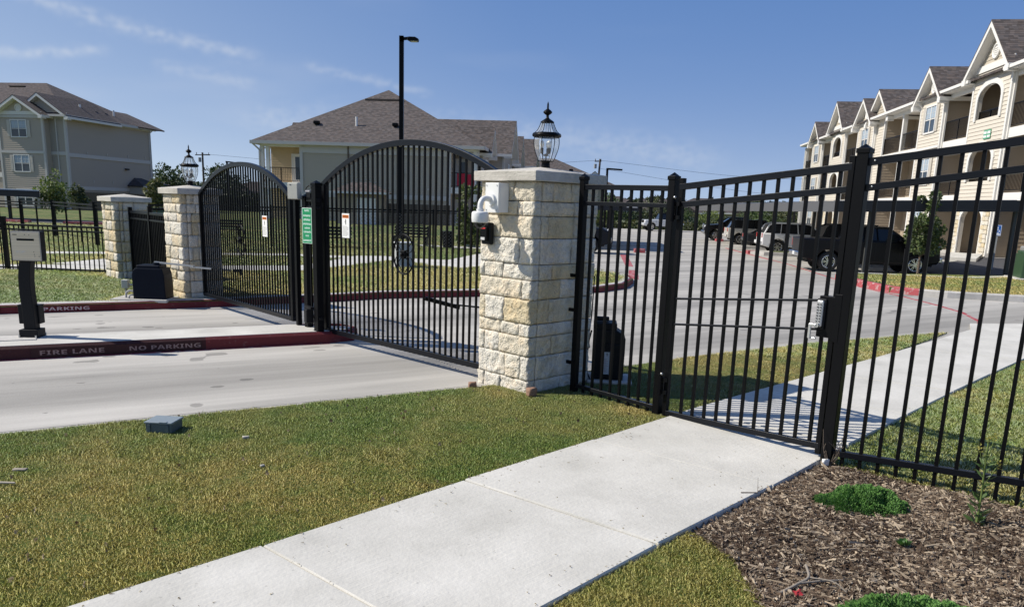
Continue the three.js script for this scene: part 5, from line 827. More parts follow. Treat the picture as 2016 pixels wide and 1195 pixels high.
  // gable: eaves at ye, apex at ya, front of the overhang zf, ridge running back to zb
  const gable = (xc, hw, ye, ya, zf, zb, wallZ, roofM, wallM, vent = true, ov = 0.45) => {
    const sl = (ya - ye) / hw, e = hw + ov, yo = ye - sl * ov, th = 0.16, g = [];
    for (const s of [-1, 1]) g.push(sheet([[xc, ya + th, zf], [xc, ya + th, zb], [xc + s * e, yo + th, zb], [xc + s * e, yo + th, zf]], 0.05));
    put('roof', g, roofM);
    const rk = []; for (const s of [-1, 1]) { const ww = [[xc, ya + th - 0.05], [xc + s * e, yo + th - 0.05], [xc + s * e, yo + th - 0.31], [xc, ya + th - 0.31]]; rk.push(extrude(ww, 0.045, 0).translate(0, 0, zf - 0.03)); rk.push(sheet([[xc, ya - 0.13, zf - 0.05], [xc, ya - 0.13, wallZ], [xc + s * e, yo - 0.13, wallZ], [xc + s * e, yo - 0.13, zf - 0.05]], 0.03)); rk.push(box(0.34, 0.26, zf - wallZ, xc + s * (e - 0.2), yo + 0.0, (zf + wallZ) / 2)); rk.push(box(0.06, 0.2, Math.abs(zf - zb), xc + s * e, yo + 0.06, (zf + zb) / 2)); }
    put('rake_trim', rk, M.trim);
    put('gable_wall', extrude([[xc - hw, ye], [xc + hw, ye], [xc, ya]], 0.1, 0).translate(0, 0, wallZ - 0.06), wallM);
    lap(xc - hw, xc + hw, ye + 0.2, ya, wallZ, wallM, () => [], (y) => { const w = hw * (ya - y) / (ya - ye) - 0.05; return [xc - w, xc + w]; });
    if (vent) put('gable_vent', [new THREE.TorusGeometry(0.3, 0.055, 8, 28).translate(xc, mix(ye, ya, 0.36), wallZ + 0.06), new THREE.CylinderGeometry(0.28, 0.28, 0.03, 28).rotateX(Math.PI / 2).translate(xc, mix(ye, ya, 0.36), wallZ + 0.045), ...[-0.14, -0.05, 0.04, 0.13].map((q) => box(0.44, 0.03, 0.03, xc, mix(ye, ya, 0.36) + q, wallZ + 0.07))], M.trim);
    put('band', box(2 * hw + 0.06, 0.3, 0.05, xc, ye + 0.05, wallZ + 0.045), M.trim);
  };
  return { put, lap, lapSide, window: window_, door, railing, gable };
}
// a column of recessed balconies between x0 and x1, floors at 0, 2.8, 5.6
function balconies(F, x0, x1, floors, top, depth, o = {}) {
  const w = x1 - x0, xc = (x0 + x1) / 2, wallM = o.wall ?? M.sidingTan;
  F.lap(x0, x1, floors[0], top, -depth, wallM); if (o.open !== -1) F.lapSide(-depth, -0.1, floors[0], top, x0 + 0.002, 1, o.sideL ?? wallM); if (o.open !== 1) F.lapSide(-depth, -0.1, floors[0], top, x1 - 0.002, -1, o.sideR ?? wallM);
  F.put('wall', [box(w, top - floors[0], 0.12, xc, (top + floors[0]) / 2, -depth - 0.07)], wallM);
  floors.forEach((y, k) => {
    if (y > 0.1) { F.put('balcony_floor', [box(w, 0.16, depth - 0.05, xc, y - 0.1, -depth / 2 - 0.02)], M.soffit); F.put('balcony_band', [box(w, 0.42, 0.09, xc, y - 0.17, -0.045)], M.trim); F.railing(x0 + 0.02, x1 - 0.02, y + 0.05, -0.06); }
    F.door(mix(x0, x1, o.door ?? 0.62), y, 0.95, 2.05, -depth + 0.03); if (w > 3) F.window(mix(x0, x1, 0.25), y + 0.6, 0.9, 1.3, -depth + 0.02, false);
    const cl = (floors[k + 1] ?? top); if (o.posts !== false) for (const p of o.posts ?? []) F.put('column', [box(0.24, cl - y - 0.36, 0.24, mix(x0, x1, p), y + (cl - y - 0.36) / 2 + 0.02, -0.12), box(0.3, 0.12, 0.28, mix(x0, x1, p), cl - 0.44, -0.12)], M.trim);
  });
  F.put('header', [box(w, 0.34, 0.14, xc, top - 0.17, -0.07)], M.trim); F.put('ceiling', box(w, 0.06, depth, xc, top - 0.04, -depth / 2), M.soffit);
}
{
  // ---- right building: long three-storey front seen from its near end. x = -s, s metres along from the near end of the view
  const B = thing('apartment_building', 'cream three storey apartment building with white gables, lit, along the right edge', 'building', [21.3, 0, 33.5], Math.atan2(-0.989, -0.148)), F = facade(B), fl = [0, 2.8, 5.6], EV = 8.15;
  const bay = (s0, s1, ye, ya, kind, hw) => {
    const x0 = -s1, x1 = -s0, xc = (x0 + x1) / 2, z = 0.12, w = x1 - x0;
    if (kind === 'window') {
      F.lap(x0, x1, 0, ye, z, M.sidingCream); F.put('wall', box(w, ye + 0.3, 1.9, xc, ye / 2 - 0.15, z - 0.96), M.sidingCream);
      for (const y of fl) F.window(xc, y + 0.72, 1.45, 1.35, z + 0.01);
      for (const y of [2.75, 5.55]) F.put('band', box(w + 0.04, 0.12, 0.05, xc, y - 0.1, z + 0.045), M.trim);
    } else {
      const aw = 1.2, arch = (y) => { const out = []; for (const b of fl) { const y0 = b + (b ? 0.62 : 0), sp = b + 1.62, tp = b + 2.22; if (y > y0 && y < tp) { const q = y <= sp ? 1 : Math.sqrt(Math.max(0, 1 - Math.pow((y - sp) / (tp - sp), 2))); out.push([xc - aw * q, xc + aw * q]); } } return out; };
      F.lap(x0, x1, 0, ye, z, M.sidingCream, arch);
      F.put('wall', [box(0.16, ye, 2, x0 + 0.08, ye / 2, z - 1.02), box(0.16, ye, 2, x1 - 0.08, ye / 2, z - 1.02)], M.sidingCream);
      const hole = fl.map((b) => { const h = [[xc + aw, b + (b ? 0.62 : 0.01)]]; for (let i = 0; i <= 14; i++) { const a = i / 14 * Math.PI; h.push([xc + Math.cos(a) * aw, b + 1.62 + Math.sin(a) * 0.6]); } h.push([xc - aw, b + (b ? 0.62 : 0.01)]); return h; });
      F.put('front_wall', extrude([[x0, 0], [x1, 0], [x1, ye], [x0, ye]], 0.14, 0, hole).translate(0, 0, z - 0.075), M.sidingCream);
      fl.forEach((b) => {
        const ring = (r) => { const l = []; for (let i = 0; i <= 16; i++) { const a = i / 16 * Math.PI; l.push([xc + Math.cos(a) * (aw + r), b + 1.62 + Math.sin(a) * (0.6 + r)]); } return l; };
        F.put('arch_trim', [extrude([...ring(0.22), ...ring(-0.02).reverse()], 0.06, 0).translate(0, 0, z + 0.05), ...[-1, 1].map((s) => box(0.2, 1.62 - (b ? 0.62 : 0), 0.06, xc + s * (aw + 0.1), b + (1.62 + (b ? 0.62 : 0)) / 2, z + 0.05))], M.trim);
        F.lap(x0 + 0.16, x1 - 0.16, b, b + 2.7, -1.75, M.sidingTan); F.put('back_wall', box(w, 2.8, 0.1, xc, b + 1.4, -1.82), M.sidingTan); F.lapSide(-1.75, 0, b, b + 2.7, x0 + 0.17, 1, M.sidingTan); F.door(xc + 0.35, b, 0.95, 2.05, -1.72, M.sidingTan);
        if (b) { F.put('balcony_floor', box(w - 0.3, 0.16, 1.75, xc, b - 0.08, -0.9), M.soffit); F.railing(xc - aw, xc + aw, b + 0.5, z - 0.1, 0.55); }
      });
    }
    for (const x of [x0, x1]) F.put('corner_board', box(0.16, ye, 0.16, x, ye / 2, z - 0.04), M.trim);
    F.put('downspout', [box(0.09, ye - 0.3, 0.09, x1 + 0.12, ye / 2, z - 0.1)], M.trim);
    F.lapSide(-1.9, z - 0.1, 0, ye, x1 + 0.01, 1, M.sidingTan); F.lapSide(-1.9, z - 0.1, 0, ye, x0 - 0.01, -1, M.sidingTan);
    F.gable(xc, hw ?? w / 2, ye, ya, z + 0.46, -6.5, z, M.shingle, M.sidingGrey);
  };
  bay(1.75, 5.65, 8.55, 10.4, 'arch'); bay(9.2, 12.55, EV, 9.62, 'window'); bay(21.4, 25.2, EV, 9.62, 'window'); bay(28.8, 33.0, 8.55, 10.4, 'arch'); bay(36.3, 39.9, EV, 9.62, 'window'); bay(-6.2, -2.3, EV, 9.62, 'window');
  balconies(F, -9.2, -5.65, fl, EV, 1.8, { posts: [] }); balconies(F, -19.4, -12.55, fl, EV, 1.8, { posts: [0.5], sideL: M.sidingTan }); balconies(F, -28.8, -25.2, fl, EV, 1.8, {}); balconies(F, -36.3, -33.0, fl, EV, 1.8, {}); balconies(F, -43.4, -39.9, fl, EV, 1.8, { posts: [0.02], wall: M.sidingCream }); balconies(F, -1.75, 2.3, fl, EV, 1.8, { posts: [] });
  F.lap(-21.4, -19.4, 0, EV, -0.05, M.sidingCream); F.put('wall', box(2, EV, 1.8, -20.4, EV / 2, -0.96), M.sidingCream);
  for (const x of [-21.35, -19.45]) F.put('corner_board', box(0.16, EV, 0.14, x, EV / 2, -0.02), M.trim);
  F.gable(-20.6, 2.2, 8.15, 9.85, 0.35, -7, -0.05, M.shingle, M.sidingGrey, false, 0.4);
  F.gable(-35.2, 1.6, 8.2, 9.7, -0.6, -7, -0.8, M.shingle, M.sidingGrey, false, 0.4);
  // main body and roof
  F.put('wall', [box(49.4, EV + 0.4, 12, -18.6, EV / 2 - 0.2, -8.1)], M.sidingCream);
  F.put('main_roof', [sheet([[-43.9, EV + 0.1, 0.42], [6.4, EV + 0.1, 0.42], [6.4, 9.95, -7.5], [-40.5, 9.95, -7.5]], 0.1), sheet([[-43.9, EV + 0.1, -14.6], [6.4, EV + 0.1, -14.6], [6.4, 9.95, -7.5], [-40.5, 9.95, -7.5]], 0.1), sheet([[-43.9, EV + 0.1, 0.42], [-43.9, EV + 0.1, -14.6], [-40.5, 9.95, -7.5]], 0.1)], M.shingle);
  for (const [a, b] of [[-43.9, -39.7], [-36.5, -32.8], [-29, -25], [-21.6, -12.4], [-9.4, -5.5], [-1.9, 2.5]]) { F.put('gutter', [box(b - a, 0.14, 0.13, (a + b) / 2, EV + 0.0, 0.46), box(b - a, 0.03, 0.5, (a + b) / 2, EV - 0.1, 0.2)], M.trim); }
  F.put('downspout', [bar([-39.95, EV - 0.05, 0.45], [-39.95, EV - 0.5, 0.05], 0.08), bar([-12.45, EV - 0.05, 0.45], [-12.45, EV - 0.5, 0.05], 0.08), box(0.09, EV - 0.5, 0.09, -43.4, EV / 2, 0.06)], M.trim);
  F.put('vent_pipe', [cyl(0.05, 0.05, 0.45, -18.5, 9.3, -5), cyl(0.05, 0.05, 0.4, -33.5, 9.3, -5)], M.whiteMetal);
  F.put('foundation', [box(49.4, 0.4, 2.2, -18.6, -0.21, -0.9)], M.kerb);
  // stone facing on the ground floor of the arch bays
  const st = []; const r = rng(61); for (const [s0, s1] of [[1.75, 5.65], [28.8, 33]]) { const xc = -(s0 + s1) / 2; for (const s of [-1, 1]) for (let i = 0; i < 11; i++) for (let k = 0; k < 2; k++) F.put('stone', rbox(0.32, 0.185, 0.09, 0.015, xc + s * (1.42 + 0.33 * (k - 0.0) + 0.03 * (i % 2)), 0.1 + i * 0.2, 0.17, 0, 1), M.stones[Math.floor(r() * 6)]); }
  // green notice in the second-floor window of the near arch bay
  F.put('notice', [box(0.72, 0.4, 0.02, -3.35, 5.52, 0.17)], mat([0.10, 0.36, 0.2], 0.5)); F.put('notice_print', [...[0, 1].map((i) => box(0.3, 0.12, 0.004, -3.54 + i * 0.38, 5.6, 0.183)), ...[0, 1].map((i) => box(0.3, 0.1, 0.004, -3.54 + i * 0.38, 5.43, 0.183))], M.whiteMetal);
}
{
  // ---- left building: gabled bay and a long blank end wall
  const B = thing('apartment_building', 'taupe three storey building with a blank end wall, far left', 'building', [-41.4, -0.1, 72], THREE.MathUtils.degToRad(-8.5)), F = facade(B), fl = [0.1, 3.1, 6.0], EV = 8.35;
  // gabled bay: window column
  const bx0 = -6.0, bx1 = -1.55, xc = (bx0 + bx1) / 2, z = 0.9;
  F.lap(bx0, bx1, 0, EV, z, M.sidingTaupe); F.put('wall', box(bx1 - bx0, EV, 2.6, xc, EV / 2, z - 1.31), M.sidingTaupe);
  for (const [y, h] of [[6.1, 1.4], [3.05, 1.4], [0.0, 1.4]]) F.window(xc - 0.15, y + 0.25, 1.5, h, z + 0.01);
  for (const x of [bx0, bx1]) F.put('corner_board', box(0.2, EV, 0.2, x, EV / 2, z - 0.05), M.trimGrey);
  for (const y of [5.0, 8.1]) F.put('band', box(bx1 - bx0, 0.24, 0.06, xc, y, z + 0.05), M.trimGrey);
  F.gable(xc, 2.25, EV, 9.75, z + 0.6, -6, z, M.shingleDark, M.sidingGrey);
  F.gable(-2.2, 2.5, EV + 0.02, 10.1, 0.55, -7, 0.02, M.shingleDark, M.sidingGrey, false);
  F.lap(bx1, 0, 0, EV, 0, M.sidingTaupe); F.put('band', [box(-bx1, 0.3, 0.07, bx1 / 2, 5.0, 0.05), box(-bx1, 0.3, 0.07, bx1 / 2, 8.2, 0.05)], M.trimGrey);
  balconies(F, -11.5, bx0, fl, EV, 1.9, { wall: M.sidingTaupe }); F.put('downspout', [box(0.1, EV, 0.1, bx1 + 0.7, EV / 2, 0.08), box(0.1, EV, 0.1, bx0 - 0.15, EV / 2, 0.1)], M.trimGrey);
  // blank end wall to the right
  const T = new THREE.Matrix4().makeRotationY(Math.PI / 2), S = facade(B, T);     // x runs back along the wall, z out to the right
  const wl = 12.35; S.lap(0, wl, 0, EV, 0, M.sidingTaupe); S.put('corner_board', [box(0.24, EV, 0.2, 0.02, EV / 2, 0.02), box(0.2, EV, 0.2, wl, EV / 2, 0.0)], M.trimGrey);
  S.put('band', [box(wl, 0.34, 0.06, wl / 2, 4.9, 0.06), box(wl, 0.34, 0.06, wl / 2, 1.95, 0.06), box(wl, 0.3, 0.06, wl / 2, EV - 0.15, 0.06)], M.trimGrey);
  S.put('downspout', [box(0.1, EV - 0.4, 0.1, wl + 0.1, EV / 2, 0.1), bar([wl + 0.1, EV - 0.4, 0.1], [wl + 0.3, EV, 0.5], 0.1)], M.trimGrey);
  S.put('wall_light', [box(0.5, 0.14, 0.2, 8.2, 4.0, 0.16)], M.black);
  const sp = []; for (const [x, y] of [[2.6, 5.2], [5.4, 5.25], [8.6, 5.3], [11.4, 5.35], [3.2, 2.6], [6, 2.6]]) sp.push(box(0.08, 0.22, 0.05, x, y, 0.06)); S.put('siding_vent', sp, M.trimGrey);
  S.put('shed_wall', [box(3.1, 2.3, 1.6, 10.0, 1.15, 0.8), box(1.4, 2.5, 1.2, 12.9, 1.25, 0.6)], M.sidingTaupe); S.put('shed_roof', [sheet([[8.2, 2.4, 1.9], [11.8, 2.4, 1.9], [10.6, 3.2, 0.05], [9.4, 3.2, 0.05]], 0.1), sheet([[8.2, 2.4, 1.9], [8.2, 2.4, 0.05], [9.4, 3.2, 0.05]], 0.1), sheet([[11.8, 2.4, 1.9], [11.8, 2.4, 0.05], [10.6, 3.2, 0.05]], 0.1), sheet([[12.1, 2.6, 1.4], [13.7, 2.6, 1.4], [13.7, 2.9, 0.05], [12.1, 2.9, 0.05]], 0.1)], M.shingleDark);
  S.put('shed_trim', [box(3.6, 0.2, 0.08, 10.0, 2.3, 1.86), box(0.12, 2.2, 0.12, 12.2, 1.2, 1.22), box(0.12, 2.2, 0.12, 13.6, 1.2, 1.22)], M.trimGrey);
  F.put('wall', [box(44, EV, wl, -22, EV / 2, -wl / 2 - 0.06)], M.sidingTaupe);
  // roof: hipped end with a lower kink at the back
  const e = 0.5, rx = -6.5, ry = 12.0; F.put('main_roof', [sheet([[-46, EV, e], [e, EV, e], [rx, ry, -wl / 2], [-46, ry, -wl / 2]], 0.12), sheet([[-46, EV, -wl - e], [e, EV, -wl - e], [rx, ry, -wl / 2], [-46, ry, -wl / 2]], 0.12), sheet([[e, EV, e], [e, EV, -wl - e], [rx, ry, -wl / 2]], 0.12)], M.shingleDark);
  F.put('rear_roof', [sheet([[e + 0.2, EV, -wl + 2.5], [e + 0.2, EV, -wl - 1.9], [-3.2, 10.0, -wl - 1.2], [-3.2, 10.0, -wl + 1.8]], 0.12), sheet([[e + 0.2, EV, -wl - 1.9], [-3.2, 10.0, -wl - 1.2], [-8, 10.0, -wl - 1.2], [-8, EV, -wl - 1.9]], 0.12)], M.shingleDark);
  F.put('eave_trim', [box(0.12, 0.24, wl + 1, e, EV - 0.08, -wl / 2), box(46, 0.2, 0.12, -22.5, EV - 0.06, e)], M.trimGrey); F.put('soffit', box(0.55, 0.04, wl + 1, 0.25, EV - 0.16, -wl / 2), M.soffit);
  const vp = (x, z_) => cyl(0.09, 0.09, 0.6, x, mix(EV, ry, (e - x) / (e - rx)) - 0.05, z_, 10); F.put('vent_pipe', [vp(-1.1, -3.6), vp(-1.2, -8.6)], M.whiteMetal); F.put('roof_vent', [-5.4, -6.8].map((z_) => rbox(0.4, 0.22, 0.4, 0.05, -0.9, mix(EV, ry, 1.4 / 7) + 0.1, z_)), M.black);
  F.put('ridge_vent', [-9, -12.5, -16].map((x) => box(1.7, 0.08, 0.3, x, ry - 0.45, -wl / 2 + 0.9)), M.wood);
}
{
  // ---- middle building: hipped end toward us, balconies at the corners, gables down its right side
  const B = thing('apartment_building', 'two storey building with a big brown hipped roof behind the driveway gates', 'building', [-10.75, -0.25, 56], THREE.MathUtils.degToRad(-4.5)), F = facade(B), EV = 5.75, e = 0.5, hw = 7.9, ry = 10.55, wl = 34;
  F.lap(-4.85, 5.9, 0, EV, 0, M.sidingGrey); F.put('wall', [box(2 * hw - 4.9, EV, 3, 0.45, EV / 2, -1.52), box(2 * hw - 0.4, EV, wl - 3, 0.2, EV / 2, -3.02 - (wl - 3) / 2)], M.sidingGrey);
  F.put('corner_board', [box(0.22, EV, 0.2, -4.85, EV / 2, 0.0), box(0.2, EV, 0.2, 5.9, EV / 2, 0)], M.trimGrey);
  F.put('band', [box(10.7, 0.34, 0.06, 0.5, EV - 0.55, 0.06), box(10.7, 0.34, 0.06, 0.5, 2.15, 0.06), box(10.7, 0.5, 0.05, 0.5, EV - 0.2, 0.04)], M.trimGrey);
  F.put('downspout', box(0.08, EV - 0.4, 0.08, -1.4, EV / 2, 0.1), M.wood); F.put('wall_light', box(0.45, 0.14, 0.2, 2.4, 3.75, 0.16), M.black); F.put('siding_vent', [box(0.14, 0.14, 0.06, 4.4, 2.75, 0.06), box(0.12, 0.2, 0.06, -3.6, 2.9, 0.06)], M.trimGrey);
  balconies(F, -7.9, -4.9, [0, 2.9], EV, 2.0, { posts: [0.04, 0.18], wall: M.sidingOchre, door: 0.72, open: -1 });
  F.lapSide(-2, 0, 2.9, EV, -4.88, -1, M.sidingOchre);
  balconies(F, 5.9, 7.9, [0, 2.9], EV, 2.4, { posts: [0.9], wall: M.sidingTaupe, door: 0.3, open: 1 }); F.put('towel', [box(0.62, 0.85, 0.03, 6.75, 3.5, 0.0), box(0.5, 0.8, 0.03, 7.42, 3.48, 0.0)], mat([0.42, 0.02, 0.045], 0.9));
  F.put('main_roof', [sheet([[-hw - e, EV, e], [hw + e, EV, e], [-0.5, ry, -8.2]], 0.14), sheet([[hw + e, EV, e], [hw + e, EV, -wl], [-0.5, ry, -wl], [-0.5, ry, -8.2]], 0.14), sheet([[-hw - e, EV, e], [-hw - e, EV, -wl], [-0.5, ry, -wl], [-0.5, ry, -8.2]], 0.14)], M.shingle);
  F.put('eave_trim', [box(2 * hw + 2 * e, 0.22, 0.1, 0, EV - 0.08, e), box(0.1, 0.22, wl, -hw - e, EV - 0.08, -wl / 2 + e), box(0.1, 0.22, wl, hw + e, EV - 0.08, -wl / 2 + e)], M.trimGrey); F.put('soffit', box(2 * hw + 2 * e, 0.04, 0.6, 0, EV - 0.18, 0.22), M.soffit);
  F.put('downspout', [bar([-hw - 0.45, EV - 0.1, 0.45], [-hw + 0.02, EV - 0.6, 0.1], 0.1), box(0.1, EV - 0.6, 0.1, -hw, EV / 2 - 0.3, 0.1), box(0.1, EV - 0.4, 0.1, hw + 0.05, EV / 2, 0.1)], M.trimGrey);
  F.put('roof_vent', [[-4.4, 2.6], [1.5, 2.55]].map(([x, u]) => rbox(0.42, 0.24, 0.42, 0.06, x, EV + u * 0.552 + 0.15, e - u * 1.0)), M.black); F.put('vent_pipe', [cyl(0.08, 0.08, 0.75, -1.4, EV + 1.3, e - 2.6, 10)], M.whiteMetal); F.put('ridge_vent', [bar([-1.9, 9.55, -6.3], [1.1, 9.55, -6.3], 0.2, 0.12)], M.wood);
  // small gable showing past the left hip, and the side wings to the right
  const Lf = facade(B, new THREE.Matrix4().makeRotationY(-Math.PI / 2).setPosition(-hw, 0, 0)); Lf.gable(-8.0, 1.9, EV, 7.7, 0.5, -4, 0.0, M.shingle, M.sidingGrey, false);
  const Sd = facade(B, new THREE.Matrix4().makeRotationY(Math.PI / 2).setPosition(hw, 0, 0));
  Sd.gable(3.4, 1.5, EV, 7.25, 0.8, -5, 0.15, M.shingle, M.sidingTaupe, false); Sd.gable(9.0, 3.3, EV + 0.1, 8.35, 1.9, -7, 1.3, M.shingle, M.sidingTaupe); Sd.gable(17.5, 2.2, EV, 7.9, 1.9, -6, 1.3, M.shingle, M.sidingTaupe); Sd.gable(25, 2.9, EV + 0.1, 8.3, 2.9, -6, 2.2, M.shingle, M.sidingTaupe);
  for (const [x0, x1, z] of [[1.9, 4.9, 0.15], [5.7, 12.3, 1.3], [15.3, 19.7, 1.3], [22.1, 27.9, 2.2]]) { Sd.lap(x0, x1, 0, EV, z, M.sidingTaupe); Sd.put('wall', box(x1 - x0, EV, z + 1, (x0 + x1) / 2, EV / 2, (z - 1.02) / 2), M.sidingTaupe); for (const y of [0, 2.9]) Sd.window((x0 + x1) / 2, y + 0.75, 1.3, 1.35, z + 0.01); Sd.put('corner_board', [box(0.18, EV, 0.18, x0, EV / 2, z - 0.05), box(0.18, EV, 0.18, x1, EV / 2, z - 0.05)], M.trimGrey); }
}
{
  // ---- far building beyond the lantern
  const B = thing('apartment_building', 'distant building with a brown hipped roof behind the near lantern', 'building', [3.9, -0.5, 96], -0.03), F = facade(B), EV = 4.9; 
  F.lap(-7, 7, 0, EV, 0, M.sidingTaupe); F.put('wall', box(14, EV, 14, 0, EV / 2, -7.05), M.sidingTaupe);
  F.put('main_roof', [sheet([[-8, EV, 0.5], [8, EV, 0.5], [0.6, 8.15, -6], [-3.4, 8.15, -6]], 0.14), sheet([[8, EV, 0.5], [8, EV, -14], [0.6, 8.15, -6]], 0.14), sheet([[-8, EV, 0.5], [-8, EV, -14], [-3.4, 8.15, -6]], 0.14), sheet([[-8, EV, -14], [8, EV, -14], [0.6, 8.15, -6], [-3.4, 8.15, -6]], 0.14)], M.shingle);
  F.gable(5.4, 1.6, EV, 6.3, 0.9, -3, 0.1, M.shingle, M.sidingGrey, false); for (const x of [-5, -2, 1, 4]) F.window(x, 3.1, 1.3, 1.2, 0.01, false);
  F.put('roof_vent', rbox(0.5, 0.3, 0.5, 0.06, 2.6, 6.6, -2.2), M.black); F.put('eave_trim', box(16, 0.22, 0.1, 0, EV - 0.08, 0.5), M.trim);
}
// ---------------------------------------------------------------- carports
{
  const C = thing('carport', 'long black flat carport roof on posts over the parked cars, right', 'carport', [0, 0, 0]);
  const q = (s, t, y) => [9.15 + s * 0.068 + t * 0.989, y, -(22.4 + s - t * 0.13)], L = 24, Wd = 5.05, dk = mat([0.012, 0.013, 0.016], 0.5);
  part('roof', [sheet([q(0, 0, 2.0), q(0, Wd, 2.17), q(L, Wd, 2.1), q(L, 0, 1.93)], 0.05)], mat([0.3, 0.31, 0.33], 0.5), C);
  part('fascia', [bar(q(0, 0, 1.87), q(0, Wd, 2.04), 0.05, 0.31), bar(q(0.03, Wd, 2.04), q(L, Wd, 1.97), 0.05, 0.31)], dk, C); part('side_fascia', bar(q(0.03, 0, 1.87), q(L, 0, 1.8), 0.05, 0.31), mat([0.11, 0.112, 0.118], 0.5), C);
  part('beam', [0.6, 6, 12, 18, 23].map((s) => bar(q(s, 0.2, 1.82), q(s, Wd - 0.2, 1.98), 0.1, 0.14)), dk, C);
  for (const s of [0.35, 5.5, 11, 16.5, 22]) for (const t of [1.1, Wd - 0.05]) { const b = q(s, t, 0); part('post', box(0.09, 1.95, 0.09, b[0], 0.975, b[2]), mat([0.05, 0.052, 0.05], 0.6), C); }
  part('deck_rib', Array.from({ length: 16 }, (_, i) => bar(q(i * 1.5 + 0.4, 0.05, 2.02), q(i * 1.5 + 0.4, Wd - 0.05, 2.19), 0.05, 0.04)), mat([0.3, 0.31, 0.33], 0.5), C);
  const D = thing('carport', 'carport with a pale roof edge in front of the far left building', 'carport', [-23.4, 0.1, 38]);
  part('roof', sheet([[-12, 1.62, 0], [0, 1.5, 0], [-1.9, 1.5, -3], [-12, 1.62, -3]], 0.06), mat([0.6, 0.62, 0.64], 0.5), D); part('fascia', [bar([-12, 1.4, 0.03], [0, 1.3, 0.03], 0.05, 0.3), bar([0, 1.3, 0.03], [-1.9, 1.3, -3], 0.05, 0.3)], dk, D);
  for (const x of [-7.5, -4.2, -2.3]) part('post', box(0.12, 1.4, 0.12, x, 0.7, -1.2), dk, D);
  const E = thing('carport', 'dark carport at the far side of the lot, seen just right of the near pillar', 'carport', [4.85, 0, 31], -0.07);
  part('roof', box(3.6, 0.06, 9, -1.8, 1.73, -4.5), mat([0.25, 0.26, 0.28], 0.5), E); part('fascia', [box(3.6, 0.2, 0.05, -1.8, 1.62, 0.03), box(0.05, 0.2, 9, 0.0, 1.62, -4.5)], dk, E); part('sign', box(0.42, 0.08, 0.02, -0.28, 1.7, 0.07), M.whiteMetal, E); for (const z of [-0.4, -4.5, -8.5]) for (const x of [-1.0, -0.75]) part('post', box(0.06, 1.66, 0.06, x, 0.83, z), dk, E);
}
// ---------------------------------------------------------------- vehicles
const paint = (c, r = 0.28) => new THREE.MeshPhysicalMaterial({ color: rgb(c), roughness: r, specularIntensity: c[0] < 0.1 ? 0.3 : 0.5, clearcoat: c[0] < 0.1 ? 0.15 : 0.6, clearcoatRoughness: 0.1 });
const tyreG = ready(new THREE.TorusGeometry(0.315, 0.095, 12, 36).scale(1, 1, 1.25)), tyreIn = ready(new THREE.CylinderGeometry(0.3, 0.3, 0.16, 28).rotateX(Math.PI / 2));
const rimG = ready([new THREE.TorusGeometry(0.245, 0.018, 8, 32).translate(0, 0, 0.085), cyl(0.06, 0.06, 0.03, 0, 0, 0, 16).rotateX(Math.PI / 2).translate(0, 0, 0.09), ...Array.from({ length: 12 }, (_, i) => { const a = Math.floor(i / 2) / 6 * Math.PI * 2 + (i % 2 ? 0.17 : -0.17); return bar([Math.cos(a) * 0.04, Math.sin(a) * 0.04, 0.085], [Math.cos(a) * 0.24, Math.sin(a) * 0.24, 0.085], 0.03, 0.032); })]);
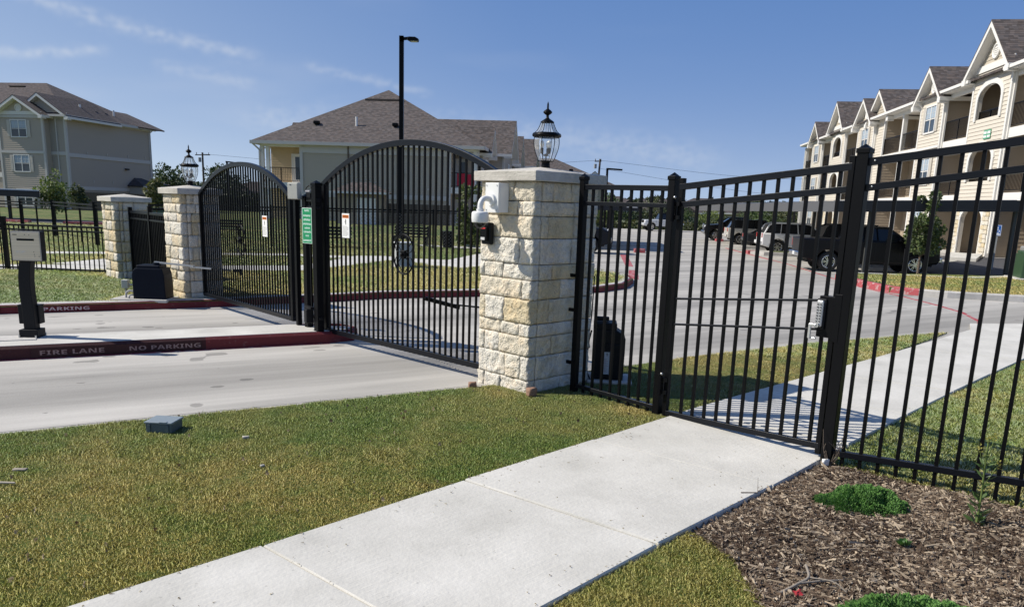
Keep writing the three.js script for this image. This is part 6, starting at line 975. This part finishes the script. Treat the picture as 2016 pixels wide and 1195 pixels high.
function vehicle(name, label, pos, turn, scale, o) {      // x forward, z to its left (toward -z is its right side)
  const T = thing(name, label, o.cat, pos, turn, o.group); T.scale.setScalar(scale); const W = o.w ?? 1.85, r = o.r ?? 0.41, bodyM = paint(o.paint), dark = o.trim ? paint(o.trim, 0.4) : bodyM;
  const arch = (cx, rad) => { const l = []; for (let i = 0; i <= 10; i++) { const a = Math.PI - i / 10 * Math.PI; l.push([cx + Math.cos(a) * rad, Math.max(o.sill, r + Math.sin(a) * rad)]); } return l; };
  // lower body: sill line with wheel arches, then round the nose and back over the shoulder
  const rad = r + 0.075, out = [[o.rear, o.sill + 0.12], [o.axR - rad - 0.02, o.sill], ...arch(o.axR, rad), ...arch(o.axF, rad), [o.front - 0.1, o.sill + 0.05], [o.front, o.sill + 0.2], ...o.top.slice().reverse(), [o.rear, o.top[0][1] - 0.06]];
  part('body', extrude(out, W, 0.07), bodyM, T);
  // cabin tapering toward the roof
  const cab = o.cabin, n = cab.length, pos3 = [], zAt = (y) => W / 2 - 0.05 - 0.2 * clamp((y - o.belt) / (o.roof - o.belt)), tri = THREE.ShapeUtils.triangulateShape(cab.map(([x, y]) => new THREE.Vector2(x, y)), []);
  const shell = (grow) => { const ps = [], P = cab; for (const s of [1, -1]) for (const t of tri) for (const k of t) ps.push(P[k][0], P[k][1], s * (zAt(P[k][1]) + grow)); for (let i = 0; i < n; i++) { const a = P[i], b = P[(i + 1) % n], za = zAt(a[1]) + grow, zb = zAt(b[1]) + grow; ps.push(a[0], a[1], za, b[0], b[1], zb, b[0], b[1], -zb, a[0], a[1], za, b[0], b[1], -zb, a[0], a[1], -za); } const g = new THREE.BufferGeometry(); g.setAttribute('position', new THREE.Float32BufferAttribute(ps, 3)); g.computeVertexNormals(); return g; };
  part('windows', shell(0), M.darkGlass, T);
  const fr = [], zt = (y) => zAt(y); for (const s of [1, -1]) { for (let i = 0; i < n; i++) { const a = cab[i], b = cab[(i + 1) % n]; fr.push(bar([a[0], a[1], s * zt(a[1])], [b[0], b[1], s * zt(b[1])], 0.05, 0.07)); } for (const [xa, xb] of o.pillars) fr.push(bar([xa, o.belt, s * (zt(o.belt) + 0.005)], [xb, o.roof - 0.03, s * (zt(o.roof) + 0.005)], 0.03, o.tailgate ? 0.1 : xa < -1 ? 0.22 : 0.1)); }
  const rf = cab.filter(([, y]) => y > o.roof - 0.06).map(([x]) => x), r0 = Math.min(...rf), r1 = Math.max(...rf); fr.push(rbox(r1 - r0 + 0.08, 0.06, 2 * zt(o.roof) + 0.03, 0.025, (r0 + r1) / 2, o.roof + 0.01, 0));
  part('roof', fr, o.roofM ?? bodyM, T);
  for (const ax of [o.axR, o.axF]) for (const s of [1, -1]) { const w = new THREE.Group(); w.name = 'wheel'; T.add(w); w.position.set(ax, r, s * (W / 2 - 0.13)); w.scale.set(r / 0.41, r / 0.41, s); const ty = part('tyre', tyreG, M.rubber, w); part('tyre_well', tyreIn, M.rubber, w); part('rim', rimG, o.rim ?? M.chrome, w); }
  const hb = o.belt - 0.12; for (const s of [1, -1]) { part('headlight', rbox(0.12, o.lampH ?? 0.16, 0.34, 0.03, o.front - 0.07, o.hl ?? hb - 0.1, s * (W / 2 - 0.24)), mat([0.75, 0.77, 0.8], 0.1), T); part('tail_light', rbox(0.1, o.tlH ?? 0.3, 0.15, 0.03, o.rear + 0.035, o.tl ?? hb, s * (W / 2 - 0.1)), mat([0.42, 0.012, 0.012], 0.2), T); part('mirror', rbox(0.14, 0.14, 0.2, 0.04, o.mir, o.belt + 0.08, s * (W / 2 + 0.09)), dark, T); }
  part('front_bumper', rbox(0.16, 0.24, W - 0.08, 0.05, o.front + 0.01, o.sill + 0.22, 0), o.bumper ?? bodyM, T); part('rear_bumper', rbox(0.16, 0.2, W - 0.06, 0.05, o.rear - 0.03, o.sill + 0.27, 0), o.bumper ?? bodyM, T);
  part('grille', [rbox(0.05, o.grH ?? 0.28, W * 0.5, 0.02, o.front - 0.005, o.hl ?? hb - 0.12, 0)], o.grille ?? M.black, T);
  if (o.tailgate) { part('tailgate', rbox(0.05, 0.5, W - 0.36, 0.02, o.rear - 0.005, o.belt - 0.25, 0), bodyM, T); part('licence_plate', box(0.02, 0.14, 0.3, o.rear - 0.12, o.sill + 0.28, 0), M.whiteMetal, T); } else part('licence_plate', box(0.02, 0.14, 0.3, o.rear - 0.03, o.belt - 0.3, 0), M.whiteMetal, T);
  for (const s of [1, -1]) for (const x of o.handles) part('door_handle', rbox(0.15, 0.03, 0.03, 0.01, x, o.belt - 0.13, s * (W / 2 + 0.005)), o.handleM ?? dark, T);
  for (const s of [1, -1]) for (const x of o.seams) part('door_seam', box(0.012, o.belt - o.sill - 0.2, 0.004, x, (o.belt + o.sill) / 2 + 0.02, s * (W / 2 + 0.001)), M.rubber, T);
  part('underbody', box(o.front - o.rear - 0.5, 0.2, W - 0.3, (o.front + o.rear) / 2, o.sill + 0.05, 0), M.rubber, T); return T;
}
const PICKUP = { cat: 'pickup', w: 1.98, r: 0.42, sill: 0.42, rear: -2.85, front: 2.6, axR: -1.75, axF: 1.66, belt: 1.34, roof: 1.86, top: [[-2.85, 1.36], [-0.85, 1.36], [1.1, 1.33], [1.3, 1.31], [2.25, 1.24], [2.55, 1.12]], cabin: [[-0.95, 1.3], [-0.8, 1.8], [-0.6, 1.86], [0.55, 1.84], [1.35, 1.3]], pillars: [[0.1, 0.05], [-0.62, -0.6]], handles: [-0.4, 0.35], seams: [-0.8, 0.05, 1.0], mir: 0.95, tailgate: true, tl: 1.14, tlH: 0.36 };
const SUV = { cat: 'suv', w: 1.88, r: 0.38, sill: 0.34, rear: -2.2, front: 2.35, axR: -1.3, axF: 1.45, belt: 1.12, roof: 1.7, top: [[-2.2, 1.14], [-1, 1.14], [0.95, 1.1], [1.2, 1.06], [2.1, 0.92], [2.33, 0.78]], cabin: [[-2.12, 1.02], [-1.82, 1.6], [-1.55, 1.7], [0.1, 1.7], [0.4, 1.66], [1.2, 1.02]], pillars: [[-0.25, -0.3], [-1.2, -1.15]], handles: [-0.75, 0.3], seams: [-1.0, -0.2, 0.85], mir: 0.85, tl: 1.0, tlH: 0.26 };
const FA = Math.atan2(-0.13, 0.989);      // bays run away from the lane
vehicle('pickup_truck', 'black pickup truck with bright alloy wheels, nearest in the right carport', [10.6, -0.03, 23.3], FA, 0.715, { ...PICKUP, paint: [0.007, 0.007, 0.009], bumper: M.chrome, rim: M.chrome });
vehicle('suv', 'black suv parked in the carport behind the nearest black pickup', [12.35, -0.03, 27.6], FA, 0.74, { ...SUV, paint: [0.006, 0.006, 0.008], roof: 1.8, cabin: SUV.cabin.map(([x, y]) => [x, y > 1.2 ? y + 0.1 : y]) });
vehicle('crossover', 'white crossover with dark windows in the right carport', [11.95, -0.03, 32.7], FA, 0.74, { ...SUV, cat: 'crossover', paint: [0.86, 0.86, 0.86], roofM: paint([0.86, 0.86, 0.86]), trim: [0.02, 0.02, 0.02] });
vehicle('sedan', 'dark grey car parked between the two white suvs', [12.5, -0.03, 36.8], FA, 0.72, { ...SUV, cat: 'car', paint: [0.03, 0.032, 0.037], r: 0.34, belt: 0.9, roof: 1.4, top: [[-2.2, 0.96], [-1.3, 0.95], [0.95, 0.9], [2.1, 0.76], [2.33, 0.62]], cabin: [[-1.75, 0.9], [-0.9, 1.38], [0.1, 1.4], [1.15, 0.88]], pillars: [[-0.25, -0.3]], tl: 0.8 });
vehicle('suv', 'older white suv with red tail lights, second white one in the carport', [12.75, -0.03, 41.0], FA, 0.74, { ...SUV, paint: [0.62, 0.6, 0.55], roofM: paint([0.03, 0.03, 0.03]) });
vehicle('pickup_truck', 'black pickup truck facing the lane at the far end of the carport', [12.9, -0.03, 45.6], FA + Math.PI, 0.72, { ...PICKUP, paint: [0.008, 0.008, 0.01], bumper: M.chrome, grille: M.chrome, grH: 0.42 });
vehicle('pickup_truck', 'black pickup truck half hidden behind the near pillar', [1.55, -0.03, 28.8], FA, 0.74, { ...PICKUP, paint: [0.01, 0.012, 0.018], bumper: M.chrome, grille: M.chrome });
vehicle('jeep', 'white off road vehicle with a black top across the far end of the lane', [11.6, -0.03, 62], 0.08 + Math.PI, 0.74, { ...SUV, cat: 'off-roader', paint: [0.62, 0.64, 0.66], w: 1.8, r: 0.43, sill: 0.5, rear: -2.1, front: 2.1, axR: -1.35, axF: 1.35, belt: 1.2, roof: 1.85, top: [[-2.1, 1.22], [0.5, 1.22], [2.0, 1.16], [2.08, 1.0]], cabin: [[-2.0, 1.16], [-1.95, 1.8], [-1.8, 1.85], [0.3, 1.85], [0.6, 1.18]], roofM: M.black, pillars: [[-0.4, -0.4], [-1.2, -1.2]], hl: 1.0, mir: 0.5 });
vehicle('sedan', 'small dark car far back under the far carport, right of the pillar', [3.6, -0.03, 50], FA + 1.4, 0.7, { ...SUV, cat: 'car', paint: [0.05, 0.05, 0.055], r: 0.34, belt: 0.9, roof: 1.4, top: [[-2.2, 0.96], [-1.3, 0.95], [0.95, 0.9], [2.1, 0.76], [2.33, 0.62]], cabin: [[-1.75, 0.9], [-0.9, 1.38], [0.1, 1.4], [1.15, 0.88]], pillars: [[-0.25, -0.3]], tl: 0.8 });
// ---------------------------------------------------------------- lamp posts, utility poles, wires
{
  const p = thing('street_lamp', 'tall black street lamp post behind the right driveway gate leaf', 'street lamp', [-4.78, 0, 32], 0); part('pole', [box(0.17, 8.0, 0.17, 0, 3.95, 0), cyl(0.25, 0.25, 0.25, 0, 0, 0)], M.black, p);
  part('arm', [bar([0, 7.86, 0], [0.34, 7.9, 0.02], 0.09, 0.1), box(0.17, 0.22, 0.17, 0, 7.86, 0)], M.black, p); part('lamp_head', extrude([[0.22, 7.84], [0.34, 7.78], [0.66, 7.78], [0.68, 7.86], [0.55, 7.93], [0.3, 7.93]], 0.32, 0.02).translate(0, 0, 0.02), M.black, p); part('lens', box(0.26, 0.012, 0.22, 0.5, 7.772, 0.02), mat([0.75, 0.73, 0.62], 0.3), p);
  const q = thing('street_lamp', 'small distant street lamp just right of the near pillar cap', 'street lamp', [5.65, 0, 50], 0); part('pole', box(0.13, 4.1, 0.13, 0, 2.05, 0), M.black, q); part('lamp_head', [bar([0, 4.06, 0], [0.95, 4.02, 0], 0.2, 0.1)], M.black, q);
  const q2 = thing('street_lamp', 'distant street lamp head just above the left arched gate leaf', 'street lamp', [-31.6, 0, 85], 0); part('pole', box(0.16, 5.2, 0.16, 0, 2.6, 0), M.black, q2); part('lamp_head', [bar([-0.1, 5.2, 0], [1.1, 5.1, 0], 0.3, 0.14)], M.black, q2);
  const pole = (label, x, D, H, s, ca = 1) => { const t = thing('utility_pole', label, 'utility pole', [x, 0, D], 0, 'wooden utility poles far behind'); part('pole', rod([0, 0, 0], [0.12 * s, H, 0], 0.17, 0.13), M.wood, t); part('crossarm', [bar([-1.0 * ca, H - 0.35, 0], [1.1 * ca, H - 0.3, 0], 0.1, 0.12), rod([-0.8 * ca, H - 0.3, 0], [-0.8 * ca, H, 0], 0.05), rod([0.9 * ca, H - 0.25, 0], [0.9 * ca, H, 0], 0.05)], M.wood, t); part('transformer', cyl(0.2, 0.2, 0.6, -0.35, H - 1.3, 0.1, 12), mat([0.3, 0.31, 0.32], 0.6), t); return t; };
  pole('distant utility pole left, beside the far lantern', -44.3, 110, 7.4, 0.2); const r_ = pole('distant utility pole right of the near lantern', 11.05, 110, 8.3, 2.5, 0.45); part('guy_wire', rod([1.1, 5.8, 0], [0.2, 2.2, 0], 0.03), M.wood, r_);
  const wire = (label, pts) => tag(part('power_line', tube(pts.map(([x, y, D]) => [x, y, -D]), 0.017, 40, 5), M.black), label, 'power line', 'power lines far behind');
  wire('power line left of the distant right pole', [[-14, 7.6, 112], [0, 7.3, 111], [11.2, 8.1, 110]]); wire('upper power line sloping to the right behind the gate', [[11.4, 8.1, 110], [32, 6.2, 104], [50, 6.6, 100]]); wire('lower power line crossing behind the pedestrian gate', [[11.4, 7.0, 110], [30, 4.4, 104], [48, 3.2, 100]]); wire('power line from the distant left pole to the right', [[-44.2, 7.2, 110], [-30, 6.6, 112], [-18, 6.9, 114]]);
}
// ---------------------------------------------------------------- cabinets, signs, benches
{
  const t = thing('transformer_box', 'green metal transformer box with a white number label, right edge', 'transformer', [14.1, 0.05, 20.6], -0.35), gm = mat([0.035, 0.075, 0.035], 0.45);
  part('pad', rbox(1.4, 0.12, 1.3, 0.015, 0, 0.03, 0), M.kerb, t); part('body', extrude([[-0.55, 0.08], [0.55, 0.08], [0.55, 0.72], [-0.55, 0.72]], 0.9, 0.02), gm, t); part('lid', extrude([[-0.5, 0.7], [0.5, 0.7], [0.5, 0.76], [-0.5, 0.8]], 1.0, 0.03).rotateY(-Math.PI / 2), gm, t); part('seam', [box(0.015, 0.6, 0.01, -0.1, 0.4, 0.452), box(0.05, 0.12, 0.03, 0.0, 0.4, 0.46)], M.black, t);
  const tex = canvasTex(256, 120, (c, w, h) => { c.fillStyle = '#e9e9e4'; c.fillRect(0, 0, w, 64); c.fillRect(0, 60, 100, 60); c.fillStyle = '#1c1c1c'; c.font = 'bold 52px sans-serif'; c.textBaseline = 'middle'; c.fillText('1714746', 8, 34, 240); c.fillText('06', 12, 92, 76); c.fillStyle = '#0f2413'; c.fillRect(100, 64, 160, 60); });
  const g = new THREE.PlaneGeometry(0.5, 0.22).translate(-0.2, 0.62, 0.455); g.userData.uv = true; part('number_label', g, new THREE.MeshStandardMaterial({ map: tex, roughness: 0.5 }), t, true);
  const hs = thing('parking_sign', 'blue and white accessible parking sign on a post by the right building', 'sign', [16.25, 0, 26.2], -0.5); part('pole', box(0.05, 1.35, 0.03, 0, 0.67, 0), mat([0.3, 0.31, 0.31], 0.5), hs); part('plate', rbox(0.2, 0.36, 0.01, 0.003, 0, 1.3, 0.022), mat([0.03, 0.12, 0.4], 0.4), hs);
  const ht = canvasTex(128, 230, (c, w, h) => { c.fillStyle = '#1d5fb4'; c.fillRect(0, 0, w, h); c.strokeStyle = '#eef3f8'; c.lineWidth = 8; c.strokeRect(5, 5, w - 10, h - 10); c.beginPath(); c.arc(60, 52, 13, 0, 7); c.fillStyle = '#eef3f8'; c.fill(); c.lineWidth = 12; c.beginPath(); c.moveTo(60, 66); c.lineTo(62, 112); c.lineTo(92, 112); c.lineTo(102, 146); c.stroke(); c.beginPath(); c.arc(60, 134, 30, 0.2, 4.4); c.stroke(); c.fillRect(16, 178, 96, 34); });
  const hg = new THREE.PlaneGeometry(0.19, 0.35).translate(0, 1.3, 0.0285); hg.userData.uv = true; part('symbol', hg, new THREE.MeshStandardMaterial({ map: ht, roughness: 0.4 }), hs, true);
  const ac = (label, x, D) => { const a = thing('ac_unit', label, 'air conditioner', [x, 0, D], -0.3, 'air conditioners by the right building'), m = mat([0.25, 0.25, 0.24], 0.6); part('housing', rbox(0.8, 0.75, 0.8, 0.05, 0, 0.4, 0), m, a); part('fan_guard', [new THREE.TorusGeometry(0.28, 0.015, 6, 24).rotateX(Math.PI / 2).translate(0, 0.785, 0), new THREE.TorusGeometry(0.18, 0.012, 6, 24).rotateX(Math.PI / 2).translate(0, 0.785, 0)], M.black, a); part('louvre', Array.from({ length: 9 }, (_, i) => box(0.7, 0.015, 0.02, 0, 0.12 + i * 0.065, 0.405)), M.black, a); };
  ac('left air conditioner by the wall near the green transformer box', 18.2, 27.0); ac('right air conditioner by the wall near the green transformer box', 19.3, 27.2);
  const cb = thing('pet_station', 'pale tilted metal cabinet seen through the oval of the right gate leaf', 'cabinet', [-2.68, 0.1, 18.3], 0.35), gm2 = mat([0.42, 0.43, 0.44], 0.5); part('body', extrude([[-0.2, 0.02], [0.2, 0.02], [0.21, 0.5], [0.02, 0.6], [-0.21, 0.5]], 0.34, 0.015), gm2, cb); part('lid', rbox(0.46, 0.025, 0.4, 0.006, 0.0, 0.58, 0, 0), M.whiteMetal, cb); part('base', rbox(0.5, 0.06, 0.44, 0.01, 0, 0.01, 0), M.kerb, cb); part('label', box(0.12, 0.1, 0.006, 0.02, 0.32, 0.172), M.black, cb);
  const bench = (label, x, D, turn, L = 1.3) => { const b = thing('park_bench', label, 'bench', [x, 0.1, D], turn, 'black benches in the dog run'); for (let i = 0; i < 4; i++) part('seat_slat', box(L, 0.03, 0.07, 0, 0.32, -0.14 + i * 0.09), M.black, b); for (let i = 0; i < 3; i++) part('back_slat', box(L, 0.07, 0.025, 0, 0.42 + i * 0.1, -0.2 - i * 0.02), M.black, b); for (const s of [-1, 1]) part('leg', [box(0.05, 0.33, 0.36, s * (L / 2 - 0.08), 0.16, 0), box(0.05, 0.4, 0.04, s * (L / 2 - 0.08), 0.5, -0.22)], M.black, b); };
  bench('black bench right of the green sign, beyond the driveway gate', -5.9, 25.0, 0.2, 1.1); bench('black bench in the dog run behind the pale cabinet', -3.75, 27.4, -0.1, 1.3); bench('black bench seen through the left driveway gate leaf', -11.2, 28.5, 0.1, 2.0);
  const bin = (label, x, D, m) => { const b = thing('litter_bin', label, 'bin', [x, 0.1, D], 0, 'bins in the dog run'); part('body', new THREE.CylinderGeometry(0.2, 0.17, 0.55, 18).translate(0, 0.3, 0), m, b); part('rim', new THREE.TorusGeometry(0.2, 0.02, 8, 24).rotateX(Math.PI / 2).translate(0, 0.57, 0), M.black, b); };
  bin('dark green bin left of the yellow green bush', -1.62, 27.6, mat([0.012, 0.035, 0.03], 0.5)); bin('black bin left of the dark green bin', -2.35, 26.5, M.black);
  // low slatted screen at the foot of the middle and left buildings
  const sc = (label, A, B, H, n) => { const f = frameOf(A, B), s = thing('wood_screen', label, 'screen', [A[0], 0.0, A[1]], f.turn, 'dark wood screens'); const bw = f.l / n; const g = ready(box(bw * 0.93, H, 0.04, 0, H / 2, 0)); for (let i = 0; i < n; i++) { const m = part('board', g, M.wood, s); m.position.x = (i + 0.5) * bw; } };
  sc('dark wood screen at the foot of the middle building', [-9.6, 53.0], [-4.6, 53.4], 1.45, 20); sc('dark wood screen at the foot of the left building', [-38.0, 66], [-31.5, 67], 1.5, 26);
  const kiosk = thing('mail_kiosk', 'small tan kiosk with a shingled roof behind the right driveway gate leaf', 'kiosk', [-10.2, 0, 51], 0.05); part('wall', box(3.0, 2.1, 1.5, 0, 1.05, 0), M.sidingTan, kiosk); part('door', box(1.2, 1.7, 0.05, 0.4, 0.9, 0.78), M.trim, kiosk); part('roof', [sheet([[-1.9, 2.1, 1.1], [1.9, 2.1, 1.1], [0.6, 2.75, 0], [-0.6, 2.75, 0]], 0.08), sheet([[-1.9, 2.1, -1.1], [1.9, 2.1, -1.1], [0.6, 2.75, 0], [-0.6, 2.75, 0]], 0.08), sheet([[1.9, 2.1, 1.1], [1.9, 2.1, -1.1], [0.6, 2.75, 0]], 0.08), sheet([[-1.9, 2.1, 1.1], [-1.9, 2.1, -1.1], [-0.6, 2.75, 0]], 0.08)], M.shingle, kiosk); part('fascia', [box(3.8, 0.14, 0.06, 0, 2.06, 1.1)], M.trim, kiosk);
}
// ---------------------------------------------------------------- far houses and trees
{
  const house = (label, x, D, w, h, rh, turn, wallM, group) => { const H = thing('house', label, 'house', [x, -0.6, D], turn, group); part('wall', box(w, h, w * 0.7, 0, h / 2, -w * 0.35), wallM, H); const e = 0.5; part('roof', [sheet([[-w / 2 - e, h, e], [w / 2 + e, h, e], [w * 0.22, h + rh, -w * 0.35], [-w * 0.22, h + rh, -w * 0.35]], 0.15), sheet([[w / 2 + e, h, e], [w / 2 + e, h, -w * 0.7 - e], [w * 0.22, h + rh, -w * 0.35]], 0.15), sheet([[-w / 2 - e, h, e], [-w / 2 - e, h, -w * 0.7 - e], [-w * 0.22, h + rh, -w * 0.35]], 0.15), sheet([[-w / 2 - e, h, -w * 0.7 - e], [w / 2 + e, h, -w * 0.7 - e], [w * 0.22, h + rh, -w * 0.35], [-w * 0.22, h + rh, -w * 0.35]], 0.15)], M.shingleDark, H); part('fascia', box(w + 1, 0.2, 0.08, 0, h - 0.06, e), M.trim, H); for (const q of [-0.28, 0.08]) part('window', box(w * 0.13, h * 0.36, 0.05, w * q, h * 0.5, 0.03), M.pane, H); part('gable', extrude([[w * 0.16, h], [w * 0.46, h], [w * 0.31, h + rh * 0.6]], 1.2, 0).translate(0, 0, 0.2), M.shingleDark, H); };
  house('grey roofed house at the end of the lane, left one', 18.5, 100, 10, 2.0, 1.6, -0.1, M.sidingTaupe, 'far houses at the end of the lane'); house('grey roofed house at the end of the lane, right one by the carport', 26.5, 104, 13, 2.1, 1.9, -0.2, M.sidingGrey, 'far houses at the end of the lane'); house('house beyond the left driveway gate, lower brown roof', -36, 112, 16, 2.4, 2.0, 0.1, M.sidingTan, 'far houses to the left'); house('house beyond the left driveway gate, right one with a grey roof', -25, 120, 14, 2.6, 2.2, -0.1, M.sidingTaupe, 'far houses to the left'); house('pale house far behind the right end of the lane', 13.5, 112, 8, 2.8, 1.2, 0.1, M.sidingTan, 'far houses at the end of the lane');
  const T1 = [[0.045, 0.08, 0.022], [0.065, 0.105, 0.028], [0.03, 0.055, 0.018]], ft = 'trees along the far edge of the lot', lt = 'trees on the skyline to the left';
  const far = (label, x, D, h, r, tones, seed, group) => makeTree('far_tree', label, 'tree', [x, -0.5, D], h, { h: h * 0.9, r, limbs: 8, clumps: 22 }, 2600, 0.22 * h / 4, tones, seed, group);
  far('dark green tree by the far carport, left of the white off roader', 9.2, 76, 3.4, 1.6, GREEN, 401, ft); far('bright green bush at the far end, nearest the pillar', 6.9, 74, 2.6, 1.5, LIGHT, 402, ft); far('olive tree behind the white off roader', 14.0, 80, 3.2, 1.5, OLIVE, 403, ft); far('green tree right of the white off roader, behind the hinge post', 17.2, 84, 3.0, 1.7, GREEN, 404, ft); far('yellow green bush at the start of the right carport', 19.6, 78, 2.3, 1.4, LIGHT, 405, ft); far('green tree under the right carport roof, behind the cars', 24, 76, 3.0, 2.0, GREEN, 406, ft); far('dark bushy tree between the pillar and the far carport', 11.6, 78, 2.9, 1.3, T1, 407, ft); far('green tree at the far end of the parked cars', 28.5, 80, 3.2, 2.2, OLIVE, 408, ft);
  [[-55, 118, 6.2, 3.2], [-50, 114, 5.8, 2.8], [-46.5, 120, 6.3, 2.6], [-42.0, 112, 5.4, 2.5]].forEach(([x, D, h, r], i) => far(['round dark tree on the skyline right of the left building', 'dark tree behind the far lantern pillar, left of the lantern', 'dark tree directly behind the far lantern', 'low dark tree right of the far lantern beside the pole'][i], x, D, h, r, T1, 421 + i, lt));
  // hedge and scrub that read as one mass behind the left gate and along the horizon
  const hedge = (name, label, x0, x1, D, h, dep, tones, seed, count, size) => tones.forEach((c, k) => { const m = part(name, leafy(Math.floor(count / tones.length), (r) => { const x = mix(x0, x1, r()), top = h * (0.6 + 0.6 * fbm(x * 0.35, seed, seed, 3, 0)), y = Math.pow(r(), 0.7) * top; return [[x, y - 0.4, -D - r() * dep], [r() - 0.5, r() * 0.6, r() - 0.5], size * (0.6 + r())]; }, 0.4, seed + k), M.leaf(c)); m.userData.kind = 'stuff'; tag(m, label[k], name.replace('_', ' ')); });
  hedge('tree_line', ['dark trees in a line behind the left driveway gate leaf', 'mid green trees in a line behind the left driveway gate leaf'], -48, -19, 92, 2.6, 4, [[0.025, 0.04, 0.014], [0.04, 0.06, 0.018]], 431, 9000, 0.5);
  hedge('far_woods', ['far dark woods along the horizon', 'far green woods along the horizon'], -150, 130, 165, 4.0, 12, [[0.028, 0.042, 0.018], [0.045, 0.06, 0.024]], 441, 26000, 1.0);
  hedge('scrub', ['low green scrub at the far end of the lane', 'low yellow scrub at the far end of the lane'], 4, 34, 70, 1.0, 3, [[0.05, 0.08, 0.02], [0.10, 0.11, 0.035]], 451, 7000, 0.25);
}
for (const o of scene.children) if (Math.abs(o.position.y - 0.1) < 1e-6) o.position.y = 0.07;      // settle what stands on the far lawn
renderer.render(scene, camera);
